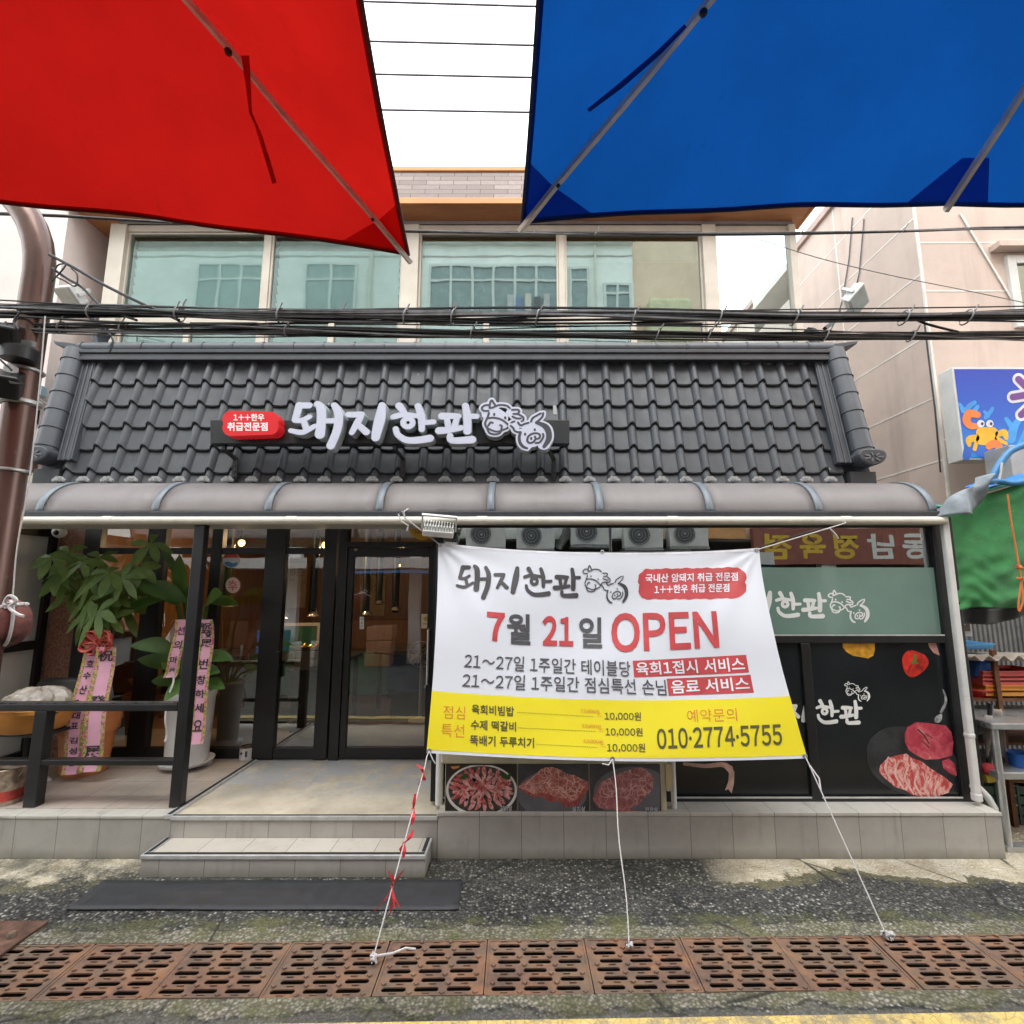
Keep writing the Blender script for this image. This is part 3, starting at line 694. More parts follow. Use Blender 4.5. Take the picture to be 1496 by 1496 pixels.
for a, b, bl in bays:
    xa, xb = XX(a, 400, YD), XX(b, 400, YD); xm = (xa + xb) / 2 - .02
    wn = MB()
    for r_ in ((xa + .002, xb - .002, ztr - .03, ztr + .03), (xa + .002, xa + .022, ztr + .031, z1u - .002), (xb - .022, xb - .002, ztr + .031, z1u - .002), (xa + .023, xb - .023, z1u - .022, z1u - .002),
               (xa + .002, xa + .03, 3.96, ztr - .031), (xb - .03, xb - .002, 3.96, ztr - .031), (xm - .03, xm + .03, 3.96, ztr - .031)):
        wn.box(r_[0], r_[1], YD - .015, YD + .035, r_[2], r_[3])
    wf = wn.build("upper_window", mCream, bd, bevel=.002)
    MB().pane(xa + .0225, xb - .0225, YD + .006, YD + .012, ztr + .032, z1u - .023).build("window_pane", mTealB if bl else mTeal, wf)
    MB().pane(xa + .031, xm - .031, YD + .004, YD + .010, 3.97, ztr - .032).build("window_pane", mTealB if bl else mTeal, wf)
    MB().pane(xm + .031, xb - .031, YD + .012, YD + .018, 3.97, ztr - .032).build("window_pane", mTealB if bl else mTeal, wf)
    bb = MB()
    if bl:
        z = 3.97
        while z < z1u - .25:
            bb.add([(xa + .05, YD + .085, z), (xb - .05, YD + .085, z), (xb - .05, YD + .05, z + .086), (xa + .05, YD + .05, z + .086)], [(0, 1, 2, 3)]); z += .1
        bb.build("window_blind", mBlind, bd)
        MB().box(xa + .03, xb - .03, YD + .1, YD + .2, z1u - .22, z1u - .02).build("blind_box", M("grey_blind_box", (.2, .22, .22), .6), bd)
    else:
        MB().box(xa + .03, xb - .03, YD + .1, YD + .14, z1u - .25, z1u - .02).build("blind_box", M("grey_blind_box", (.2, .22, .22), .6), bd)
# things one makes out through the two right windows
MB().box(.5, 1.0, YD + .5, YD + .8, 3.95, 4.5).build("stored_box", M("cream_card", (.55, .48, .28), .8), bd)
# glazed corner balcony
xa, xb = XX(1046, 400, YD), XX(1153, 400, YD)
cb_ = MB().box(xa + .002, xb - .002, YD - .01, YD + .03, ztr - .03, ztr + .02).build("balcony_window", mCream, bd, bevel=.003)
MB().pane(xa + .002, xb - .002, YD + .006, YD + .012, ztr + .021, z1u - .002).build("window_pane", mClear, cb_)
MB().pane(xa + .002, xb - .002, YD + .006, YD + .012, 3.97, ztr - .031).build("window_pane", mClear, cb_)
xr = XX(1161, 400, YD)
MB().pane(xr - .012, xr - .006, YD + .05, YD + .95, 3.97, z1u).build("window_pane", mClear, cb_)
MB().box(BXR + .1, xr, YD + .04, YD + 1.0, 3.8, 3.95).build("balcony_floor", mConc, bd)
# soffit, fascia and shingled mansard
zs = 5.77; sxL, sxR = XX(97, 293, 4.84), XX(1188, 312, 4.86)
MB().box(sxL, BXR + .1, 4.84, 6.2, zs, zs + .03).box(BXR + .101, sxR, 4.84, 5.2, zs, zs + .03).build("soffit", mOrangeW, bd)
MB().box(BXL, xr + .01, YD - .02, YD + .1, 5.73, zs - .001).build("soffit_trim", M("grey_trim", (.30, .27, .27), .6), bd)
MB().box(sxL - .02, sxR + .02, 4.80, 4.84, zs - .012, zs + .055).box(sxL - .03, sxL, 4.841, 6.4, zs - .012, zs + .055).box(sxR, sxR + .03, 4.841, 5.2, zs - .012, zs + .055).build("fascia_flashing", mOrangeM, bd, bevel=.004)
MB().slab([(sxL - .01, 4.835, zs + .056), (sxR + .01, 4.835, zs + .056), (sxR + .01, 5.02, 6.31), (sxL - .01, 5.02, 6.31)], (0, .12, .02)).build("shingle_roof", mShin, bd)
MB().box(sxL - .03, sxR + .03, 5.0, 5.2, 6.312, 6.37).build("ridge_cap", mOrangeM, bd, bevel=.01)
MB().box(sxL, BXR + .1, 5.2, 9.2, 6.2, 6.3).build("flat_roof", mConc, bd)

# tiled skirt roof: S-tiles pressed in six courses
yE, zE, yR, zR = 4.40, 2.70, 4.62, ZZ(535, 4.62)
tx0, tx1 = XX(92, 703, yE), XX(1232, 703, yE)
NC = 33; pit = (tx1 - tx0) / NC
def hump(x):
    q = ((x - tx0) / pit) % 1.0
    return math.sin(math.pi * q / .40) ** .8 if q < .40 else 0.0 - .14 * math.sin(math.pi * (q - .40) / .60)
tl = MB(); NR = 6; per = 20; nx = NC * per
sl = Vector((0, yR - yE, zR - zE)); L_ = sl.length; sl.normalize(); nn = Vector((0, -sl.z, sl.y))
def rp(x, d, out): return Vector((x, yE, zE)) + sl * d + nn * out
zs_ = [0, .07] + [.07 + (L_ - .07) * k / 5 for k in range(1, 6)] + [L_ + .05]
rows = []
for k in range(NR):
    d0 = .13 + (L_ - .13) * (k - 1) / 5 if k else -.06
    d1 = .13 + (L_ - .13) * k / 5 if k < NR else L_
    if k == NR - 1: d1 = L_
    rows.append((d0, d1))
for d0, d1 in rows:
    prof = [(d0, .018, .0), (d0 - .004, .034, .0), (d0 + .006, .042, .0), (d0 + .03, .040, .0), (d1 + .02, .012, .0)]
    o = len(tl.v)
    for (d, out, _) in prof:
        for i in range(nx + 1):
            x = tx0 + (tx1 - tx0) * i / nx; h = hump(x)
            tl.v.append(tuple(rp(x, d + .032 * h, out + .038 * h)))
    for j in range(len(prof) - 1):
        for i in range(nx): a = o + j * (nx + 1) + i; tl.f.append((a, a + 1, a + nx + 2, a + nx + 1))
trf = tl.build("tile_roof", mSlate, bd, smooth=True)
cap = MB(); capm = M("grey_eave_cap", (.33, .33, .33), .6, 0, .3, 60)
for i in range(NC):
    x = tx0 + pit * (i + .21); c = rp(x, .022, .105)
    m_ = MB(); pts = []
    for k in range(25):
        a = math.pi * k / 24; r_ = .042 + .006 * abs(math.sin(4 * a)); pts.append(c + Vector((-r_ * 1.15 * math.cos(a), 0, r_ * math.sin(a))))
    m_.slab(pts, (0, .02, 0)); 
    for k in range(5):
        a = math.pi * (k + .5) / 5; m_.bar(c + Vector((0, -.002, .006)), c + Vector((-.034 * math.cos(a), -.002, .034 * math.sin(a))), .006, .006)
    m_.build("eave_cap", capm, trf)
# ridge, hips and end ornaments
zr = zR + .02
rg = MB(); rx0, rx1 = XX(120, 520, 4.62), XX(1212, 520, 4.62)
for k, (dz, pr) in enumerate(((0, .10), (.035, .085), (.07, .10))): rg.box(rx0 + .03, rx1 - .03, 4.62 - pr, 4.80, zr + dz, zr + dz + .031)
rg.build("ridge_band", mSlate2, trf, bevel=.004)
rt = MB(); zc = zr + .15
rt.tube([(rx0 - .02, 4.62, zc), (rx1 + .02, 4.62, zc)], .062, 14)
k = rx0
while k < rx1:
    rt.tube([(k, 4.62, zc), (k + .022, 4.62, zc)], .068, 14); k += .285
rt.build("ridge_tube", mSlate2, trf, smooth=True)
for sg, (pb, pt) in ((-1, ((66, 664), (112, 514))), (1, ((1262, 668), (1218, 514)))):
    b_ = P(*pb, 4.33); t_ = P(*pt, 4.58)
    hp = MB(); hp.tube([b_, t_], .088, 14)
    for q in range(6): m0 = b_.lerp(t_, (q + .3) / 6); m1 = b_.lerp(t_, (q + .36) / 6); hp.tube([m0, m1], .096, 14)
    hp.build("hip_tube", mSlate2, trf, smooth=True)
    ib = b_ + Vector((-sg * .15, .05, -.05)); it = t_ + Vector((-sg * .13, .05, 0))
    hb = MB().bar(ib, it, .13, .07)
    for q in (-.045, .0, .045): hb.bar(ib + Vector((q, -.036, 0)), it + Vector((q, -.036, 0)), .018, .02); hb.bar(b_ + Vector((0, .14, -.2)), t_ + Vector((0, .14, 0)), .24, .1)
    hb.build("hip_band", mSlate2, trf, bevel=.006)
    # closing tile at the foot: a round-nosed block with a dark end face
    e = b_ + Vector((sg * .02, -.02, -.02)); pts = [e + Vector((x * .125, -.07, z * .072 + .02 * abs(x))) for x, z in [(math.cos(R(a)) * (1 if abs(math.cos(R(a))) < .8 else .97), math.sin(R(a))) for a in range(0, 360, 15)]]
    MB().slab(pts, (0, .17, .0)).build("end_tile", mSlate2, trf, bevel=.012)
    ex = MB()
    for q in range(7):
        a = R(q * 51); ex.bar(e + Vector((math.cos(a) * .03, -.076, math.sin(a) * .015)), e + Vector((math.cos(a) * .08, -.076, math.sin(a) * .04)), .012, .006)
    ex.build("end_emblem", M("grey_relief", (.15, .155, .165), .6), trf)
    MB().box(b_.x - .11, b_.x + .11, 4.36, 4.7, 2.60, b_.z - .12).build("hip_foot", mSlate, trf)
    # upswept finial where ridge meets hip
    f0 = t_ + Vector((-sg * .02, .02, .09))
    fin = MB().slab([f0 + Vector((sg * x, 0, z)) for x, z in ((-.22, -.05), (.10, -.05), (.26, .0), (.28, .035), (.08, .01), (-.22, .0))], (0, .16, 0))
    fin.build("finial_plate", mSlate2, trf, bevel=.008)
    sc_ = []
    for q in range(9):
        a = R(-75 + 150 * q / 8); sc_.append(f0 + Vector((sg * (-.13 + .10 * math.cos(a)), .06, .10 + .105 * math.sin(a))))
    MB().slab(sc_ + [p + Vector((-sg * .05, 0, 0)) for p in sc_[::-1]], (0, .14, 0)).build("finial_scroll", mSlate2, trf, bevel=.006)

# ------------------------------------------------------------------ ground-floor fronts
def zpy(py, Y): return ZZ(py, Y)
fr = MB(); zt = 2.5
def dx(px): return (px - CX) / 755 * 4.96
gl = thing("folding_glass_front", "black framed folding glass front left of the entrance door", "glass front", (-3, YD, ZT))
bands = [(110, 134), (204, 231), (300, 316), (381, 411), (468, 487)]
for a, b in bands: MB().box(dx(a), dx(b), YD - .04, YD + .04, ZT - .005, zt).build("stile", mBlack, gl, bevel=.004)
ztr2 = ZZ(805, YD)
for (a, b), (c, d) in zip(bands[:-1], bands[1:]):
    x0, x1 = dx(b) + .001, dx(c) - .001
    f_ = MB().box(x0, x1, YD - .03, YD + .03, ZT + .0, ZT + .095).build("rail", mBlack, gl, bevel=.003)
    MB().box(x0, x1, YD - .03, YD + .03, ztr2 - .03, ztr2 + .03).build("rail", mBlack, gl, bevel=.003); MB().box(x0, x1, YD - .03, YD + .03, zt - .06, zt).build("rail", mBlack, gl, bevel=.003)
    MB().pane(x0, x1, YD - .003, YD + .003, ZT + .096, ztr2 - .031).build("pane", mShopG, f_)
    MB().pane(x0, x1, YD - .003, YD + .003, ztr2 + .031, zt - .061).build("pane", mShopG, f_)
MB().box(dx(411) - .02, dx(411) + .02, YD - .075, YD - .041, 1.0, 1.25).build("handle", mBlack, gl, bevel=.006)
gc = MB().box(dx(72), dx(110) - .002, YD - .03, YD + .2, ZT - .01, zt).build("granite_column", mGranite, bd)
dr = thing("entrance_door", "black framed glass entrance door beside the banner", "door", (-1.3, YD, ZT))
d0, d1 = dx(490), dx(632)
fr_ = MB().box(d0 - .0, d0 + .09, YD - .045, YD + .045, ZT - .01, zt).box(d1, d1 + .06, YD - .045, YD + .045, ZT - .01, zt).box(d0 + .091, d1 - .001, YD - .045, YD + .045, ZZ(800, YD), ZZ(792, YD))
fr_.build("door_frame", mBlack, dr, bevel=.004)
zd1 = ZZ(800.5, YD)
lf = MB().box(d0 + .094, d0 + .15, YD - .03, YD + .02, ZT, zd1).box(d1 - .052, d1 - .003, YD - .03, YD + .02, ZT, zd1).box(d0 + .151, d1 - .053, YD - .03, YD + .02, ZT, ZT + .1).box(d0 + .151, d1 - .053, YD - .03, YD + .02, zd1 - .085, zd1 - .002).build("door_leaf", mBlack, dr, bevel=.003)
MB().pane(d0 + .151, d1 - .053, YD - .006, YD + .0, ZT + .101, zd1 - .086).build("pane", mShopG, lf)
MB().pane(d0 + .1, d1 - .003, YD - .004, YD + .004, ZZ(791.5, YD), zt).build("transom_pane", mShopG, dr)
hd = MB().tube([(d1 - .03, YD - .032, .95), (d1 - .03, YD - .075, .95), (d1 - .03, YD - .075, 1.45), (d1 - .03, YD - .032, 1.45)], .012, 8).build("handle", mAlu, lf, smooth=True)
MB().lathe([(0, 0), (.018, 0), (.018, .01), (0, .01)], (0, 0, 0), 14)
ds = MB().ball(P(520, 803, YD - .05), .016, 12).build("door_stop", M("grey_button", (.5, .5, .5), .5), lf, smooth=True)
# stickers on the door glass: little notices
Ys = YD - .009
def notice(quad, col, name, label, cat, par=None):
    a, b, c, d = quad; o = MB().quad(P(a, d, Ys), P(c, d, Ys), P(c, b, Ys), P(a, b, Ys)).build(name, M(name + "_paper", col, .5)); tag(o, label, cat); return o
n_ = notice((525.5, 901, 531.5, 919), (.75, .74, .70), "door_sign", "small white upright sticker on the entrance door glass", "sticker")
text("자\n동\n문", (526.7, 903, 530.3, 917), onY(Ys - .001), "lettering", mBlack, n_)
n_ = notice((615.5, 897, 629, 918), (.72, .62, .42), "permit_notice", "small cream notice with a gold seal on the door glass", "sticker")
poly(ell(622, 904, 3.5, 3.5), onY(Ys - .001), "seal", M("gold_print", (.55, .36, .08), .5), n_)
text("모범업소", (617.5, 910, 627, 912.5), onY(Ys - .001), "lettering", mBlack, n_)
n_ = tag(poly(ell(340, 855, 10.5, 11.5), onY(Ys), "round_sticker", M("pink_white_sticker", (.72, .52, .47), .5), None), "round white and red sticker on the folding glass left of the door", "sticker")
text("후", (333, 848, 347, 863), onY(Ys - .001), "lettering", M("red_print", (.55, .04, .03), .5), n_)
n_ = tag(poly(ell(337.5, 818, 12, 11.5), onY(Ys), "round_sticker", M("blue_red_sticker", (.62, .66, .70), .5), None), "round sticker with red cap and blue wave on the folding glass", "sticker")
poly([(326, 815), (330, 809), (337.5, 806.8), (345, 809), (349, 815)], onY(Ys - .001), "red_band", M("red_print", (.55, .04, .03), .5), n_)
poly([(327, 822), (333, 820), (340, 823), (348.5, 821), (345, 827), (338, 829.2), (331, 827)], onY(Ys - .001), "blue_band", M("blue_print", (.05, .22, .42), .5), n_)
n_ = tag(poly(ell(617, 771, 19, 18), onY(YD - .05), "round_sign", M("yellow_sticker", (.72, .40, .02), .5), None), "round yellow sign at the top of the entrance, half hidden by the gutter", "sign")
text("1522-0820", (606, 772, 632, 779), onY(YD - .052), "lettering", mBlack, n_)

# left end screen of the terrace: frosted glass in a black frame, running front to back
sp_ = thing("frosted_side_screen", "frosted grey glass screen in black frame at the terrace's left end", "glass screen", (-4.55, 4.5, ZT))
xsn = -4.57
b_ = MB()
for y0, y1, z0, z1 in ((3.9, 3.97, ZT - .01, 2.42), (YD - .12, YD - .05, ZT - .01, 2.42), (3.971, YD - .121, 2.33, 2.42), (3.971, YD - .121, 1.28, 1.36), (3.971, YD - .121, ZT - .01, ZT + .1)): b_.box(xsn - .04, xsn + .04, y0, y1, z0, z1)
b_.build("screen_frame", mBlack, sp_, bevel=.004)
MB().box(xsn - .006, xsn + .006, 3.971, YD - .121, 1.361, 2.329).build("glass_pane", mFrost, sp_)
MB().box(xsn - .006, xsn + .006, 3.971, YD - .121, ZT + .101, 1.279).build("glass_pane", mFrost, sp_)

# ------------------------------------------------------------------ shop window wall on the right
swl = thing("shop_window_wall", "black framed shop window with green film band and black printed panels", "shop window", (1.2, YW, .3))
wx0, wx1 = XX(634, 960, YW), XX(1397, 960, YW)
zb_, zt_ = .30, 2.40
zg1, zg0, zp0 = ZZ(829, YW), ZZ(926, YW), ZZ(1165, YW)
f_ = MB().box(wx0, wx0 + .055, YW - .02, YW + .08, zb_, zt_).box(wx1 - .085, wx1 + .075, YW - .02, YW + .08, zb_, zt_)
f_.box(wx0 + .056, wx1 - .086, YW - .02, YW + .08, ZZ(770, YW), zt_).box(wx0 + .056, wx1 - .086, YW - .02, YW + .08, ZZ(939, YW), ZZ(927.5, YW)).box(wx0 + .056, wx1 - .086, YW - .02, YW + .08, zb_, zp0)
xm = XX(1183, 1050, YW); f_.box(xm - .035, xm + .035, YW - .02, YW + .08, zp0 + .001, ZZ(939, YW) - .001)
xm2 = XX(975, 1050, YW); f_.box(xm2 - .035, xm2 + .035, YW - .02, YW + .08, zp0 + .001, ZZ(939, YW) - .001)
f_.build("window_frame", mBlack, swl, bevel=.004)
MB().pane(wx0 + .056, wx1 - .086, YW + .010, YW + .016, zg1 + .001, ZZ(770, YW)).build("clear_pane", glass("upper_shop_glass", (.50, .53, .52), .22, 1.3, 0, (.95, 1, .98)), swl)
MB().box(wx0 + .056, wx1 - .086, YW + .010, YW + .016, ZZ(927.4, YW), zg1).build("film_pane", mFilm, swl)
MB().box(wx0 + .056, wx1 - .086, YW - .024, YW - .021, ZZ(928.5, YW), ZZ(926.5, YW)).build("bright_bead", mAlu, swl)
for a, b in ((wx0 + .056, xm2 - .036), (xm2 + .036, xm - .036), (xm + .036, wx1 - .086)):
    MB().box(a, b, YW + .006, YW + .02, zp0 + .001, ZZ(939.4, YW)).build("printed_panel", mBlackG, swl)
    q_ = MB().box(a + .002, b - .002, YW - .022, YW - .018, zp0 + .001, zp0 + .012); q_.build("bright_bead", mAlu, swl)
MB().box(wx0 + .05, wx1, YW + .5, YW + .52, .3, 2.5).build("inner_screen", M("dark_inner_screen", (.02, .022, .022), .8), swl)
# white lettering and drawing on film and panel
mVinyl = M("white_vinyl", (.72, .74, .72), .5, 0, .05)
def tfA(x0, y0, sx_, sy_, sh=0): return lambda x, y: (x0 + (x - 32) * sx_, y0 + (y - 78) * sy_ + (x - 32) * sh)
# film: 지 shows from about 1115, pig ends at 1270
sxf = (1270 - 1116) / (1435 - 475.); tfF = tfA(1270 - (1435 - 32) * sxf, 861, sxf, .160)
mark(ALLNAME, tfF, onY(YW + .008), "shop_name", mVinyl, swl, 2.0, 3.5); mark(COW, tfF, onY(YW + .008), "cow_drawing", mVinyl, swl, 1.0, 1.6); mark(PIG, tfF, onY(YW + .008), "pig_drawing", mVinyl, swl, 1.0, 1.6)
yP = YW + .004
sxp = (1258 - 1192) / (1035 - 580.); tfP = tfA(1192 - (580 - 32) * sxp, 1019, sxp, .150)
mark(LETTERS[2] + LETTERS[3], tfP, onY(yP), "shop_name", mVinyl, swl, 2.0, 3.5)
tfP2 = tfA(1160 - (490 - 32) * sxp, 1018, sxp * .9, .150); mark(LETTERS[0] + LETTERS[1], lambda x, y: (tfP(x, y)[0] - 6, tfP(x, y)[1]), onY(yP), "shop_name", mVinyl, swl, 2.0, 3.5)
tfC = lambda x, y: (1234 + (x - 1062) * .0995, 996 + (y - 88) * .098)
mark(COW, tfC, onY(yP), "cow_drawing", mVinyl, swl, 1.0, .5); mark(PIG, tfC, onY(yP), "pig_drawing", mVinyl, swl, 1.0, .5)
# printed pictures: peppers, slate with meat, ribbon
def panelprint(): pass
yq = lambda k: onY(yP - .0006 * k)
poly([(1231, 939.6), (1278, 939.6), (1278, 950), (1276, 958), (1268, 962), (1258, 960), (1246, 958), (1236, 952), (1231, 945)], yq(0), "yellow_pepper", M("yellow_pepper_print", (.62, .30, .02), .4, 0, .3, 16), swl)
rp_ = M("red_pepper_print", (.50, .02, .01), .35, 0, .45, 14)
poly([(1336 + 19 * (1 + .09 * math.cos(3 * a + .5)) * math.cos(a), 969 + 19 * (1 + .09 * math.cos(3 * a + .5)) * math.sin(a)) for a in [2 * math.pi * k / 36 for k in range(36)]], yq(0), "red_pepper", rp_, swl)
mark([[(1336, 966, 1.5), (1328, 978, 1.2), (1327, 985, .6)], [(1337, 966, 1.5), (1346, 976, 1.2), (1348, 982, .6)]], I2, yq(.5), "pepper_crease", M("dark_red_print", (.22, .006, .004), .4), swl, .6)
mark([[(1337, 957, 1.6), (1336, 966, 2.6), (1332, 969, 1.8)], [(1336, 967, 1.8), (1341, 969, 1.2)]], I2, yq(1), "pepper_stalk", M("stalk_print", (.10, .16, .02), .5), swl, .6)
poly(ell(1332, 1112, 68, 50, 40, .32, .01, 3), yq(0), "slate_plate", M("slate_print", (.022, .024, .027), .5, 0, .5, 8), swl)
def slice_mat():
    t = NT("sliced_meat_print"); f = t.noise(15, 7, .65, t.mapv((1.3, 1, .75), (0, R(35), 0)), 1.6)
    c = t.ramp(f, [(.36, (.74, .47, .42)), (.47, (.66, .30, .27)), (.53, (.50, .08, .075)), (.66, (.36, .025, .03))]); return t.done(t.bsdf(c, .4))
def joint_mat():
    t = NT("raw_beef_print"); f = t.noise(9, 6, .6, None, 1.2); c = t.ramp(f, [(.3, (.24, .015, .03)), (.5, (.46, .05, .08)), (.64, (.56, .12, .14)), (.72, (.66, .34, .32))]); return t.done(t.bsdf(c, .35))
mt1 = joint_mat(); mt2 = slice_mat()
poly([(1326, 1062), (1338, 1055), (1352, 1056), (1368, 1058), (1382, 1060), (1390, 1070), (1393, 1085), (1391, 1104), (1372, 1109), (1352, 1110), (1340, 1104), (1328, 1096), (1322, 1084), (1322, 1072)], yq(1), "beef_joint", mt1, swl)
poly([(1286, 1118), (1296, 1108), (1312, 1103), (1324, 1101), (1334, 1108), (1346, 1112), (1356, 1120), (1368, 1128), (1381, 1136), (1392, 1146), (1386, 1158), (1372, 1163), (1350, 1164), (1334, 1162), (1322, 1154), (1308, 1150), (1294, 1138), (1284, 1128)], yq(2), "sliced_meat", mt2, swl)
mfat = M("fat_print", (.66, .42, .37), .45, 0, .15, 20)
for k in range(6):
    x = 1298 + k * 14.5; y = 1106 + k * 7.2
    mark([[(x, y, 1.0), (x - 5, y + 16, 1.6), (x + 3, y + 32, 1.4), (x + 8, y + 40, .8)]], I2, yq(3), "fat_streak", mfat, swl, .7)
poly([(1376, 1112), (1386, 1108), (1395, 1116), (1398, 1134), (1388, 1130), (1378, 1122)], yq(1), "beef_joint", mt1, swl)
mark([[(1341, 1066, .9), (1350, 1074, 1.0), (1357, 1086, .8)], [(1352, 1072, .7), (1362, 1078, .6)], [(1346, 1082, .7), (1358, 1092, .6)]], I2, yq(3), "herb_sprig", M("herb_print", (.05, .03, .015), .6), swl, .5)
mark([[(1375, 1044, 1.5), (1371, 1050, 5), (1368, 1053, 3)], [(1378, 1008, 1), (1382, 1024, 2), (1375, 1040, 2)]], I2, yq(0), "steel_cutlery", M("steel_print", (.32, .32, .33), .4, 0, .5, 30), swl, .6)
poly([(1355, 938), (1367, 938), (1373, 958), (1364, 954), (1358, 946)], yq(0), "pink_garnish", M("pink_print", (.50, .26, .22), .5), swl)
mark([[(1000, 1116, 2.5), (1030, 1119, 3), (1055, 1117, 3.5), (1066, 1123, 5)]], I2, yq(0), "printed_ribbon", M("ribbon_print", (.56, .33, .27), .5, 0, .3, 10), swl, .8)

poly([(1058, 1117), (1068, 1119), (1073, 1128), (1072, 1146), (1069, 1159), (1064, 1153), (1059, 1155), (1064, 1142), (1065, 1130)], yq(1), "printed_ribbon", M("ribbon_print_light", (.60, .38, .31), .5, 0, .3, 10), swl)
# ------------------------------------------------------------------ awning with gutter
aw = thing("barrel_awning", "long taupe rounded polycarbonate awning over the whole shop front", "awning", (0, YG, 2.42))
Z0 = 2.423; AD, AH = .45, .315
def ap(x, a): return Vector((x, YG + AD * (1 - math.cos(a)), Z0 + AH * math.sin(a)))
jx = [XX(p, 728, YG + .1) for p in (-85, 78, 242, 402, 560, 718, 873, 1029, 1184, 1345)]
for a, b in zip(jx[:-1], jx[1:]):
    MB().grid(lambda u, v: ap(a + (b - a) * u, R(100) * v), 6, 16).build("awning_panel", mAwn, aw, smooth=True, solid=.006)
for x in jx:
    q = MB()
    q.grid(lambda u, v: ap(x - .028 + .056 * u, R(100) * v) + Vector((0, -.010, .006)), 2, 16).build("awning_rib", mAwnRib, aw, smooth=True, solid=.012)
    if x == jx[-1]:
        q = MB(); pts = [ap(x + .028, R(100) * i / 16) for i in range(17)]
        q.slab([(x + .028, YG + AD + .05, Z0)] + pts, (.006, 0, 0)); q.build("awning_end", mAwn, aw)
gx1 = XX(1377, 752, YG)
MB().box(jx[0], gx1, YG - .05, YG + .02, Z0 - .028, Z0 - .0).box(jx[0], gx1, YG - .052, YG - .044, Z0 - .012, Z0 + .012).build("gutter_rail", M("dark_blue_grey_rail", (.05, .055, .065), .4), aw, bevel=.004)
MB().box(jx[0], gx1, YG - .02, YG + .3, Z0 - .09, Z0 - .03).build("support_beam", M("white_beam", (.5, .5, .47), .5), aw, bevel=.004)
gp = MB(); zg = ZZ(760.5, YG - .04)
gp.tube([(jx[0], YG - .045, zg), (gx1 - .02, YG - .045, zg)], .031, 14)
for p in (165, 430, 705, 980, 1230): x = XX(p, 760, YG); gp.tube([(x - .04, YG - .045, zg), (x + .04, YG - .045, zg)], .0345, 14)
gpo = thing("gutter_pipe", "ivory rain pipe along the awning's edge, turning down at its right end", "pipe", (gx1, YG, 0))
gp.build("gutter_run", mIvory, gpo, smooth=True)
b0 = P(1381, 768, YG - .02); b1 = P(1429, 1172, YG - .04)
dp_ = MB().box(gx1 - .04, gx1 + .008, YG - .05, YG + .0, b1.z + .02, zg + .03).box(gx1 - .043, gx1 + .011, YG - .053, YG + .003, .76, .80).box(gx1 - .043, gx1 + .011, YG - .053, YG + .003, b1.z + .0, b1.z + .06)
dp_.build("downpipe", mWhite, gpo, bevel=.012)
el = MB().tube([(gx1 + .0, YG + .02, .42), (gx1 + .05, YG + .03, .40), (gx1 + .10, YG + .02, .34), (gx1 + .13, YG + .01, .27), (gx1 + .13, YG + .01, .12)], .025, 10).build("drain_elbow", mWhite, gpo, smooth=True)
# short white pipe and post at the recess corner
MB().tube([(XX(642, 1140, YW - .06), YW - .06, .3), (XX(642, 1140, YW - .06), YW - .06, .9)], .028, 12).build("corner_pipe", mWhite, gpo, smooth=True)

# terrace post and railing
pst = tag(MB().box(XX(258, 1178, 4.0) - .05, XX(258, 1178, 4.0) + .032, 3.985, 4.055, ZT, 2.36).build("awning_post", mBlack, bevel=.005), "tall square black post holding the awning at the terrace corner", "post")
rl = thing("terrace_railing", "low black railing along the front of the terrace", "railing", (-3.3, 4.0, ZT))
xp = XX(258, 1178, 4.0)
MB().box(-5.2, xp - .051, 3.985, 4.065, .945, .995).build("top_rail", mBlack, rl, bevel=.006)
MB().box(-5.2, xp - .051, 3.99, 4.06, .565, .605).build("lower_rail", mBlack, rl, bevel=.005)
MB().box(-5.2, xp - .06, 3.99, 4.06, .996, 1.003).build("worn_rail_cover", M("scuffed_black_tape", (.05, .05, .052), .3, 0, .9, 25), rl)
for p in (44, -330): x = XX(p, 1180, 4.0); MB().box(x - .045, x + .045, 3.985, 4.065, ZT, .944).build("rail_post", mBlack, rl, bevel=.004)

# ------------------------------------------------------------------ roof sign
YS = 4.20
sg = thing("shop_sign", "white brush-lettered shop name sign with red badge on a black bar over the tiles", "sign", P(570, 650, YS))
def barz(px, py): return P(px, py, YS)
MB().slab([P(307, 613.5, YS), P(832, 613.5, YS), P(832, 648, YS), P(307, 648, YS)], (0, .10, 0)).build("sign_bar", M("black_sign_bar", (.018, .019, .021), .45, 0, .15), sg, bevel=.003)
for px in (328, 577, 801):
    t_ = P(px, 648, YS + .05); q = MB(); q.bar(t_ + Vector((0, 0, .01)), t_ + Vector((.0, .0, -.06)), .03, .03); q.bar(t_ + Vector((0, 0, -.05)), t_ + Vector((.05, .10, -.11)), .03, .03); q.bar(t_ + Vector((.05, .10, -.10)), t_ + Vector((.05, .11, -.30)), .04, .012)
    for k in range(3): q.ball(t_ + Vector((.05, .10, -.17 - .05 * k)), .009, 8)
    q.build("sign_bracket", mBlack, sg)
for px, py in ((440, 612), (736, 606), (811, 606)):
    t_ = P(px, py, YS + .09); MB().bar(t_, t_ + Vector((0, .05, .10)), .03, .008).build("fixing_strap", M("steel_strap", (.12, .12, .12), .5, .5), sg)
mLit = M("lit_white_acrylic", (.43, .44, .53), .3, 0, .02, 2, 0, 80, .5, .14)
mRet = M("grey_letter_side", (.42, .46, .47), .4, 0, .1)
mLine = M("dark_grey_line", (.06, .06, .075), .5)
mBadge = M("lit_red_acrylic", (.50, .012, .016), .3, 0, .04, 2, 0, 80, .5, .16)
tfS = lambda x, y: (422 + (x - 32) * .2735, 587.5 + (y - 78) * .243 - (x - 32) * .0045)
YL = YS - .115
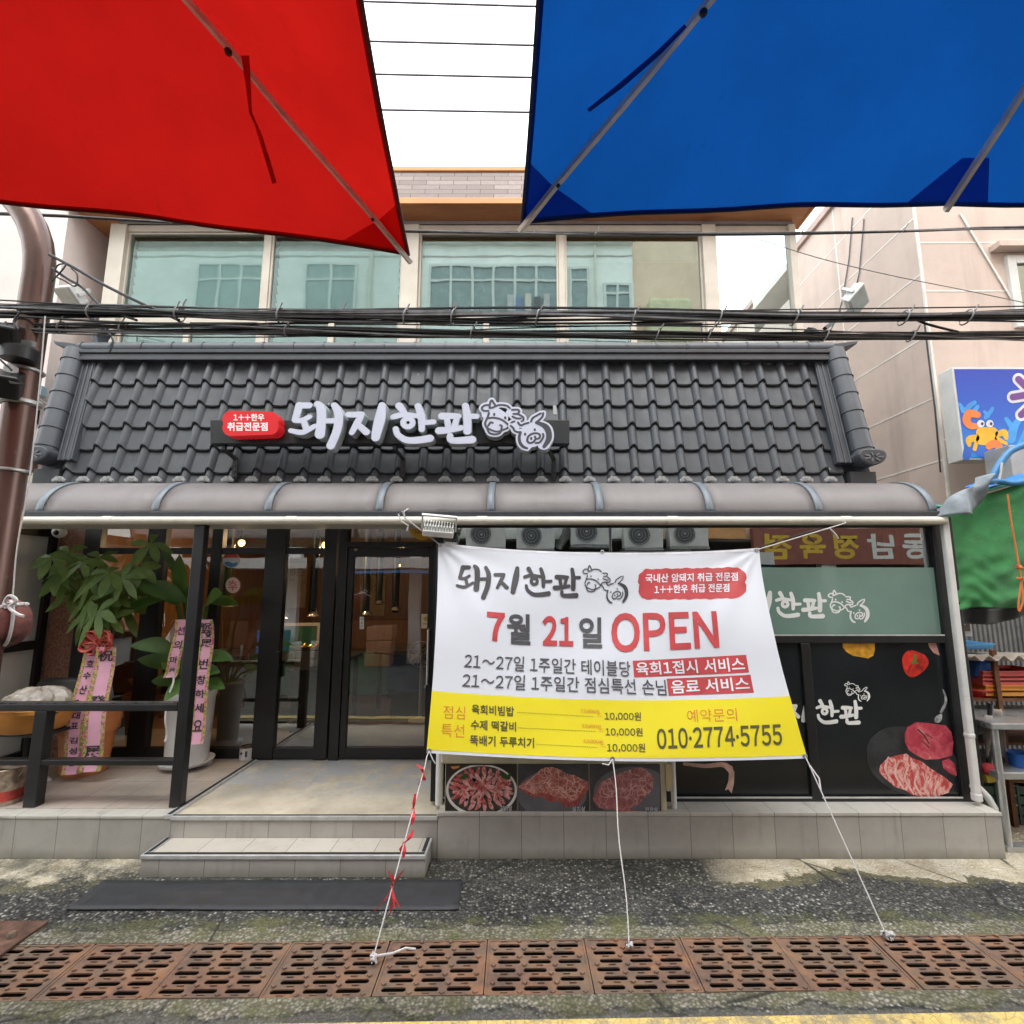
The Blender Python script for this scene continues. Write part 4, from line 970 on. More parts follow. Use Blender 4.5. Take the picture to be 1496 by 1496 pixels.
for L in LETTERS:
    lt = mark(L, tfS, onY(YL + .006, .1), "sign_letter", mRet, sg, 1.6, 6, True)
    mark(L, tfS, onY(YL, .005), "letter_face", mLit, lt, 1.6, 3.4, True)
cowfill = [[(1110, 165, 38), (1150, 195, 38)], [(1120, 235, 34), (1160, 240, 30)], [(1075, 130, 12), (1100, 120, 14)], [(1115, 100, 10)], [(1215, 165, 12), (1265, 195, 12)]]
pigfill = [[(1330, 260, 42), (1330, 320, 42)], [(1280, 290, 20), (1300, 360, 20)], [(1380, 280, 40), (1395, 355, 24)], [(1350, 220, 16), (1385, 180, 6)], [(1240, 250, 14)]]
bd_ = mark(COW + cowfill, tfS, onY(YL + .006, .1), "cow_emblem", mRet, sg, 1.6, 12, True); mark(COW + cowfill, tfS, onY(YL, .005), "emblem_face", mLit, bd_, 1.6, 10.5, True); mark(COW, tfS, onY(YL - .002), "emblem_lines", mLine, bd_, 1.0, 1.2)
YL2 = YL - .008
bd_ = mark(PIG + pigfill, tfS, onY(YL2 + .006, .1), "pig_emblem", mRet, sg, 1.6, 12, True); mark(PIG + pigfill, tfS, onY(YL2, .005), "emblem_face", mLit, bd_, 1.6, 10.5, True); mark(PIG, tfS, onY(YL2 - .002), "emblem_lines", mLine, bd_, 1.0, 1.2)
bg = mark([[(338, 613, 13), (394, 614, 13)], [(337, 625, 12), (395, 623, 12)], [(365, 618, 17)]], I2, onY(YL, .11), "sign_badge", mBadge, sg, 1.0, 0, True, 0)
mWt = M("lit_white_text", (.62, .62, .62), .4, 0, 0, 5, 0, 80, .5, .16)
text("1++한우", (341, 604.5, 386, 615), onY(YL - .002), "badge_lettering", mWt, bg, .025)
text("취급전문점", (332, 617, 391, 629.5), onY(YL - .002), "badge_lettering", mWt, bg, .03)

# ------------------------------------------------------------------ banner
c_tl, c_tr, c_bl, c_br = P(640, 793, 3.95), P(1110, 800, 3.95), P(623, 1100, 3.53), P(1180, 1108, 3.53)
bn0 = (c_tl + c_tr) / 2; dslope = (3.53 - 3.95) / (((c_bl + c_br) / 2).z - bn0.z)   # dY/dZ
nrm = Vector((0, -1, dslope)).normalized()
def on_banner(px, py, lift=0.0):
    a, b, c = ray(px, py); t = (bn0.y + dslope * (CAMH - bn0.z)) / (b - dslope * c)
    q = Vector((a * t, b * t, CAMH + c * t))
    u = (px - 630) / 530; v = (py - 795) / 310
    wv = -.045 * math.sin(math.pi * min(max(u, 0), 1)) * (.25 + .75 * math.sin(math.pi * min(max(v, 0), 1)))       # gentle belly away from the street
    for cx_, cy_, sgn in ((640, 793, 1), (1110, 800, -1)):                                 # pull creases running in from the tied top corners
        dx_, dy_ = px - cx_, py - cy_; r_ = math.hypot(dx_, dy_) + 1; an = math.atan2(dy_, dx_ * sgn)
        wv += .0055 * math.exp(-r_ / 105) * math.sin(an * 13) * min(1, r_ / 25)
    wv += .0095 * math.sin((px * .6 + py) / 34.0) * math.exp(-((u - .25) ** 2 + (v - .3) ** 2) * 5) + .003 * math.sin((px * .35 + py * 1.1) / 27.0 + 1) + .009 * math.sin((px * .55 - py * .8) / 30.0) * math.exp(-((u - .82) ** 2 + (v - .35) ** 2) * 7)
    return q + nrm * (wv + lift)
def bedge(u):     # photo outline of the cloth: top and bottom both sag between their ties
    top = 793 + 7 * u + 10.5 * math.sin(math.pi * u) ** .9; bot = 1100 + 8 * u + 8 * math.sin(math.pi * u)
    return top, bot
def bpx(u, v):
    t_, b_ = bedge(u); py = t_ + (b_ - t_) * v
    xl = 640 - 17 * v ** 1.15 + 3 * math.sin(math.pi * v); xr_ = 1110 + 70 * v ** 1.25 - 2 * math.sin(math.pi * v)
    return xl + (xr_ - xl) * u, py
ban = thing("opening_banner", "white and yellow printed opening banner tied across the shop front", "banner", tuple((c_bl + c_br) / 2))
def cloth(name, col):
    t = NT(name); c = t.mix(t.ramp(t.noise(3, 5), [(.35, 0.), (.75, .12)]), col, tuple(x * .7 for x in col))
    wv = t.n("ShaderNodeTexWave"); t.l(t.co, wv.inputs[0]); wv.inputs["Scale"].default_value = 260
    nb = t.bump(wv.outputs["Fac"], .08, .002)
    p = t.n("ShaderNodeBsdfPrincipled"); t.put(p.inputs["Base Color"], c); p.inputs["Roughness"].default_value = .5; t.l(nb, p.inputs["Normal"])
    tr = t.n("ShaderNodeBsdfTranslucent"); t.put(tr.inputs[0], c)
    mx = t.n("ShaderNodeMixShader"); mx.inputs[0].default_value = .12; t.l(p.outputs[0], mx.inputs[1]); t.l(tr.outputs[0], mx.inputs[2])
    return t.done(mx.outputs[0])
mBanW = cloth("white_banner_cloth", (.66, .68, .74)); mBanY = cloth("yellow_banner_print", (.78, .66, .012))
def bcloth(v0, v1, name, mat, lift=0, sag=0):
    return MB().grid(lambda u, v: on_banner(*bpx(u, v0 + (v1 - v0) * v), lift), 170, max(4, int(110 * (v1 - v0)))).build(name, mat, ban, smooth=True)
bcloth(0, 1, "banner_cloth", mBanW); bcloth(.705, .985, "yellow_panel", mBanY, .0014)
bw = MB()
bw.grid(lambda u, v: on_banner(*bpx(u, .0 + .011 * v), .0018), 60, 1); bw.build("hem", M("white_hem", (.64, .64, .68), .5), ban)
Bp = lambda lift: (lambda px, py, t: on_banner(px, py, lift))
mInk = M("charcoal_print", (.045, .042, .046), .5); mInk2 = M("soft_black_print", (.062, .062, .068), .5); mRedP = M("red_banner_print", (.44, .045, .05), .5); mOra = M("orange_red_print", (.60, .13, .03), .5); mOlive = M("dark_print_on_yellow", (.07, .065, .02), .5)
LZ = .0046
tfB = lambda x, y: (660 + x / 5.54, 810 + y / 5.54)
mark(ALLNAME, tfB, Bp(LZ), "logo_lettering", mInk, ban, 2.0, 1.6, False, 9); mark(COW, tfB, Bp(LZ), "cow_drawing", mInk, ban, 1.0, -.6, False, 9); mark(PIG, tfB, Bp(LZ), "pig_drawing", mInk, ban, 1.0, -.4, False, 9)
mark([[(948, 845, 13.5), (1010, 844, 14), (1076, 843, 14)], [(948, 859, 13), (1010, 858, 15), (1075, 857, 15)]], I2, Bp(.0018), "red_badge", mRedP, ban, 1.0, 1.2, False, 8, .9)
mWp = M("white_print", (.66, .66, .7), .5)
def bt(sx, q, mat, bold=0.0, name="banner_lettering", lift=LZ): return text(sx, q, Bp(lift), name, mat, ban, bold, 0, 7)
bt("국내산 암돼지 취급 전문점", [(944, 837.5), (1079, 835), (1079, 847.5), (944, 850)], mWp, .022)
bt("1++한우 취급 전문점", [(957.5, 853.5), (1066.5, 851.5), (1066.5, 864), (957.5, 866)], mWp, .022)
bt("7", [(711.4, 893), (737.5, 895), (737.5, 937), (711.4, 935)], mRedP, .036)
bt("월", [(740.5, 895.5), (775, 896.5), (775, 941), (740.5, 939.5)], mInk2, .026)
bt("21", [(792.5, 898), (838.5, 899), (838.5, 942.5), (792.5, 941.5)], mRedP, .036)
bt("일", [(847, 898.8), (881, 899.5), (881, 945.5), (847, 944.5)], mInk2, .026)
bt("OPEN", [(894.4, 893), (1047, 891.5), (1052.5, 946), (895, 952)], mRedP, .026)
bt("21~27일 1주일간 테이블당", [(679.4, 953.8), (922, 965), (923, 988), (677.4, 976)], mInk2, .008)
bt("21~27일 1주일간 점심특선 손님", [(676.5, 982.5), (974, 992.5), (976, 1015.5), (674.5, 1004.5)], mInk2, .008)
def bquad(q, mat, name, lift=.002):
    return MB().grid(lambda u, v: on_banner((q[0][0] * (1 - u) + q[1][0] * u) * (1 - v) + (q[3][0] * (1 - u) + q[2][0] * u) * v, (q[0][1] * (1 - u) + q[1][1] * u) * (1 - v) + (q[3][1] * (1 - u) + q[2][1] * u) * v, lift), 40, 8).build(name, mat, ban)
bquad([(926, 964), (1091, 956), (1095.8, 981.8), (928, 988.5)], mRedP, "red_box"); bquad([(976, 990.5), (1097.7, 985.2), (1102.5, 1011.4), (979, 1015.7)], mRedP, "red_box")
bt("육회1접시 서비스", [(930, 966.5), (1087, 959.5), (1090.5, 979.5), (932, 986)], mWp, .018)
bt("음료 서비스", [(981.5, 993), (1094, 988), (1097, 1008), (983.5, 1013)], mWp, .018)
for sx_, q in (("점심", [(648, 1030.6), (679.5, 1032), (679, 1050.5), (647.5, 1049)]), ("특선", [(645, 1057), (678.5, 1058), (678, 1077.5), (644.5, 1076)])): bt(sx_, q, mOra, -.012)
for sx_, q in (("육회비빔밥", [(689, 1028.5), (751, 1032), (751, 1046.5), (689, 1043)]), ("수제 떡갈비", [(688, 1051), (754, 1054.5), (754, 1069), (688, 1066)]), ("뚝배기 두루치기", [(686.6, 1073.5), (780.4, 1078), (780.4, 1093), (686.6, 1089)])): bt(sx_, q, mOlive, .02)
for (x0, y0, x1, y1) in ((756, 1040, 868, 1046), (757, 1062.6, 872, 1068), (784, 1086.7, 874, 1091.5)):
    dm = MB(); n_ = int((x1 - x0) / 2.6)
    for i in range(n_):
        u = i / n_; px, py = x0 + (x1 - x0) * u, y0 + (y1 - y0) * u
        dm.quad(on_banner(px, py, LZ), on_banner(px + 1.2, py, LZ), on_banner(px + 1.2, py + .9, LZ), on_banner(px, py + .9, LZ))
    dm.build("dotted_line", mOlive, ban)
for i, (x0, y0, x1, y1) in enumerate(((849, 1035, 876, 1042), (851, 1057, 878.5, 1064.2), (853, 1079.7, 881, 1086.8))):
    bt("12,000원", [(x0, y0 - 1), (x1, y0 + 1), (x1, y1 + 1), (x0, y1 - 1)], mOra, -.012, "old_price")
    mark([[(x0 - 1, (y0 + y1) / 2 - 1, .45), (x1 + 1, (y0 + y1) / 2 + 1, .45)], [(x1 - 3, y1 + 1.2, .45), (x1 + 2, y1 - .5, .45)], [(x1 + 2, y1 - .5, .45), (x1 - 2, y1 + 4.5, .45)], [(x1 - 2, y1 + 4.5, .45), (x1 + 4.5, y1 + 4, .45)], [(x1 + 2.5, y1 + 2.6, .45), (x1 + 4.5, y1 + 4, .45)]], I2, Bp(LZ + .001), "strike_mark", mOra, ban, .2, -.28, False, 10)
for q in ([(884, 1039.5), (937.5, 1040), (937.7, 1053), (884.3, 1052)], [(885, 1062.5), (939.5, 1063), (939.7, 1076), (885.3, 1075.5)], [(887, 1085.5), (942.7, 1086), (943, 1099.5), (887.3, 1099)]): bt("10,000원", q, mOlive, .012)
bt("예약문의", [(1005, 1036.5), (1076.5, 1034), (1077.7, 1053), (1006, 1055)], mOra, -.012)
bt("010·2774·5755", [(960, 1064.5), (1140.5, 1057.5), (1143.4, 1088.5), (961, 1094.5)], mOlive, .018)
# eyelets
def eyelet(px, py):
    c = on_banner(px, py, .005); pts = [c + Vector((.012 * math.cos(a), 0, .012 * math.sin(a))) for a in [2 * math.pi * k / 12 for k in range(13)]]
    return MB().tube(pts, .004, 6).build("eyelet", M("steel_eyelet", (.35, .35, .35), .35, .8), ban, smooth=True)
for p in ((643, 796), (880, 806.5), (1106, 803), (627, 1097), (895, 1109), (1176, 1105)): eyelet(*p)
mCord = M("white_nylon_cord", (.52, .50, .49), .6, 0, .1, 60, .3, 300)
def cord(name, label, pts, r=.0036, cat="cord", mat=None): return tag(MB().tube(pts, r, 7).build(name, mat or mCord, smooth=True), label, cat)
def knot(c, r=.012, n=22, seed=1):
    q = random.Random(seed); c = Vector(c); return [c + Vector((q.uniform(-1, 1), q.uniform(-1, 1), q.uniform(-.6, .6))) * r for _ in range(n)]
e = on_banner(627, 1097, .008); g0 = G(543, 1408, .008)
cl = cord("tie_cord", "white cord with red ribbon scraps from banner's bottom left corner down to the grate", [e, e + Vector((-.01, -.02, -.03))] + [e.lerp(g0, k / 12) for k in range(1, 13)])
MB().tube([e, e + Vector((.03, -.02, -.05)), e + Vector((.045, -.01, -.075))], .004, 6).build("loose_end", mCord, cl, smooth=True)
MB().tube([g0 + Vector((0, 0, .03))] + [g0 + Vector(q) for q in ((.03, .01, .03), (.09, .05, .015), (.15, .08, .02), (.20, .085, .012))], .006, 7).build("loose_end", mCord, cl, smooth=True)
MB().tube(knot(g0 + Vector((0.01, 0, .03)), .02), .006, 6).build("cord_knot", mCord, cl, smooth=True)
mRib = M("red_plastic_ribbon", (.66, .05, .06), .35, 0, .2, 40)
for t_, n_, sz in ((.13, 3, .075), (.33, 4, .085), (.5, 4, .075), (.70, 9, .14)):
    c = e.lerp(g0, t_); q = random.Random(int(t_ * 100)); rb = MB()
    for k in range(n_):
        d = Vector((q.uniform(-.6, .6), q.uniform(-.4, .2), q.choice((-1, 1, -1)) * q.uniform(.5, 1))).normalized() * sz * q.uniform(.6, 1.1); wv_ = Vector((.009, .004, 0)) if n_ < 9 else Vector((.004, .002, 0))
        p1 = c + d * .5 + Vector((q.uniform(-.015, .015), -.01, 0)); p2 = c + d
        rb.add([c - wv_ * .5, c + wv_ * .5, p1 + wv_, p1 - wv_, p2 + wv_ * .8, p2 - wv_ * .8], [(0, 1, 2, 3), (3, 2, 4, 5)])
    rb.tube(knot(c, .009, 10, 3), .004, 5); rb.build("ribbon_scrap", mRib, cl)
e = on_banner(895, 1109, .008); g0 = G(920, 1384, .008)
cl = cord("tie_cord", "white cord from the middle of the banner's bottom edge straight down to a grate", [e] + [e.lerp(g0, k / 10) + Vector((.006 * math.sin(k), 0, 0)) for k in range(1, 11)])
MB().tube([e, e + Vector((-.03, -.02, -.03)), e + Vector((-.07, -.01, -.025))], .004, 6).build("loose_end", mCord, cl, smooth=True)
MB().tube(knot(g0 + Vector((0, 0, .012)), .016, 18, 4), .006, 6).build("cord_knot", mCord, cl, smooth=True)
e = on_banner(1176, 1105, .008); g0 = G(1297, 1371, .008)
cl = cord("tie_cord", "white cord from banner's bottom right corner slanting out to a right-hand grate", [e] + [e.lerp(g0, k / 10) for k in range(1, 11)])
MB().tube([e.lerp(g0, .05), e.lerp(g0, .14) + Vector((.02, -.01, 0)), e.lerp(g0, .22)], .005, 6).build("loose_end", mCord, cl, smooth=True)
MB().tube(knot(g0 + Vector((0.0, 0, .02)), .03, 20, 8), .006, 6).build("cord_knot", mCord, cl, smooth=True)
e = on_banner(643, 796, .006); g1 = P(592, 757, YG - .09)
cl = cord("tie_cord", "white cord tying banner's top left corner to the gutter beside the floodlight", [e, e.lerp(g1, .5), g1, g1 + Vector((-.01, -.01, .05)), g1 + Vector((.01, .05, .08))], .0045)
MB().tube([g1, g1 + Vector((-.02, -.02, .05)), g1 + Vector((-.05, -.02, .03)), g1 + Vector((-.02, -.03, -.03)), g1 + Vector((.03, -.02, -.06)), g1 + Vector((.02, -.02, -.1))], .005, 6).build("loose_end", mCord, cl, smooth=True)
e = on_banner(1106, 803, .006); g1 = P(1236, 764, YG - .09)
cl = cord("tie_cord", "white cord tying banner's top right corner to the ivory gutter", [e, e.lerp(g1, .5), g1, g1 + Vector((0, .05, .05))], .0045)
g2 = e.lerp(g1, .75); MB().tube([g2, g2 + Vector((.04, -.01, .01)), g2 + Vector((.07, -.02, -.03)), g2 + Vector((.10, -.01, -.07))], .006, 6).build("loose_end", mCord, cl, smooth=True)

# ------------------------------------------------------------------ floodlights
def floodlight(name, label, c, tilt, yaw, sz, body, glassm, roll=0):
    t_ = thing(name, label, "floodlight", tuple(c)); Rm = Matrix.Rotation(yaw, 3, 'Z') @ Matrix.Rotation(tilt, 3, 'X') @ Matrix.Rotation(roll, 3, 'Y'); c = Vector(c)
    def tr(mb): mb.v = [tuple(Rm @ Vector(q) + c) for q in mb.v]; return mb
    w_, h_, d_ = sz
    tr(MB().box(-w_, w_, -d_, d_, -h_, h_)).build("lamp_housing", body, t_, bevel=.008)
    tr(MB().box(-w_ * .84, w_ * .84, -d_ - .004, -d_ - .001, -h_ * .84, h_ * .84)).build("lamp_glass", glassm, t_)
    f_ = MB()
    for k in range(11): x = -w_ + .01 + (2 * w_ - .02) * k / 10; f_.box(x - .003, x + .003, d_ + .0005, d_ + .035, -h_ * .9, h_ * .9)
    tr(f_).build("cooling_fins", body, t_)
    b_ = MB().bar((-w_ - .012, 0, 0), (-w_ - .012, d_ + .09, 0), .012, .03); b_.bar((w_ + .012, 0, 0), (w_ + .012, d_ + .09, 0), .012, .03); b_.bar((-w_ - .018, d_ + .09, 0), (w_ + .018, d_ + .09, 0), .03, .012)
    tr(b_).build("mount_bracket", body, t_); return t_
mGl = M("lamp_glass_grey", (.35, .42, .42), .15, 0, .1)
floodlight("floodlight", "white floodlight with cooling fins hanging at the banner's top left corner", P(641, 774, 3.93), R(122), R(14), (.115, .085, .025), mWhite, mGl, R(-8))
fl = floodlight("floodlight", "square pale floodlight high on the pink wall to the right", P(1252, 442, 4.9) + Vector((0, 0, .02)), R(38), R(35), (.14, .11, .03), M("pale_grey_housing", (.55, .56, .55), .4), mGl, R(20))
MB().bar(P(1252, 447, 4.95), P(1205, 480, 4.7), .035, .035).build("lamp_arm", mBlack, fl)
floodlight("floodlight", "small square white floodlight on the pale wall to the left", P(101, 432, 4.55), R(48), R(-25), (.12, .09, .03), mWhite, M("lamp_glass_beige", (.45, .43, .38), .3), R(10))

# ------------------------------------------------------------------ parasols
def parasol(name, label, hub, rot, half, ze, rise, col, ribm, strap):
    """square market parasol; hub (x,y), half side, edge height ze, apex ze+rise"""
    fab = fabric(name + "_canvas", col, .62); pk = fabric(name + "_corner_patch", tuple(min(.9, x * 1.8 + .05) for x in col), .75); sm_ = M(name + "_seam", tuple(x * .2 + .003 for x in col), .8)
    t_ = thing(name, label, "parasol", (hub[0], hub[1], 0)); cr, sr = math.cos(rot), math.sin(rot)
    def W(x, y, z): return Vector((hub[0] + x * cr - y * sr, hub[1] + x * sr + y * cr, z))
    def surf(x, y):      # canopy height over local x,y in [-1,1]
        m_ = max(abs(x), abs(y)); o_ = min(abs(x), abs(y)) / m_ if m_ > 1e-6 else 0
        sag = .075 * math.sin(math.pi * min(1, m_)) * (1 - o_ ** 2) + .007 * math.sin(17 * o_ + 5 * m_) * m_ * (1 - o_) + .005 * math.exp(-((1 - o_) / .10) ** 2) * math.sin(26 * m_) + .004 * math.sin(11 * x + 7 * y + 2 * math.sin(9 * y)) * m_; lift = .05 * m_ * m_ * (1 - o_ ** 2)
        return ze + rise * (1 - m_) - sag * .6 + lift * .5
    N = 56
    def cpt(x, y):
        m_ = max(abs(x), abs(y)); o_ = min(abs(x), abs(y)) / m_ if m_ > 1e-6 else 0
        pull = 1 - .035 * m_ * m_ * (1 - o_ ** 2)
        return W(x * half * (pull if abs(x) >= abs(y) else 1), y * half * (pull if abs(y) > abs(x) else 1), surf(x, y))
    MB().grid(lambda u, v: cpt(u * 2 - 1, v * 2 - 1), N * 2, N * 2).build("canopy", fab, t_, smooth=False)
    bpy.data.objects[t_.name]
    cb = t_.children[0].data; cb.shade_smooth(); cb.set_sharp_from_angle(angle=R(14))
    for sx_, sy_ in ((1, 1), (1, -1), (-1, 1), (-1, -1)):
        a = .14; q = MB(); f_ = lambda x, y: cpt(x * sx_, y * sy_) - Vector((0, 0, .004))
        q.add([f_(1, 1), f_(1, 1 - a * 1.3), f_(1 - a * .5, 1 - a * .5), f_(1 - a * 1.3, 1)], [(0, 1, 2), (0, 2, 3)]); q.build("corner_pocket", pk, t_)
        pts = [cpt(k * sx_ / 12, k * sy_ / 12) - Vector((0, 0, .022)) for k in range(1, 13)]; rb = MB()
        for i in range(11): rb.bar(pts[i], pts[i + 1] + (pts[i + 1] - pts[i]) * (.06 if i == 10 else .004), .013, .02)
        r_ = rb.build("rib", ribm, t_); MB().ball(pts[7] - Vector((0, 0, .012)), .011, 8).ball(pts[10] - Vector((0, 0, .01)), .007, 8).build("rib_rivet", mBlack, r_)
    for sx_, sy_ in ((1, 0), (-1, 0), (0, 1), (0, -1)):
        pts = [cpt(k * sx_ / 12, k * sy_ / 12) - Vector((0, 0, .022)) for k in range(1, 13)]; rb = MB()
        if (sx_, sy_) in strap.get('mid', ((1, 0), (-1, 0), (0, 1), (0, -1))):
            for i in range(11): rb.bar(pts[i], pts[i + 1], .013, .02)
            rb.build("rib", ribm, t_)
            a = .10; tx, ty = -sy_, sx_; f_ = lambda k, o_: cpt(sx_ * k + tx * o_, sy_ * k + ty * o_) - Vector((0, 0, .004))
            MB().add([f_(.998, -a), f_(.998, a), f_(.9, .03), f_(.9, -.03)], [(0, 1, 2, 3)]).build("rib_pocket", pk, t_)
    hm = MB()
    for sx_, sy_, tx, ty in ((1, 0, 0, 1), (-1, 0, 0, 1), (0, 1, 1, 0), (0, -1, 1, 0)):
        hm.grid(lambda u, v: cpt((sx_ + tx * (u * 2 - 1)) * (.999 - .009 * v), (sy_ + ty * (u * 2 - 1)) * (.999 - .009 * v)) - Vector((0, 0, .003)), 56, 1)
    hm.build("hem", fab, t_)
    ed = MB()
    for sx_, sy_, tx, ty in ((1, 0, 0, 1), (-1, 0, 0, 1), (0, 1, 1, 0), (0, -1, 1, 0)):
        ed.tube([cpt(sx_ + tx * k, sy_ + ty * k) for k in [i / 14 - 1 for i in range(29)]], .005, 6)
    ed.build("edge_seam", sm_, t_)
    MB().tube([W(0, 0, .05), W(0, 0, ze + rise + .06)], .024, 14).build("pole", M("parasol_pole_steel", (.45, .45, .45), .35, .8), t_, smooth=True)
    MB().lathe([(0, .08), (.06, .06), (.07, -.04), (.03, -.1), (.024, -.12)], W(0, 0, ze + rise), 16).build("hub", mBlack, t_, smooth=True)
    MB().lathe([(0, .0), (.24, .0), (.26, .03), (.22, .10), (.05, .14), (.03, .30), (0, .30)], W(0, 0, 0.0), 24).build("base_weight", M("grey_concrete_base", (.3, .3, .29), .9), t_, smooth=True)
    if 'tie' in strap:
        pts = strap['tie']; q = MB()
        for i in range(len(pts) - 1): q.slab([pts[i][0], pts[i][1], pts[i + 1][1], pts[i + 1][0]], (0, 0, .002))
        q.build("tie_strap", pk, t_)  # a strap's shadow through the canopy, put in as a strip below it
    return t_
mRibS = M("weathered_rib_steel", (.72, .66, .58), .5, .3, .15, 12)
ZE = CAMH + 1.2
def at_h(px, py, dz): a, b, c = ray(px, py); t = dz / c; return Vector((a * t, b * t, CAMH + dz))
def strapquads(lst, dz): return [(at_h(x0, y0, d), at_h(x1, y1, d)) for (x0, y0, x1, y1), d in zip(lst, dz)]
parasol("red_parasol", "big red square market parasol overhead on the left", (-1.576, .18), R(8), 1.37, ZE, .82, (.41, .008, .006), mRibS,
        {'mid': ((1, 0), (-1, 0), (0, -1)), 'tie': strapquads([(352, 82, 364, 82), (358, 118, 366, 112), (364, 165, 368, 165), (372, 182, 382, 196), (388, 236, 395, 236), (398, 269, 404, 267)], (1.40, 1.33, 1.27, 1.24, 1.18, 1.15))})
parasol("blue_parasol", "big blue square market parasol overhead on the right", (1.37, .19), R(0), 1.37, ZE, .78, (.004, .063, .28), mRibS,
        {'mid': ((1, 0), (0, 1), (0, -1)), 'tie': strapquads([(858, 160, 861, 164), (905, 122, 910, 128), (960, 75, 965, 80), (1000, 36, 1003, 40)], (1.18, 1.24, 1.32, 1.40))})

# ------------------------------------------------------------------ utility pole, cables
ut = thing("utility_pole", "brown steel pole bending over at its top, by the left edge", "utility pole", (-2.67, 2.64, 0))
def pole_mat():
    t = NT("brown_painted_steel"); f = t.noise(3, 7, .7, t.mapv((1, 1, .25))); c = t.ramp(f, [(.3, (.07, .034, .027)), (.7, (.15, .082, .062))])
    c = t.mix(t.ramp(t.noise(24, 6, .7), [(.62, 0.), (.72, .5)]), c, (.2, .17, .14)); return t.done(t.bsdf(c, .26, .45, None, .6))
ptz = [(-2.67, 2.64, z) for z in (0, 1, 2, 3, 3.55)]
for k in range(1, 9):
    a = R(75 * k / 8); ptz.append((-2.67 - .66 * (1 - math.cos(a)), 2.64, 3.55 + .66 * math.sin(a)))
l_ = Vector(ptz[-1]); d_ = (l_ - Vector(ptz[-2])).normalized(); ptz += [tuple(l_ + d_ * .3), tuple(l_ + d_ * .9)]
MB().tube(ptz, .07, 20).build("pole_shaft", pole_mat(), ut, smooth=True)
mSteel = M("galvanised_steel", (.42, .42, .41), .4, .7, .15, 20, 0, 80, .5, 0, .3); mCab = M("black_cable", (.022, .022, .024), .45, 0, .3, 12); mCabG = M("grey_cable", (.17, .17, .18), .5, 0, .3, 12)
for z in (2.82, 3.0, 2.45): MB().tube([(-2.67 + .076 * math.cos(R(a)), 2.64 + .076 * math.sin(R(a)), z) for a in range(0, 361, 20)], .009 if z != 2.82 else .016, 6).build("pole_clamp", mSteel, ut, smooth=True)
def pbox(px, py, Y, w_, h_, d_, tilt=0, yaw=0):
    c = P(px, py, Y); q = MB().box(-w_, w_, -d_, d_, -h_, h_); m_ = Matrix.Rotation(yaw, 3, 'Z') @ Matrix.Rotation(tilt, 3, 'X'); q.v = [tuple(m_ @ Vector(k) + c) for k in q.v]; return q
hl = thing("horn_speaker_light", "black spotlight heads on a bracket of the brown pole at left edge", "spotlight", tuple(P(15, 500, 2.5)))
pbox(4, 488, 2.52, .075, .05, .09, R(25), R(30)).build("lamp_head", mBlack, hl, bevel=.012)
MB().lathe([(0, 0), (.075, 0), (.078, .06), (.06, .075), (0, .08)], P(28, 527, 2.55), 20).build("lamp_cup", mBlack, hl, smooth=True)
MB().bar(P(24, 500, 2.56), P(50, 503, 2.56), .03, .02).bar(P(22, 500, 2.55), P(26, 520, 2.54), .02, .02).build("bracket", mSteel, hl)
l2 = pbox(2, 560, 2.52, .08, .06, .08, R(30), R(35)).build("lamp_head", mBlack, hl, bevel=.012)
pbox(16, 541, 2.54, .022, .022, .02).build("white_junction_box", mWhite, hl, bevel=.004)
MB().slab([P(10, 548, 2.5), P(36, 562, 2.5), P(14, 560, 2.45)], (0, .01, .0)).build("lamp_visor", mBlack, hl)
for k, pts in enumerate(([(0, 525), (6, 531), (12, 536), (17, 541)], [(18, 546), (14, 556), (6, 566)], [(8, 470), (14, 490), (10, 500)], [(30, 455), (20, 470), (26, 480), (20, 490)])):
    MB().tube(smooth_pts([tuple(P(*p, 2.5)) for p in pts], 6), .005, 6).build("lamp_wire", mCab, hl, smooth=True)
YC = 2.58
def wire_z(py, Y): return ZZ(py, Y)
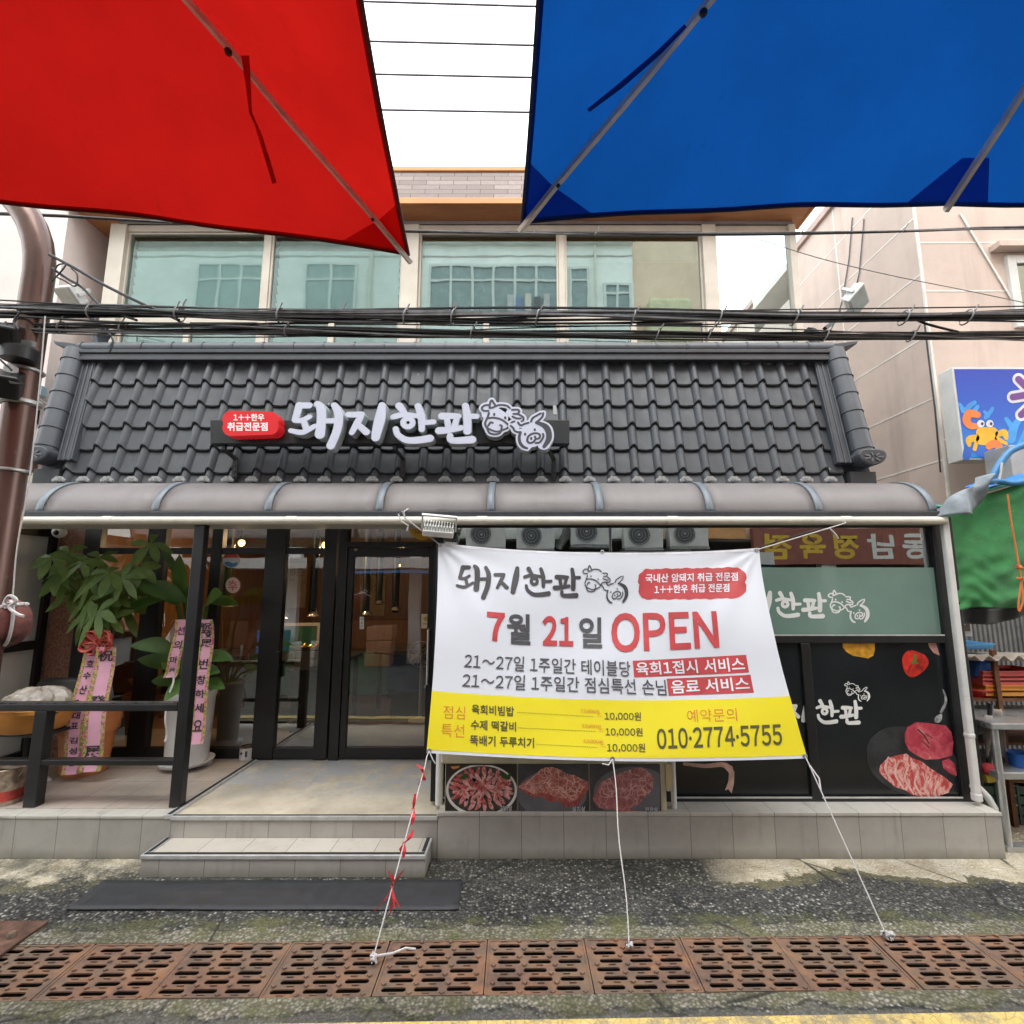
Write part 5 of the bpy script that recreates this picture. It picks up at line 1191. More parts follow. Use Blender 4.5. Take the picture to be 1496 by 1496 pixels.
def bundle(name, label, ys_, Y, n, spread, r, seed, ties, x0=-9, x1=9):
    """ys_: photo heights at the left, middle and right of the frame; the run carries on beyond both"""
    t_ = thing(name, label, "cable bundle", (0, Y, 3)); q = random.Random(seed); zl, zm, zr_ = [wire_z(y, Y) for y in ys_]
    def zc_(x): u = x / 2.6; return zm + (zr_ - zl) / 2 * u + ((zl + zr_) / 2 - zm) * u * u * (1 if abs(u) < 1.2 else 1.2 / abs(u))
    for k in range(n):
        stray = q.random() < .3; sg_ = q.uniform(-1.4, 1.4) * spread if stray else 0; sw = q.uniform(.5, 1.1)
        a0 = q.uniform(0, 6.28); w1, w2 = q.uniform(.5, 1.4), q.uniform(1.5, 3); am = q.uniform(.3, 1) * spread; ph = q.uniform(0, 6.28); rr = r * q.uniform(.6, 1.3)
        pts = [(x0 + (x1 - x0) * i / 120, Y + am * math.cos(a0 + w1 * (x0 + (x1 - x0) * i / 120)) * 1.3, zc_(x0 + (x1 - x0) * i / 120) + am * math.sin(a0 + w1 * (x0 + (x1 - x0) * i / 120)) + sg_ * math.sin(sw * (x0 + (x1 - x0) * i / 120) + ph) + .3 * spread * math.sin(ph + w2 * (x0 + (x1 - x0) * i / 120))) for i in range(121)]
        MB().tube(pts, rr, 6).build("cable", mCab if q.random() < .55 else mCabG, t_, smooth=True)
    for px in ties:
        x = XX(px, ys_[1], Y); c = Vector((x, Y, zc_(x))); rr = spread * 1.25
        MB().tube([c + Vector((.01 * math.sin(a), rr * 1.2 * math.cos(a), rr * math.sin(a))) for a in [2 * math.pi * k / 14 for k in range(15)]] + [c + Vector((.015, -rr * 1.2, .02)), c + Vector((.028, -rr * 1.3, .045))], .004, 6).build("cable_tie", M("grey_tie_wire", (.3, .3, .3), .5), t_, smooth=True)
    return t_
bundle("cable_bundle", "upper thick bundle of black cables crossing the upper windows", (455, 464, 463), YC, 15, .030, .0072, 11, (135, 262, 410, 593, 662, 785, 925, 1050, 1160, 1320, 1412))
bundle("cable_bundle", "lower bundle of black cables just above the tiled roof ridge", (478, 487, 492), YC + .03, 10, .022, .0068, 5, (90, 180, 420, 690, 960, 1035, 1205, 1330))
bundle("strand_wire", "thin grey strand wire just above the upper cable bundle", (446, 454, 448), YC + .01, 2, .006, .0035, 3, (265, 500, 660))
bundle("service_cable", "single dark cable crossing under the orange soffit", (322, 341, 337), 3.2, 3, .007, .0085, 9, (250, 300, 520, 780, 870, 1170, 1320), -11, 11)
for yl, yr_, lb in ((160, 164, "lowest of the four wires crossing the white sky"), (108, 113, "second lowest of the four wires crossing the white sky"), (60, 66, "second highest of the four wires crossing the white sky"), (2, 9, "highest of the four wires crossing the white sky")):
    a = P(530, yl, 3.0); b = P(770, yr_, 3.0); d = (b - a)
    tag(MB().tube([a - d * 6 , a - d * 3 - Vector((0, 0, .02)), a, b, b + d * 3 + Vector((0, 0, .02)), b + d * 6], .0065, 6).build("overhead_wire", M("purple_grey_wire", (.13, .10, .13), .5), smooth=True), lb, "wire")
def freewire(name, label, pts, Y, r=.006, mat=None):
    pp = [tuple(P(p[0], p[1], Y if len(p) < 3 else p[2])) for p in pts]
    return tag(MB().tube(smooth_pts(pp, 8), r, 6).build(name, mat or mCab, smooth=True), label, "cable")
freewire("slack_cable", "black cable slanting from the pole down into the upper bundle at left", [(72, 372), (110, 392), (150, 415), (200, 440), (262, 468)], 2.57, .008)
freewire("slack_cable", "lower black slanting cable from the pole with a loop of wire", [(76, 392), (100, 408), (120, 420), (150, 448), (200, 468)], 2.57, .007)
freewire("slack_cable", "short looping wire tuft beside the brown pole", [(74, 412), (88, 398), (96, 386), (84, 388), (80, 402), (94, 410), (110, 418), (113, 402), (104, 392)], 2.56, .004)
freewire("slack_cable", "thin cable dropping from the lower bundle behind the left roof corner", [(128, 456), (145, 474), (160, 488), (165, 500), (160, 515)], 3.0, .006)
freewire("slack_cable", "short stay wire slanting off the bundles in front of pink wall at right", [(1322, 457), (1350, 472), (1400, 485)], 2.6, .007)
freewire("hanging_twine", "long pale cord hanging from cables beside the brown pole", [(66, 462), (58, 560), (43, 700), (25, 800), (18, 884)], 2.45, .003, mCord)
freewire("thin_wire", "thin pale wire drooping across the pink neighbour wall", [(1110, 350), (1200, 378), (1300, 402), (1400, 422), (1510, 445)], 3.4, .003, mCabG)
# tied maroon bundle
hb = thing("tied_cloth_bundle", "maroon cloth bundle tied with white cord hanging at the left edge", "cloth bundle", tuple(P(15, 915, 2.45)))
cb2 = P(6, 915, 2.45)
def bun(u, v):
    a = 2 * math.pi * u; th = math.pi * v; r_ = .105 * math.sin(th) ** .8 * (1 + .08 * math.sin(5 * a + 3 * v) + .06 * math.sin(9 * a)); return cb2 + Vector((r_ * math.cos(a), r_ * math.sin(a) * .8, .105 * math.cos(th) + .02 * math.cos(a)))
MB().grid(bun, 40, 20).build("cloth_bag", M("maroon_cloth", (.17, .055, .045), .8, 0, .6, 9, .3, 60), hb, smooth=True)
MB().tube([bun(u / 30, .22) * 1.0 for u in range(31)], .009, 6).tube([bun(.9, v / 12 * .8 + .1) + Vector((.004, -.004, 0)) for v in range(13)], .007, 6).tube(smooth_pts([tuple(cb2 + Vector(q)) for q in ((.03, -.05, .09), (.06, -.06, .14), (.10, -.06, .12), (.07, -.06, .09), (.12, -.07, .06), (.15, -.07, .05))], 6), .007, 6).tube(knot(cb2 + Vector((.05, -.05, .10)), .02, 14, 2), .008, 6).build("tie_rope", mCord, hb, smooth=True)
# ------------------------------------------------------------------ neighbouring buildings
YN = 5.0
nr = thing("pink_neighbour_building", "tall pink beige rendered building with white joint lines on the right", "building", (6, YN, 0))
nx0 = XX(1366, 560, YN); zn = 6.9
MB().box(nx0, 16, YN, 22, -.05, zn).build("rendered_wall", mStuccoR, nr)
MB().box(nx0 - .05, 16, YN - .05, 22, zn + .001, zn + .10).build("parapet_cap", M("pink_cap", (.40, .30, .27), .8), nr)
jl = MB()
for z in (1.75, 2.42, 3.1, 3.75, 4.42, 5.1, 5.75, 6.35):
    jl.box(nx0 - .003, nx0 + .01, YN + .02, 22, z, z + .016)
for z in (2.5, 3.3, 4.9, 5.45): jl.box(nx0 + .01, 16, YN - .003, YN + .01, z, z + .016)
for y in (6.3, 7.7, 9.4): jl.box(nx0 - .0035, nx0 + .01, y, y + .02, .2, zn)
for x in (nx0 + 1.28, nx0 + 2.7): jl.box(x, x + .016, YN - .0035, YN + .01, .2, zn)
jl.box(nx0 - .004, nx0 + .018, YN - .004, YN + .018, 0, zn)
jl.build("joint_lines", mGrout, nr)
a, b = P(1403, 312, YN - .012), P(1480, 440, YN - .012); MB().bar(a, b, .018, .01).build("diagonal_joint", mGrout, nr)
wxa = XX(1474, 430, YN); wza, wzb = ZZ(480, YN), ZZ(376, YN)
wf = MB().box(wxa, wxa + .09, YN - .04, YN + .03, wza, wzb).box(wxa + .091, wxa + 1.4, YN - .04, YN + .03, wzb - .09, wzb).box(wxa + .091, wxa + 1.4, YN - .04, YN + .03, wza, wza + .09).build("window", mWhite, nr, bevel=.006)
MB().pane(wxa + .091, wxa + 1.4, YN - .015, YN - .008, wza + .091, wzb - .091).build("window_pane", mTeal, wf)
MB().box(wxa - .14, wxa + 1.6, YN - .12, YN - .001, wzb + .05, wzb + .12).build("window_hood", mStuccoR, nr, bevel=.006)
for pts in (((1245, 318), (1240, 380), (1230, 440), (1222, 470)), ((1262, 320), (1255, 400), (1248, 430))):
    MB().tube([PX(p[0], p[1], nx0 - .012) for p in pts], .007, 6).build("wall_wire", mCabG, nr)
for pts in (((1356, 470), (1362, 520), (1372, 600), (1380, 690)),): MB().tube([P(p[0], p[1], YN - .02) - Vector((.04, 0, 0)) for p in pts], .008, 6).build("wall_wire", mCab, nr)
nl = thing("pale_neighbour_building", "pale pinkish white rendered building on the left", "building", (-6, 4.8, 0))
lx = XX(88, 400, 4.85)
MB().box(-16, lx, 4.85, 14, -.05, 7.2).build("rendered_wall", mStuccoL, nl)
MB().box(lx + .001, -4.66, 5.45, 14, -.05, 7.2).build("side_bay", stucco("pink_grey_stucco", (.68, .58, .545), .3), nl)
MB().box(-16, lx + .05, 4.80, 14, 7.2, 7.3).build("parapet_cap", mConc, nl)
jl = MB()
for z in (3.2, 4.6, 6.0): jl.box(-16, lx - .01, 4.847, 4.86, z, z + .012)
jl.box(lx + .22, lx + .232, 5.445, 5.46, 1, 7); jl.build("joint_lines", M("grey_joint", (.36, .33, .31), .8), nl)
x, z = XX(58, 571, 4.8), ZZ(571, 4.8)
MB().box(x - .07, x + .03, 4.78, 4.849, z - .05, z + .05).build("meter_box", M("pale_blue_box", (.45, .60, .68), .5), nl, bevel=.006)
x, z = XX(46, 600, 4.8), ZZ(600, 4.8)
MB().box(x - .04, x + .04, 4.75, 4.849, z - .12, z + .08).build("electric_box", mBlack, nl, bevel=.006)
x = XX(36, 680, 4.8); MB().box(x - .1, x + .08, 4.8, 4.849, 2.4, 3.2).build("bracket_box", M("dark_brown_box", (.10, .055, .05), .6), nl)
MB().tube([P(50, 580, 4.6), P(62, 586, 4.55), P(78, 595, 4.45), P(100, 606, 4.5)], .01, 6).build("wall_cable", mCab, nl)
# address plate on the granite pilaster, cctv under the awning
ad = tag(MB().slab([P(85, 872, YD - .045), P(121, 869, YD - .045), P(124, 842, YD - .045), P(105, 838, YD - .045), P(87, 842, YD - .045)], (0, .008, 0)).build("address_plate", M("navy_enamel", (.02, .045, .13), .35), bevel=.002), "navy blue address plate reading 69 on the granite pilaster", "address plate")
mb = MB(); o_ = [(85.5, 871.5), (120.5, 868.5), (123.5, 842.5), (105, 838.5), (87.5, 842.5)]
for i in range(5): mb.bar(P(*o_[i], YD - .048), P(*o_[(i + 1) % 5], YD - .048), .006, .002)
mb.build("white_edge", mVinyl, ad)
text("69", (96, 855, 112, 867), onY(YD - .0465), "lettering", mVinyl, ad, .02); text("중앙시장길", (94, 845, 116, 849), onY(YD - .0465), "lettering", mVinyl, ad, .01); text("Jungangsijang-gil", (92, 850, 118, 853), onY(YD - .0465), "lettering", mVinyl, ad)
cc = thing("cctv_camera", "white dome camera fixed above the frosted screen at left", "security camera", tuple(P(87, 775, 4.6)))
c = P(87, 777, 4.6)
MB().ball(c, .055, 18).lathe([(0, .075), (.05, .075), (.055, .05), (.04, .03)], c, 18).build("camera_body", mWhite, cc, smooth=True)
MB().ball(c + Vector((.012, -.045, -.012)), .022, 12).build("camera_lens", mBlack, cc, smooth=True)

# ------------------------------------------------------------------ the far side of the street (seen in the windows' reflections)
YO = -3.1
oa = thing("white_building_opposite", "white building across the street mirrored in the upper windows", "building", (-4, YO, 0))
MB().box(-16, 3.1, YO - 6, YO, 2.9, 12.6).build("rendered_wall", mConc, oa)
def opp_window(x0, x1, z0, z1, par, n):
    f_ = MB().box(x0, x1, YO + .001, YO + .06, z0, z0 + .07).box(x0, x1, YO + .001, YO + .06, z1 - .07, z1).box(x0, x1, YO + .0015, YO + .06, z0 + (z1 - z0) * .68, z0 + (z1 - z0) * .68 + .06)
    for k in range(n + 1): x = x0 + (x1 - x0) * k / n; f_.box(x - .035, x + .035, YO + .0012, YO + .062, z0 + .001, z1 - .001)
    w_ = f_.build("window", mWhite, par); MB().box(x0 + .01, x1 - .01, YO + .002, YO + .02, z0 + .01, z1 - .01).build("window_pane", M("dark_grey_glass", (.26, .31, .31), .25), w_); return w_
opp_window(-2.55, 1.0, 9.2, 10.75, oa, 6); opp_window(1.35, 1.85, 9.3, 10.7, oa, 1); opp_window(2.3, 3.0, 9.2, 10.2, oa, 2)
opp_window(-9.0, -7.2, 9.2, 10.8, oa, 3); opp_window(-6.0, -4.6, 9.2, 10.8, oa, 2); opp_window(-2.5, 1.0, 5.4, 7.2, oa, 4); opp_window(-9, -5.5, 5.4, 7.2, oa, 4)
MB().box(-16, 3.12, YO, YO + .2, 11.35, 11.6).build("roof_band", mConc, oa)
for x, r_ in ((1.15, .05), (-4.2, .06), (-2.8, .035), (2.05, .03)): MB().tube([(x, YO + .08, 3.5), (x, YO + .08, 11.3)], r_, 8).build("drain_pipe", mIvory, oa, smooth=True)
for z in (8.7, 11.0): MB().box(-16, 3.1, YO + .0005, YO + .012, z, z + .05).build("wall_band", M("grey_joint", (.36, .33, .31), .8), oa)
for k, (x, cc_) in enumerate(((-.4, (.5, .5, .5)), (-.15, (.2, .25, .4)), (.1, (.6, .55, .5)), (.35, (.15, .15, .16)), (.6, (.5, .45, .45)))): MB().box(x, x + .17, YO + .07, YO + .09, 9.25, 9.85 - .08 * (k % 2)).build("hung_laundry", M("laundry_%d" % k, cc_, .9), oa)
ob = thing("tan_building_opposite", "tan rendered building across the street mirrored in glass", "building", (8, YO, 0))
MB().box(3.101, 18, YO - 6, YO - .1, 2.9, 12.2).build("rendered_wall", mTan, ob)
MB().box(3.4, 4.6, YO - .1, YO + .4, 8.3, 9.6).build("water_tank", M("cream_tank", (.62, .55, .36), .6), ob, bevel=.15)
os_ = thing("market_shops_opposite", "open market shops under a white canopy across the street", "shop row", (0, YO, 0))
MB().box(-14, 14, YO - 5, YO - 4.9, 0, 2.9).box(-14, 14, YO - 4.9, YO, 2.85, 2.895).build("shop_interior", M("dim_shop_wall", (.10, .085, .07), .9), os_)
MB().box(-14, 5, YO + .01, YO + 1.0, 2.30, 2.42).box(-14, 5, YO + .9, YO + 1.0, 2.421, 2.55).build("shop_canopy", mWhite, os_)
MB().box(-4, 5, YO + .95, YO + 1.05, 2.18, 2.25).build("blue_tarp_edge", M("blue_tarp", (.04, .22, .48), .5), os_)
for k in range(8): x = -12 + k * 3.1; MB().box(x - .15, x + .15, YO - .1, YO + .1, 0, 2.9).build("shop_pillar", mConc, os_)
MB().box(-14, 14, YO - 4, YO - 3.2, 0, .8).build("counter", mWoodIn, os_)
for k, (x, cc_, h_) in enumerate(((-6, (.05, .16, .42), .45), (-5.2, (.55, .52, .45), .3), (-3.4, (.4, .2, .1), .5), (-1.6, (.05, .25, .15), .4), (.4, (.5, .5, .48), .35), (2.1, (.05, .16, .42), .4), (4.3, (.45, .06, .05), .4))):
    q = thing("market_crate", "stacked %s market crate outside the shops across the street" % ["blue", "cream", "brown", "green", "pale grey", "deep blue", "red"][k], "crate", (x, YO + .5, 0))
    for j in range(3): MB().box(x - .3 + .02 * j, x + .3 + .02 * j, YO + .3, YO + .75, j * h_ * .62 + .0, j * h_ * .62 + h_ * .6).build("crate_box", M("crate_%d" % k, cc_, .6), q, bevel=.02)
def ac_unit(x, z, label, wd=.82, ht=.56):
    t_ = thing("aircon_unit", label, "air conditioner", (x, YO + .35, z)); q = MB().box(x - wd / 2, x + wd / 2, YO + .22, YO + .50, z, z + ht); q.build("unit_case", mWhite, t_, bevel=.015)
    c = Vector((x - wd * .12, YO + .503, z + ht * .5)); f_ = MB()
    f_.slab([c + Vector((.22 * math.cos(R(a)), 0, .22 * math.sin(R(a)))) for a in range(0, 360, 15)], (0, .006, 0)); fan = f_.build("fan_guard", M("dark_fan", (.07, .075, .08), .5), t_)
    r_ = MB()
    for rr in (.07, .13, .19): r_.tube([c + Vector((rr * math.cos(R(a)), .012, rr * math.sin(R(a)))) for a in range(0, 361, 15)], .005, 5)
    r_.tube([c + Vector((.22 * math.cos(R(a)), .010, .22 * math.sin(R(a)))) for a in range(0, 361, 15)], .012, 6); r_.ball(c + Vector((0, .01, 0)), .03, 8); r_.build("guard_rings", M("grey_wire_guard", (.4, .4, .4), .5), fan)
    MB().box(x + wd * .2, x + wd * .42, YO + .5005, YO + .504, z + ht * .78, z + ht * .84).build("maker_plate", M("blue_plate", (.03, .09, .35), .4), t_)
    MB().box(x - wd / 2, x + wd / 2, YO, YO + .52, z - .05, z - .002).build("unit_shelf", mSteel, t_)
for x, z, lb in ((-1.75, 2.62, "white outdoor air conditioner, leftmost of the row mirrored above the banner"), (-.75, 2.66, "second white outdoor air conditioner mirrored above the banner"), (.30, 2.64, "white outdoor air conditioner between ducts mirrored above the banner"), (1.45, 2.72, "high white outdoor air conditioner mirrored above the banner's middle"), (2.55, 2.66, "white outdoor air conditioner mirrored right of the banner's middle"), (3.5, 2.68, "rightmost white outdoor air conditioner mirrored beside a tan wall")): ac_unit(x, z, lb)
du = tag(MB().tube([(.8, YO + .2, 2.7), (.95, YO + .35, 2.95), (1.05, YO + .35, 3.4), (1.0, YO + .1, 3.8)], .10, 12).build("flexible_duct", M("silver_duct", (.3, .3, .3), .35, .8, .3, 20), smooth=True), "silver flexible duct between the mirrored air conditioners", "duct")
rs = tag(MB().box(5.0, 9.2, YO, YO + .15, 2.34, 3.12).build("butcher_sign", M("red_signboard", (.26, .085, .06), .6)), "long red shop signboard across the street, mirrored in the shop window", "sign")
for k, (ch_, mt_) in enumerate((("동", mVinyl), ("남", mVinyl), ("정", M("yellow_letters", (.70, .46, .04), .5)), ("육", M("yellow_letters", (.7, .46, .04), .5)), ("점", M("yellow_letters", (.7, .46, .04), .5)))):
    xx0 = 8.75 - k * .74
    text(ch_, (xx0, 0, xx0 - .56, 1), lambda px, py, t: Vector((px, YO + .153, 3.0 - .54 * py)), "lettering", mt_, rs, .03)
MB().box(3.4, 4.9, YO - .1, YO + .02, 2.9, 4.2).build("orange_wall_panel", M("orange_panel", (.58, .30, .12), .6), ob)

# ------------------------------------------------------------------ right side: sign box, green stall, racks
Yb = 4.6
sx = thing("seafood_sign_box", "blue lightbox sign with orange crab and coral on the pink building", "sign", tuple(P(1440, 600, Yb)))
A_, B_, C_, D_ = P(1391, 536.5, Yb), P(1391 + 260, 530, Yb), P(1407 + 270, 672, Yb), P(1407, 672, Yb)
xS = (A_.x + D_.x) / 2; zT_, zB_ = A_.z, D_.z; xE = xS + 2.2
MB().box(xS, xE, Yb, Yb + .17, zB_, zT_).build("sign_case", mWhite, sx, bevel=.006)
t = NT("blue_sea_print"); X_, Y_, Z_ = t.xyz(); g_ = t.math('MULTIPLY', t.math('SUBTRACT', Z_, zB_), 1 / (zT_ - zB_)); mSea = t.done(t.bsdf(t.ramp(g_, [(0, (.03, .25, .62)), (.45, (.025, .12, .55)), (1, (.03, .065, .42))]), .25))
MB().box(xS + .018, xE - .018, Yb - .004, Yb - .0005, zB_ + .02, zT_ - .02).build("sign_face", mSea, sx)
Sg = lambda k: onY(Yb - .005 - .001 * k)
mCoral = M("pale_blue_print", (.05, .30, .70), .4); mCrabO = M("orange_crab_print", (.72, .20, .05), .4); mCrabY = M("yellow_crab_print", (.78, .42, .03), .4)
mark([[(1412, 612, 4), (1414, 596, 4), (1424, 588, 3)], [(1402, 590, 2), (1408, 600, 4)], [(1428, 594, 3), (1420, 606, 4)], [(1440, 610, 3), (1448, 600, 3), (1450, 596, 2)], [(1438, 601, 2), (1443, 608, 3)]], I2, Sg(0), "coral_print", mCoral, sx, 1)
mark([[(1476, 640, 8), (1484, 620, 5), (1496, 604, 4)], [(1470, 612, 3), (1480, 626, 5)], [(1496, 650, 10), (1502, 628, 6)], [(1486, 604, 3), (1488, 612, 4)]], I2, Sg(0), "coral_print", mCoral, sx, 1)
mark([[(1412, 666, 6), (1420, 650, 8), (1440, 660, 10), (1470, 662, 6)]], I2, Sg(0), "reef_print", M("mid_blue_print", (.02, .12, .5), .4), sx, 1)
mark([[(1434, 632, 8), (1450, 632, 8)], [(1434, 642, 8), (1450, 644, 7)]], I2, Sg(1), "crab_body", mCrabY, sx, 1)
mark([[(1426, 640, 5), (1416, 642, 5), (1416, 650, 3)], [(1426, 648, 3), (1424, 656, 3)], [(1458, 634, 4), (1467, 632, 5), (1470, 640, 3)], [(1456, 640, 3), (1470, 648, 2.4)]], I2, Sg(1), "crab_legs", mCrabY, sx, 1)
mark([[(1428, 606, 5), (1416, 604, 6), (1412, 614, 6), (1418, 622, 5), (1428, 622, 4)]], I2, Sg(2), "crab_claw", mCrabO, sx, 1); mark([[(1445, 652, 5), (1453, 648, 6), (1460, 653, 5), (1454, 662, 3)]], I2, Sg(2), "crab_claw", mCrabO, sx, 1)
poly(ell(1433, 619, 5.5, 5.5), Sg(3), "crab_eye", mWp, sx); poly(ell(1446, 619, 5.5, 5.5), Sg(3), "crab_eye", mWp, sx); poly(ell(1435, 619, 2, 2.3), Sg(4), "pupil", mInk, sx); poly(ell(1448, 619, 2, 2.3), Sg(4), "pupil", mInk, sx)
arms = [[(1482, 551, 0), (1520, 588, 0)], [(1474, 578, 0), (1520, 578, 0)], [(1520, 570, 0), (1487, 604, 0)]]
mark([[(x, y, 9) for x, y, r in a] for a in [[(1488, 554, 0), (1520, 586, 0)], [(1480, 580, 0), (1530, 572, 0)], [(1520, 580, 0), (1492, 606, 0)]]], I2, Sg(1), "letter_outline", mWp, sx, 1)
mark([[(x, y, 5) for x, y, r in a] for a in [[(1488, 554, 0), (1520, 586, 0)], [(1480, 580, 0), (1530, 572, 0)], [(1520, 580, 0), (1492, 606, 0)]]], I2, Sg(2), "letter_stroke", M("purple_print", (.16, .05, .26), .4), sx, 1)
# wall-mounted grey unit
gb = thing("grey_utility_box", "pale grey metal box below the blue sign at the right edge", "utility box", tuple(P(1490, 680, 4.3)))
a, b = P(1474, 650, 4.3), P(1480, 702, 4.3); MB().box(a.x, a.x + .5, 4.3, 4.55, b.z, a.z).build("box_body", M("pale_grey_sheet_metal", (.42, .43, .43), .45, .3, .1), gb, bevel=.006)
MB().box(a.x + .12, a.x + .16, 4.29, 4.30, b.z + .1, b.z + .14).build("box_lock", mBlack, gb)
# green mesh stall
YSt = 4.05
st = thing("green_mesh_awning", "green mesh tarpaulin hanging from the stall frame on the right", "tarpaulin", tuple(P(1430, 800, YSt)))
def tarp_mat():
    t = NT("green_mesh_tarp"); c = t.ramp(t.noise(6, 6, .7), [(.3, (.016, .15, .038)), (.7, (.04, .27, .07))]); c = t.mix(t.ramp(t.noise(14, 6, .7, t.mapv((1, 1, 3))), [(.6, 0.), (.75, .4)]), c, (.2, .45, .22))
    wv = t.n("ShaderNodeTexWave"); wv.bands_direction = 'Z'; t.l(t.co, wv.inputs[0]); wv.inputs["Scale"].default_value = 60; wv.inputs["Distortion"].default_value = 1.5
    return t.done(t.bsdf(c, .6, 0, t.bump(t.math('ADD', wv.outputs["Fac"], t.math('MULTIPLY', t.noise(12, 5, .6, t.mapv((1, 1, 4))), 2.2)), .45, .005)))
def tarp(u, v):
    px = 1379 + 175 * u; yt = 742 - 40 * min(1, u * 1.4); yb = 893 - 14 * u; p = P(px + 11 * v, yt + (yb - yt) * v, YSt)
    return p + Vector((0, .03 * math.sin(u * 7 + v * 3) - .018 * math.sin(math.pi * v) + .010 * math.sin(v * 21 + u * 6 + 2 * math.sin(u * 9 + v * 4)) * v + .008 * math.sin(u * 26 + v * 8) * (1 - v) + .007 * math.sin(v * 47 - u * 15 + 3 * math.sin(u * 13)) * v * v - .03 * max(0, v - .75) * 4 * math.sin(u * 22 + 1) * .4 + .009 * math.sin(v * 34 + u * 9 + 3 * math.sin(u * 6)) * v * v, .015 * math.sin(u * 9) * v))
MB().grid(tarp, 60, 60).build("mesh_sheet", tarp_mat(), st, smooth=True, solid=.004)
MB().grid(lambda u, v: tarp(u, 1.0) + Vector((0, .02 + .03 * v, -.10 * v - .03 * v * math.sin(u * 6)- .0)), 50, 6).build("black_hem", M("black_sheeting", (.01, .011, .011), .5), st, smooth=True, solid=.004)
MB().tube([P(1340, 740, YSt + .1), P(1379, 740, YSt), P(1420, 722, YSt - .03), P(1500, 700, YSt - .05), P(1620, 690, YSt)], .014, 8).build("top_rope", M("teal_rope", (.05, .36, .27), .6), st, smooth=True)
bs_ = MB().grid(lambda u, v: P(1446 + 150 * u, 718 - 19 * min(1, u * 1.7), YSt - .06) + Vector((0, .22 * v, .03 + .05 * v + .01 * math.sin(u * 14))), 30, 8).build("blue_top_sheet", M("blue_tarp_sheet", (.02, .20, .60), .4), st, smooth=True, solid=.004)
def gt(u, v):
    p0 = P(1440, 694, YSt - .08); p1 = P(1402, 752, YSt - .12); q = p0.lerp(p1, v); wd = .05 + .17 * v - .03 * math.sin(v * 8); ax = Vector((-.8, 0, .4 - .3 * v)); return q + ax * (u - .35) * wd * 1.9 + Vector((0, -.04 * math.sin(u * 5 + v * 6) - .05 * math.sin(u * math.pi), -.04 * u * u))
tag(MB().grid(gt, 16, 20).build("grey_tarp_scrap", M("grey_tarpaulin", (.20, .23, .26), .45, 0, .25, 8, .3, 30), smooth=True, solid=.005), "grey crumpled tarpaulin scrap draped over the stall's upper corner", "tarpaulin")
hs = thing("blue_hose", "blue hose and cords tied over the top corner of the green stall", "hose", tuple(P(1450, 700, YSt)))
MB().tube(smooth_pts([tuple(P(*p, YSt - .1)) for p in ((1448, 702), (1455, 688), (1468, 668), (1482, 656), (1510, 648), (1560, 650))], 8), .026, 10).tube(smooth_pts([tuple(P(*p, YSt - .12)) for p in ((1440, 705), (1460, 703), (1480, 706), (1520, 700), (1560, 698))], 8), .022, 10).build("hose_run", M("blue_hose_rubber", (.03, .19, .42), .4), hs, smooth=True)
MB().tube(smooth_pts([tuple(P(*p, YSt - .13)) for p in ((1462, 690), (1464, 676), (1460, 700), (1452, 706))], 6), .008, 6).build("tie_cord", mCord, hs, smooth=True)
mOr = M("orange_twine", (.62, .16, .04), .6)
ot = thing("orange_twine", "orange twine hanging knotted down the front of the green tarp", "twine", tuple(P(1490, 850, YSt)))
MB().tube(smooth_pts([tuple(P(*p, YSt - .16)) for p in ((1472, 722), (1477, 760), (1484, 800), (1489, 830), (1492, 850), (1494, 880))], 5), .006, 6).tube(knot(P(1489, 828, YSt - .16), .02, 16, 5), .006, 5).tube(knot(P(1492, 846, YSt - .16), .025, 20, 6), .006, 5).tube(smooth_pts([tuple(P(*p, YSt - .16)) for p in ((1492, 850), (1488, 880), (1489, 893), (1494, 880), (1498, 870), (1500, 900))], 5), .006, 5).build("twine_strand", mOr, ot, smooth=True)
# inside of the stall
YI = 4.9
def stall_wall():
    t = NT("grey_corrugated_sheet"); X, Y, Z = t.xyz(); c = t.ramp(t.noise(4, 7, .7), [(.3, (.07, .075, .08)), (.7, (.19, .19, .19))]); wv = t.n("ShaderNodeTexWave"); t.l(t.co, wv.inputs[0]); wv.inputs["Scale"].default_value = 7
    return t.done(t.bsdf(c, .7, 0, t.bump(wv.outputs["Fac"], .8, .02)))
MB_ = MB().box(3.45, 8, YN - .05, YN - .02, 0, 2.3); tag(MB_.build("corrugated_sheet", stall_wall()), "grey corrugated sheet wall behind the stall's racks", "wall sheet")
rk = thing("rusty_storage_rack", "rusty open shelf rack under the green tarpaulin", "shelf rack", tuple(G(1440, 1180)))
mRst = M("rusty_rack_steel", (.17, .07, .03), .75, .2, .4, 14, .2, 60)
Yk = 4.35
def shelf(py, x0p, x1p, name, mat, th=.02, dep=.4): a, b = P(x0p, py, Yk), P(x1p, py, Yk); return MB().box(a.x, b.x, Yk, Yk + dep, a.z - th, a.z).build(name, mat, rk)
xpk = XX(1457, 1000, Yk); xpl = XX(1398, 1000, Yk)
for x in (xpk, xpl, xpk + .9): MB().box(x - .018, x + .018, Yk - .012, Yk + .02, 0, ZZ(950, Yk)).box(x - .018, x + .018, Yk + .38, Yk + .41, 0, ZZ(950, Yk)).build("rack_post", mRst, rk)
tops = MB().grid(lambda u, v: P(1406 + 150 * u, 962, Yk) + Vector((0, -.08 + .5 * v, .02 * math.sin(u * 44) + .012 - .03 * v)), 100, 2).build("corrugated_top", M("pale_wavy_sheet", (.55, .48, .40), .6), rk, smooth=True, solid=.006)
for py in (1021, 1085, 1140): shelf(py, 1398, 1560, "rack_shelf", mRst)
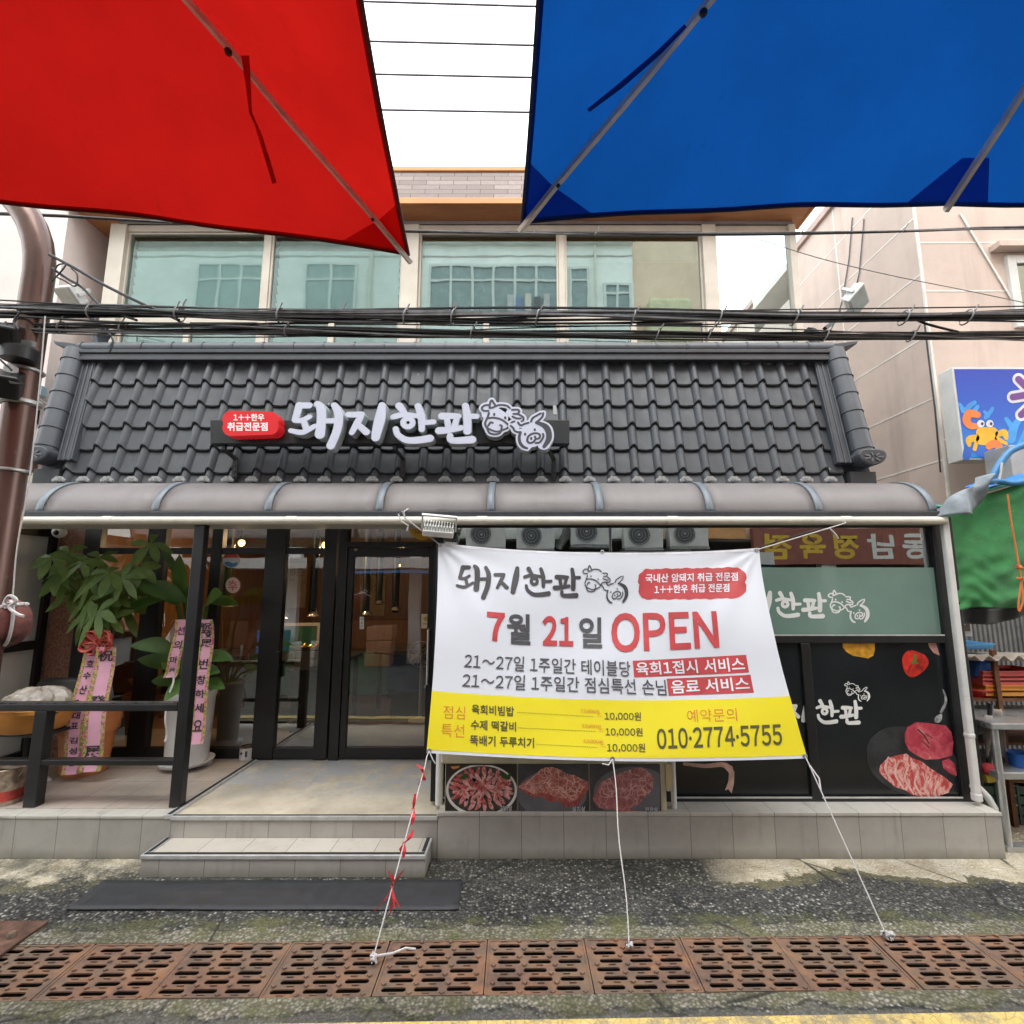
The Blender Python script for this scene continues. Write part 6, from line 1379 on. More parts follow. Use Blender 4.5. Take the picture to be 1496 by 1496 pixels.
def trays(px0, px1, py, n, col, nm, label, dy=8, dep=.34, yo=0.02):
    a, b = P(px0, py, Yk), P(px1, py, Yk)
    for k in range(n):
        z = a.z + k * .032; x0, x1 = a.x + .006 * ((k * 7) % 3), b.x + .006 * ((k * 5) % 3)
        q = MB(); h_ = .055; i_ = .03
        for (xa_, xb_, ya_, yb_) in ((x0, x1, Yk + yo, Yk + yo + .012), (x0, x1, Yk + yo + dep - .012, Yk + yo + dep), (x0, x0 + .012, Yk + yo + .012, Yk + yo + dep - .012), (x1 - .012, x1, Yk + yo + .012, Yk + yo + dep - .012)): q.box(xa_, xb_, ya_, yb_, z + .002, z + h_)
        q.box(x0 + .012, x1 - .012, Yk + yo + .012, Yk + yo + dep - .012, z + .002, z + .01)
        q.box(x0 - .012, x1 + .012, Yk + yo - .012, Yk + yo - .0005, z + h_ - .008, z + h_)
        tag(q.build(nm, M("tray_%s" % col[0], col[1], .4, 0, .08)), label % (["lowest", "second", "third", "fourth", "top"][min(k, 4)]), "tray", "plastic trays stacked on the rack")
trays(1444, 1540, 1018, 2, ("orange", (.68, .28, .03)), "plastic_tray", "%s orange yellow plastic tray of the stack on the rusty rack")
trays(1440, 1540, 1003, 3, ("coral", (.62, .10, .09)), "plastic_tray", "%s coral red plastic tray of the stack on the rusty rack")
tag(MB().lathe([(0, .002), (.10, .002), (.15, .09), (.158, .09), (.155, .10), (.142, .10), (.095, .012), (0, .012)], P(1424, 1021, Yk + .16), 24).build("red_basin", M("red_basin_plastic", (.52, .02, .02), .35), smooth=True), "round red plastic basin on the rack beside the trays", "basin")
tag(MB().slab([P(1402, 950, Yk + .1), P(1450, 948, Yk + .1), P(1456, 940, Yk + .1), P(1404, 942, Yk + .1)], (0, .3, 0)).build("folded_blue_sheet", M("blue_folded_plastic", (.05, .25, .52), .4), bevel=.01), "folded blue plastic sheet lying on top of the rack", "sheet")
tag(MB().slab([P(1428, 992, Yk + .05), P(1452, 980, Yk + .05), P(1460, 960, Yk + .05), P(1432, 966, Yk + .05)], (0, .2, 0)).build("blue_plastic_bag", M("blue_bag", (.02, .14, .50), .4), bevel=.03), "dark blue plastic bag behind the trays", "bag")
q = tag(MB().box(XX(1396, 910, 4.5), XX(1419, 910, 4.5), 4.5, 4.53, ZZ(930, 4.5), ZZ(897, 4.5)).build("framed_notice", M("white_board_frame", (.6, .6, .6), .5), bevel=.004), "white framed notice board with brown photo hanging behind the pipe", "notice board")
a, b = P(1398, 922, 4.496), P(1415, 900, 4.496); MB().box(a.x, b.x, 4.494, 4.499, a.z, b.z).build("brown_photo", M("brown_print", (.10, .05, .035), .5), q)
text("OPEN", (1400, 909, 1411, 913), onY(4.4925), "lettering", mVinyl, q)
bagp = lambda u, v: P(1432, 1062, Yk + .05) + Vector((.11 * math.cos(6.283 * u) * math.sin(math.pi * v) ** .6, .10 * math.sin(6.283 * u) * math.sin(math.pi * v), .08 * math.cos(math.pi * v) + .012 * math.sin(u * 40 + v * 9)))
tag(MB().grid(bagp, 30, 14).build("clear_plastic_bag", M("silvery_plastic", (.40, .44, .50), .2, 0, .6, 30), smooth=True), "silvery clear plastic bag stuffed on the middle rack shelf", "bag")
br = thing("hanging_brush", "long handled brush with red cloth hanging beside the steel table", "brush", tuple(P(1445, 1060, 4.1)))
MB().tube([P(1447, 1028, 4.15), P(1444, 1130, 4.1)], .018, 8).build("brush_handle", mBlack, br, smooth=True)
MB().grid(lambda u, v: P(1440 + 8 * u, 1045 + 82 * v, 4.12) + Vector((.0, .02 * math.sin(u * 6 + v * 5), 0)), 6, 12).grid(lambda u, v: P(1450 + 14 * u + 8 * v, 1036 + 70 * v, 4.16) + Vector((0, .02 * math.sin(u * 7), 0)), 6, 10).build("grey_rag", M("grey_beige_rag", (.36, .32, .28), .9), br, smooth=True, solid=.006)
MB().ball(P(1445, 1124, 4.08), .05, 14, (1, 1, .9)).build("red_cloth", M("red_cloth", (.42, .03, .04), .7), br, smooth=True)
MB().slab([P(1440, 1132, 4.08), P(1454, 1130, 4.08), P(1456, 1142, 4.08), P(1444, 1144, 4.08)], (0, .04, 0)).build("yellow_tag", M("yellow_blue_cloth", (.62, .50, .05), .6), br)
# stainless table
tb = thing("stainless_table", "two tier stainless steel work table at the right edge", "table", tuple(G(1470, 1215)))
mSs = M("stainless_sheet", (.50, .51, .51), .3, .75, .12, 9, 0, 80, .5, 0, .2)
ta = P(1449, 1057, 3.95); Yt = 3.95; tz = ta.z
MB().box(ta.x, ta.x + 1.4, Yt, Yt + .6, tz - .045, tz).build("table_top", mSs, tb, bevel=.006)
sz = P(1464, 1130, Yt).z; MB().box(ta.x + .02, ta.x + 1.38, Yt + .02, Yt + .58, sz - .05, sz).build("lower_shelf", mSs, tb, bevel=.006)
for x, y in ((ta.x + .045, Yt + .04), (ta.x + 1.34, Yt + .04), (ta.x + .045, Yt + .56), (ta.x + 1.34, Yt + .56)): MB().tube([(x, y, .03), (x, y, tz - .046)], .024, 12).build("leg", mSs, tb, smooth=True)
MB().box(ta.x + .0, ta.x + 1.4, Yt + .0, Yt + .08, .0, .035).build("foot_rail", mSs, tb)
for k, (px, py, cc_, lb) in enumerate(((1478, 1190, (.03, .07, .05), "dark green plastic crate under the stainless table"), (1412, 1100, (.22, .10, .04), "brown wooden box on the lower rack shelf"), (1415, 1165, (.12, .10, .08), "dark brown box on the ground under the rack"))):
    c = P(px, py, 4.35); w_ = .16 if k else .26; q = thing("storage_crate", lb, "crate", (c.x, 4.35, c.z - .1)); z0_ = (0.0 if k != 1 else P(1412, 1140, Yk).z + .001); h_ = (.30, .16, .22)[k]
    bx_ = MB()
    for z in [z0_ + h_ * j / 4 for j in range(4)]: bx_.box(c.x - w_, c.x + w_, 4.36 + .02, 4.385, z, z + h_ / 5).box(c.x - w_, c.x + w_, 4.66, 4.665, z, z + h_ / 5).box(c.x - w_, c.x - w_ + .008, 4.386, 4.659, z, z + h_ / 5).box(c.x + w_ - .008, c.x + w_, 4.386, 4.659, z, z + h_ / 5)
    for x in (c.x - w_, c.x - w_ * .33, c.x + w_ * .33, c.x + w_ - .02): bx_.box(x, x + .02, 4.374, 4.3795, z0_, z0_ + h_)
    bx_.box(c.x - w_ + .01, c.x + w_ - .01, 4.39, 4.655, z0_ + .003, z0_ + .015)
    bx_.build("crate_slats", M("crate_plastic_%d" % k, cc_, .6), q)
for px, py, cc_, lb in ((1490, 1118, (.02, .12, .45), "small blue tub on the lower shelf of the steel table"), (1404, 1046, (.55, .20, .04), "orange plastic tub behind the white downpipe")):
    c = P(px, py, 4.1 if px > 1450 else 4.42); tag(MB().lathe([(0, 0), (.06, 0), (.075, .1), (.08, .1), (.07, .095), (.055, .01), (0, .01)], (c.x, c.y, sz + .001 if px > 1450 else P(1412, 1085, Yk).z + .001), 20).build("plastic_tub", M("tub_%d" % px, cc_, .4), smooth=True), lb, "tub")

# ------------------------------------------------------------------ meat poster cabinet under the banner
Yc = 3.885
pc = thing("poster_cabinet", "cream counter box on the plinth with meat photos pasted across its front", "counter", tuple(P(810, 1190, Yc)))
xa, xb = XX(650, 1150, Yc), XX(969, 1150, Yc); zc1 = ZZ(1116, Yc); zb = .3005
MB().box(xa - .0, xb + .02, Yc + .002, Yc + .14, zb, zc1 + .001).build("counter_body", M("cream_sheet", (.52, .46, .32), .5), pc, bevel=.003)
MB().box(xa - .03, xb + .03, Yc - .012, Yc + .15, zc1 + .002, zc1 + .10).build("counter_top", M("cream_sheet", (.52, .46, .32), .5), pc, bevel=.01)
MB().box(xb + .021, xb + .06, Yc - .005, Yc + .05, zc1 - .18, zc1).build("corner_bracket", M("tan_bracket", (.50, .40, .24), .5), pc); 
MB().tube([(xb + .085, Yc + .05, zb), (xb + .085, Yc + .05, zc1)], .02, 10).build("cabinet_pipe", mWhite, pc, smooth=True)
def poster(p0, p1, label, bgc):
    x0, x1 = XX(p0, 1150, Yc), XX(p1, 1150, Yc)
    return tag(MB().box(x0, x1, Yc - .004, Yc + .0015, zb + .002, zc1).build("meat_poster", M("poster_ground_%d" % p0, bgc, .35, 0, .35, 5)), label, "poster", "meat photo posters in a row")
Kp = lambda k: onY(Yc - .005 - .0005 * k)
p1 = poster(651, 755, "poster of many pink meat slices fanned on a white plate, leftmost of three", (.025, .02, .018))
poly([(x, min(max(y, 1118), 1190)) for x, y in ell(703.5, 1155, 52, 38.5, 60)], Kp(0), "plate_print", M("plate_print", (.75, .72, .66), .4), p1); poly([(x, min(max(y, 1118), 1190)) for x, y in ell(703.5, 1154, 48.5, 35, 60)], Kp(1), "grill_print", M("grill_print", (.05, .045, .04), .5, 0, .8, 60), p1)
mS = [meat_mat("slice_print_a", (.56, .11, .10), (.80, .55, .50), 16, .7), meat_mat("slice_print_b", (.42, .06, .06), (.7, .36, .33), 16, .5), M("slice_print_c", (.70, .34, .32), .4, 0, .3, 30)]
q = random.Random(3); groups = [[], [], []]
for ringk, (rx, ry, n) in enumerate(((40, 26, 26), (28, 18, 20), (15, 10, 11), (4, 3, 4))):
    for i in range(n):
        a = R(170 + 250 * i / (n - 1) - 65) if ringk == 9 else R(360 * i / n + 9 * ringk)
        x, y = 703 + rx * math.cos(a) * q.uniform(.9, 1.05), 1152 + ry * math.sin(a) * q.uniform(.9, 1.05); ln_ = q.uniform(5.5, 8); k_ = q.choice((0, 0, 1, 2)); ta_ = a + q.uniform(-.5, .5)
        dx_, dy_ = math.cos(ta_) * ln_, math.sin(ta_) * ln_ * .8
        groups[k_].append((ringk, [(x - dx_, y - dy_, 1.6), (x + q.uniform(-1, 1), y + q.uniform(-1, 1), 3.0), (x + dx_, y + dy_, 1.8)]))
lay = 2
for ringk in range(4):
    for k_ in (1, 0, 2):
        for rr_, stq in [g_ for g_ in groups[k_] if g_[0] == ringk]:
            mark([stq], I2, Kp(lay % 6 + 2 + ringk * 2), "slice_print", mS[k_], p1, .8); lay += 1
mark([[(676, 1136, 3), (681, 1133, 3)], [(736, 1133, 4), (742, 1136, 3), (745, 1131, 2)]], I2, Kp(14), "parsley_print", M("parsley_print", (.03, .07, .015), .5), p1, .8)
poly([(658, 1120), (672, 1118.5), (670, 1122), (662, 1124)], Kp(2), "carrot_print", M("carrot_print", (.6, .22, .03), .4), p1)
p2 = poster(757, 860, "poster of a square marbled beef block on a grey slate, middle of three", (.05, .05, .058))
mSp = M("grey_plate_print", (.14, .14, .155), .4, 0, .2, 4); poly([(x, min(y, 1190)) for x, y in ell(806, 1160, 51, 34, 50)], Kp(0), "plate_print", mSp, p2)
mMb = meat_mat("marbled_beef_print", (.40, .10, .085), (.78, .46, .39), 22, .8); mMbs = meat_mat("beef_side_print", (.32, .055, .05), (.60, .24, .2), 24, .4)
poly([(758, 1152), (770, 1160), (782, 1166), (790, 1163), (803, 1172), (815, 1170), (828, 1181), (834, 1177), (844, 1178), (851, 1166), (860, 1152), (859, 1140), (846, 1150), (828, 1160), (800, 1160), (775, 1150), (757, 1148)], Kp(1), "beef_side", mMbs, p2)
poly([(757, 1150), (766, 1142), (780, 1133), (791, 1123), (797, 1121), (806, 1120.5), (818, 1124), (830, 1132), (838, 1132), (848, 1137), (859, 1142), (852, 1154), (842, 1168), (834, 1172), (824, 1166), (812, 1166), (802, 1160), (792, 1158), (780, 1160), (770, 1156)], Kp(2), "beef_block", mMb, p2)
p3 = poster(862, 965, "poster of a ragged dark red beef slab on a plate, rightmost of three", (.06, .055, .062))
poly([(min(max(x, 863), 964), min(max(y, 1119), 1190)) for x, y in ell(925, 1158, 58, 38, 50)], Kp(0), "plate_print", mSp, p3)
mMc = meat_mat("dark_beef_print", (.33, .095, .10), (.66, .38, .35), 20, .7)
poly(ell(912, 1154, 46, 27, 60, -.35, .035, 11), Kp(2), "beef_slab", mMc, p3); poly([(868, 1168), (880, 1164), (900, 1172), (918, 1182), (930, 1184), (924, 1190), (904, 1190), (900, 1182), (884, 1176), (870, 1174)], Kp(1), "beef_side", mMbs, p3)
mShad = mInk
for pp, sx_, q in ((p1, "갈비살", (731, 1177, 748, 1185)), (p2, "살치살", (836, 1178, 855, 1186)), (p3, "안창살", (943, 1179, 961, 1187))):
    text(sx_, q, Kp(15), "caption_edge", mShad, pp, .075); text(sx_, q, Kp(16), "caption", mWp, pp, .01)

# ------------------------------------------------------------------ plants
def leaf(mb, base, d, up, L, wd, bend=.3, prof=1.0, n=6, fold=.15):
    d = Vector(d).normalized(); up = Vector(up); s_ = d.cross(up)
    if s_.length < 1e-3: s_ = d.cross(Vector((1, 0, 0)))
    s_.normalize(); nn_ = s_.cross(d).normalized(); o = len(mb.v); base = Vector(base)
    for i in range(n + 1):
        t = i / n; wv_ = wd * (math.sin(math.pi * min(1, t * .96 + .03) ** prof)) ** .85; c = base + d * (L * t) - Vector((0, 0, bend * L * t * t)) ; f_ = nn_ * (fold * wv_)
        mb.v += [tuple(c - s_ * wv_ + f_), tuple(c), tuple(c + s_ * wv_ + f_)]
    for i in range(n):
        a = o + i * 3; mb.f += [(a, a + 1, a + 4, a + 3), (a + 1, a + 2, a + 5, a + 4)]
def leaf_mat(name, a, b, rough=.38):
    t = NT(name); f = t.noise(6, 4); g_ = t.n("ShaderNodeNewGeometry"); c = t.ramp(f, [(.3, a), (.7, b)])
    p = t.n("ShaderNodeBsdfPrincipled"); t.put(p.inputs["Base Color"], c); p.inputs["Roughness"].default_value = rough
    tr = t.n("ShaderNodeBsdfTranslucent"); t.put(tr.inputs[0], t.mix(.5, c, (.16, .28, .03))); mx = t.n("ShaderNodeMixShader"); mx.inputs[0].default_value = .42
    t.l(p.outputs[0], mx.inputs[1]); t.l(tr.outputs[0], mx.inputs[2]); return t.done(mx.outputs[0])
q = random.Random(21)
Ym = 4.72; pb = P(126, 1124, Ym); pb.z = ZT
mt = thing("money_tree_plant", "leafy money tree in a flared terracotta pot behind the railing", "potted plant", (pb.x, Ym, ZT))
potc = (pb.x - .02, Ym, ZT)
MB().lathe([(0, .0), (.155, .0), (.165, .02), (.195, .30), (.205, .335), (.222, .345), (.236, .50), (.232, .512), (.21, .512), (.20, .46), (0, .45)], potc, 36).build("terracotta_pot", M("terracotta", (.62, .24, .09), .55, 0, .12, 5, .1, 60), mt, smooth=True)
MB().lathe([(0, .455), (.205, .452)], potc, 24).build("soil", M("potting_soil", (.03, .022, .015), .95), mt)
tr_ = MB(); top = Vector((pb.x + .06, Ym, 1.42))
for k in range(3): tr_.tube([Vector((pb.x + .02 + .028 * math.cos(a * 7 + k * 2.1), Ym + .028 * math.sin(a * 7 + k * 2.1), ZT + .45 + a * .68)) for a in [i / 16 for i in range(17)]], .02, 8)
fo = MB(); clusters = [(75, 815), (100, 808), (120, 822), (85, 838), (140, 840), (112, 850), (160, 838), (178, 846), (150, 862), (190, 838), (205, 830), (220, 795), (128, 876), (106, 868), (170, 872), (142, 895), (120, 902), (158, 905), (188, 868), (210, 860), (96, 845), (180, 890), (145, 815), (132, 848), (165, 855), (152, 880), (134, 890)]
for (px, py) in clusters:
    c = P(px, py, Ym + q.uniform(-.28, .18)); st_ = [top + Vector((0, 0, -.1)), top.lerp(c, .5) + Vector((0, 0, .05)), c]; tr_.tube(st_, [.007, .006, .004], 6)
    n_ = q.choice((5, 6, 6)); a0 = q.uniform(0, 6.28); til = Vector((q.uniform(-.3, .3), q.uniform(-.7, -.2), 0))
    X_ = Vector((1, q.uniform(-.45, .45), q.uniform(-.3, .3))).normalized(); W_ = Vector((0, q.uniform(.15, .75), .8)).normalized(); fn_ = X_.cross(W_)
    for k in range(n_):
        a = a0 + 6.283 * k / n_; leaf(fo, c, X_ * math.cos(a) + W_ * math.sin(a) * .9 + Vector((0, 0, -.15)), fn_ if fn_.y < 0 else -fn_, q.uniform(.14, .23), q.uniform(.030, .044), q.uniform(.15, .5), 1.25)
tr_.build("braided_stem", M("grey_green_bark", (.12, .12, .06), .7), mt, smooth=True)
fo.build("foliage", leaf_mat("money_tree_leaf", (.11, .21, .05), (.25, .37, .11)), mt, smooth=True)
# ribbons of the money tree
mPink = M("pink_satin_ribbon", (.84, .45, .60), .4, 0, .06, 9)
def floral():
    t = NT("floral_ribbon_edge"); c = t.ramp(t.xyz(t.vor(75).outputs["Color"])[0], [(0, (.50, .44, .08)), (.3, (.22, .32, .05)), (.5, (.55, .12, .24)), (.72, (.66, .42, .34)), (1, (.62, .28, .40))], 'CONSTANT'); return t.done(t.bsdf(c, .4))
mFlo = floral()
def ribbon(par, pts, wd, Y, chars, cm, slope=.03, edge=.2):
    """hanging ribbon; pts photo (x,y) of its centre line, wd photo width, chars [(char,t,size)]"""
    pts3 = [Vector(P(*p, Y)) for p in smooth_pts(pts, 8)]; n_ = len(pts3) - 1; h_ = wd / 755 * Y * .5
    def f(u, v, l=0.0): k = min(v * n_, n_ - 1e-6); i = int(k); c = pts3[i].lerp(pts3[i + 1], k - i); return c + Vector((h_ * (u * 2 - 1), -l + .012 * math.sin(v * 9) + slope * (u - .5), 0))
    r_ = MB().grid(lambda u, v: f(u, v), 6, 40).build("ribbon", mPink, par, smooth=True)
    MB().grid(lambda u, v: f(u * edge, v, .002), 2, 40).grid(lambda u, v: f(1 - edge + u * edge, v, .002), 2, 40).build("ribbon_border", mFlo, r_, smooth=True)
    for ch_, tv, szv in chars:
        hv = szv; text(ch_, (.5 - .34 * szv[0], tv - szv[1] / 2, .5 + .34 * szv[0], tv + szv[1] / 2), lambda px, py, t: f(px, py, .006), "lettering", cm, r_, .02)
    return r_
bowc = P(145, 938, 4.47)
rbt = thing("congratulation_ribbon", "pink congratulation ribbons with a red bow hanging over the terracotta pot", "ribbon", tuple(bowc))
ribbon(rbt, [(155, 945), (150, 985), (142, 1040), (136, 1090), (130, 1128)], 25, 4.44, [("祝", .10, (1.1, .105)), ("發", .44, (1.1, .10)), ("展", .80, (1.1, .105))], mInk)
cs = "산호수산"; ch1 = [(c_, .09 + .085 * i, (.62, .05)) for i, c_ in enumerate(cs)] + [(c_, .50 + .075 * i, (.62, .05)) for i, c_ in enumerate("대표")] + [(c_, .70 + .09 * i, (.66, .055)) for i, c_ in enumerate("김성상")]
ribbon(rbt, [(137, 942), (127, 985), (114, 1045), (107, 1090), (102, 1132)], 21, 4.46, ch1, mInk)
bw_ = MB()
for k in range(11):
    a = R(33 * k + 10); d = Vector((math.cos(a), -.35 + .2 * (k % 3), math.sin(a) * .75)); u_ = Vector((-math.sin(a), 0, math.cos(a)))
    lp = [bowc + d * (.135 * math.sin(math.pi * t_)) * 1.0 + u_ * (.035 * math.sin(2 * math.pi * t_)) for t_ in [i / 12 for i in range(13)]]; o = len(bw_.v)
    for p in lp: bw_.v += [tuple(p + Vector((0, -.022, 0)) + u_ * .012), tuple(p + Vector((0, .022, 0)) - u_ * .012)]
    bw_.f += [(o + 2 * i, o + 2 * i + 1, o + 2 * i + 3, o + 2 * i + 2) for i in range(12)]
def bowm():
    t = NT("red_pink_bow_ribbon"); c = t.ramp(t.noise(40, 3), [(.35, (.62, .05, .06)), (.55, (.72, .16, .14)), (.7, (.70, .42, .16))]); return t.done(t.bsdf(c, .35))
bw_.build("bow", bowm(), rbt, smooth=True, solid=.002)
# bird of paradise in white pot
Yw = 4.85; wb_ = P(272, 1116, Yw)
bp = thing("bird_of_paradise_plant", "big leaved bird of paradise in a tall white planter behind the corner post", "potted plant", (wb_.x, Yw, ZT))
pc_ = (wb_.x, Yw, ZT)
mPot = M("white_planter_plastic", (.70, .70, .69), .35, 0, .05)
MB().lathe([(0, .05), (.165, .05), (.17, .06), (.188, .60), (.197, .61), (.197, .65), (.18, .65), (.175, .58), (0, .57)], pc_, 36).build("white_planter", mPot, bp, smooth=True)
MB().lathe([(.0, .03), (.19, .03), (.215, .05), (.22, .065), (.205, .065), (.18, .045), (0, .045)], pc_, 36).build("saucer", mPot, bp, smooth=True)
ft = MB()
for a in (20, 110, 200, 290): x, y = pc_[0] + .16 * math.cos(R(a)), pc_[1] + .16 * math.sin(R(a)); ft.box(x - .03, x + .03, y - .03, y + .03, ZT, ZT + .031)
ft.build("planter_feet", mPot, bp)
lf_ = MB(); stm = MB()
bas = Vector((pc_[0], pc_[1], ZT + .58))
for (px, py, dy, tx, ty, L, wd, bend) in ((268, 875, -.05, 262, 800, .42, .10, .02), (272, 880, -.1, 225, 850, .50, .085, .25), (262, 885, -.12, 205, 838, .42, .06, .05), (255, 870, -.06, 200, 880, .45, .055, .2), (300, 885, -.05, 318, 860, .38, .09, .3), (305, 880, .05, 345, 870, .38, .06, .25), (255, 955, -.22, 200, 918, .42, .075, .42), (262, 975, .0, 212, 955, .36, .08, .2),
                                      (292, 960, -.22, 345, 950, .38, .06, .2), (290, 985, -.2, 325, 965, .3, .06, .3), (262, 1000, .02, 232, 975, .30, .085, .5), (296, 1000, -.18, 330, 990, .3, .06, .3), (270, 985, -.2, 248, 960, .3, .07, .35), (265, 850, .1, 232, 790, .42, .035, .0), (278, 905, .05, 290, 830, .40, .10, .05), (282, 990, -.2, 262, 1000, .26, .07, .3)):
    s0 = P(px, py, Yw + dy); e0 = P(tx, ty, Yw + dy - .12); stm.tube([bas + Vector((q.uniform(-.06, .06), q.uniform(-.06, .06), 0)), bas.lerp(s0, .6) + Vector((0, 0, .03)), s0], [.012, .010, .008], 8)
    leaf(lf_, s0, e0 - s0, (q.uniform(-.3, .3), -.8, .7), L, wd, bend, 1.0, 10, .22)
stm.build("leaf_stalks", leaf_mat("stalk_green", (.05, .11, .02), (.10, .18, .04)), bp, smooth=True); lf_.build("foliage", leaf_mat("paradise_leaf", (.05, .13, .035), (.13, .25, .06), .3), bp, smooth=True)
rb2 = thing("congratulation_ribbon", "pair of pink lettered ribbons hanging from the bird of paradise by the post", "ribbon", tuple(P(285, 910, 4.5)))
r2 = ribbon(rb2, [(300, 905), (301, 940), (296, 990), (291, 1035), (285, 1088)], 18, 4.52, [("祝", .09, (1.15, .075)), ("發", .165, (1.15, .075)), ("展", .25, (1.15, .075))] + [(c_, .40 + .115 * i, (.9, .07)) for i, c_ in enumerate("번창하세요")], mInk)
ribbon(rb2, [(265, 905), (262, 935), (254, 970), (247, 990)], 15, 4.50, [("선", .2, (.9, .12)), ("의", .40, (.9, .12)), ("마", .60, (.8, .10)), ("음", .78, (.7, .08))], mInk, .03, .2)
MB().grid(lambda u, v: P(250 - 13 * v + 3 * math.sin(v * 9) + 3 * u, 980 + 104 * v, 4.48) + Vector((0, .01 * math.sin(v * 15), 0)), 2, 30).build("ribbon_tail", M("white_ribbon_back", (.62, .56, .55), .5), rb2, smooth=True)
# ------------------------------------------------------------------ terrace clutter
chr_ = thing("black_plastic_chair", "black plastic armchair on the terrace holding an orange tray", "chair", tuple(P(70, 1120, 4.45)))
mPl = M("black_plastic", (.014, .014, .015), .45, 0, .15)
cx_ = XX(60, 1050, 4.45); 
def sh(u, v): x = cx_ + (u - .5) * .56; return Vector((x, 4.62 + .10 * v - .10 * math.cos((u - .5) * 2.6), .74 + .34 * v - .06 * (abs(u - .5) * 2) ** 3 * v))
MB().grid(sh, 16, 8).build("backrest", mPl, chr_, smooth=True, solid=.012)
MB().box(cx_ - .26, cx_ + .26, 4.2, 4.66, .70, .725).build("seat", mPl, chr_, bevel=.012)
for x, y in ((-.24, 4.24), (.24, 4.24), (-.24, 4.62), (.24, 4.62)): MB().tube([(cx_ + x, y, .70), (cx_ + x * 1.12, y + (.03 if y > 4.4 else -.03), ZT)], [.026, .018], 10).build("leg", mPl, chr_, smooth=True)
for x in (-.28, .28): MB().tube(smooth_pts([(cx_ + x, 4.62, .92), (cx_ + x, 4.4, .91), (cx_ + x, 4.22, .86), (cx_ + x, 4.2, .72)], 5), .018, 8).build("armrest", mPl, chr_, smooth=True)
tx_ = XX(52, 1025, 4.35)
ot_ = tag(MB().lathe([(0, .002), (.20, .002), (.215, .01), (.285, .155), (.30, .155), (.30, .185), (.27, .185), (.20, .02), (0, .02)], (tx_, 4.36, .727), 30).build("orange_basin", M("orange_basin_plastic", (.74, .32, .07), .45, 0, .12), smooth=True), "wide orange plastic basin resting on the black chair", "basin")
def pbag(u, v): a = 6.283 * u; th = math.pi * v; r_ = .22 * math.sin(th) ** .7 * (1 + .10 * math.sin(7 * a + 4 * v) + .07 * math.sin(15 * a + 9 * v)); return Vector((tx_ + .02 + r_ * math.cos(a), 4.36 + r_ * .8 * math.sin(a), .955 + .085 * math.cos(th) + .012 * math.sin(11 * a + 7 * v)))
def bagmat():
    t = NT("thin_clear_plastic"); a = t.bsdf((.62, .58, .52), .22, 0, t.bump(t.noise(22, 6), .6, .01), .6); tr = t.n("ShaderNodeBsdfTransparent"); mx = t.n("ShaderNodeMixShader"); t.put(mx.inputs[0], t.ramp(t.noise(16, 5), [(.3, .35), (.7, .75)])); t.l(tr.outputs[0], mx.inputs[1]); t.l(a, mx.inputs[2]); return t.done(mx.outputs[0])
tag(MB().grid(pbag, 60, 24).build("clear_plastic_bag", bagmat(), smooth=True), "crumpled clear plastic bag lying in the orange basin on the chair", "bag")
tc = thing("tin_can", "small white labelled tin can on the floor by the glass front", "tin can", (0, 0, ZT)); c = G(360, 1108, ZT); tc.location = c
MB().lathe([(0, 0), (.062, 0), (.064, .004), (.062, .01), (.062, .098), (.064, .104), (.060, .104), (.058, .085), (0, .085)], c, 26).build("can_body", mWhite, tc, smooth=True)
MB().lathe([(.0642, .101), (.0655, .106), (.0595, .109), (.0585, .10)], c, 26).build("can_rim", M("brown_rim", (.16, .09, .05), .5), tc, smooth=True)
MB().box(c.x + .015, c.x + .033, c.y - .0635, c.y - .055, ZT + .03, ZT + .08).box(c.x - .03, c.x - .01, c.y - .063, c.y - .055, ZT + .05, ZT + .07).build("can_label", mInk2, tc)
bk = thing("paint_bucket", "dented paint tin with red band at the left end of the terrace", "bucket", (0, 0, ZT)); c = G(6, 1172, ZT); bk.location = c
MB().lathe([(0, 0), (.105, 0), (.108, .008), (.105, .016), (.105, .235), (.110, .245), (.104, .25), (.10, .235), (0, .228)], c, 28).build("bucket_body", M("stained_tin", (.36, .28, .21), .5, .3, .5, 14, .2, 30), bk, smooth=True)
MB().lathe([(.1056, .03), (.1056, .10)], c, 28).build("bucket_band", M("red_band_paint", (.42, .05, .035), .5, 0, .3, 20), bk, smooth=True)
MB().tube([c + Vector((-.108, 0, .22))] + [c + Vector((-.108 * math.cos(R(a)), -.06 * math.sin(R(a)), .22 - .10 * math.sin(R(a)))) for a in range(15, 180, 15)] + [c + Vector((.108, 0, .22))], .003, 6).build("bucket_handle", mSteel, bk)
wbd = thing("white_foam_board", "white boards leaning on the terrace floor behind the railing post", "board", tuple(G(50, 1140, ZT)))
a, b, c, d = G(18, 1160, ZT + .02), G(72, 1118, ZT + .02), P(40, 1100, 4.75), P(-30, 1120, 4.6)
MB().slab([G(10, 1155, ZT + .01), G(68, 1118, ZT + .01), G(40, 1116, ZT + .03), G(-30, 1130, ZT + .03)], (0, 0, .012)).slab([G(30, 1152, ZT + .025), G(76, 1140, ZT + .002), G(70, 1136, ZT + .002), G(30, 1146, ZT + .025)], (0, 0, .01)).build("foam_sheets", M("white_foam", (.74, .74, .74), .6), wbd)
plt = tag(MB().box(-.19, .19, -.16, .16, -.004, .010).build("steel_cover_plate", M("rusty_plate", (.12, .06, .04), .7, .2, .5, 12, .3, 40), bevel=.003), "rusty flat steel plate with a bolt beside the gutter at far left", "metal plate")
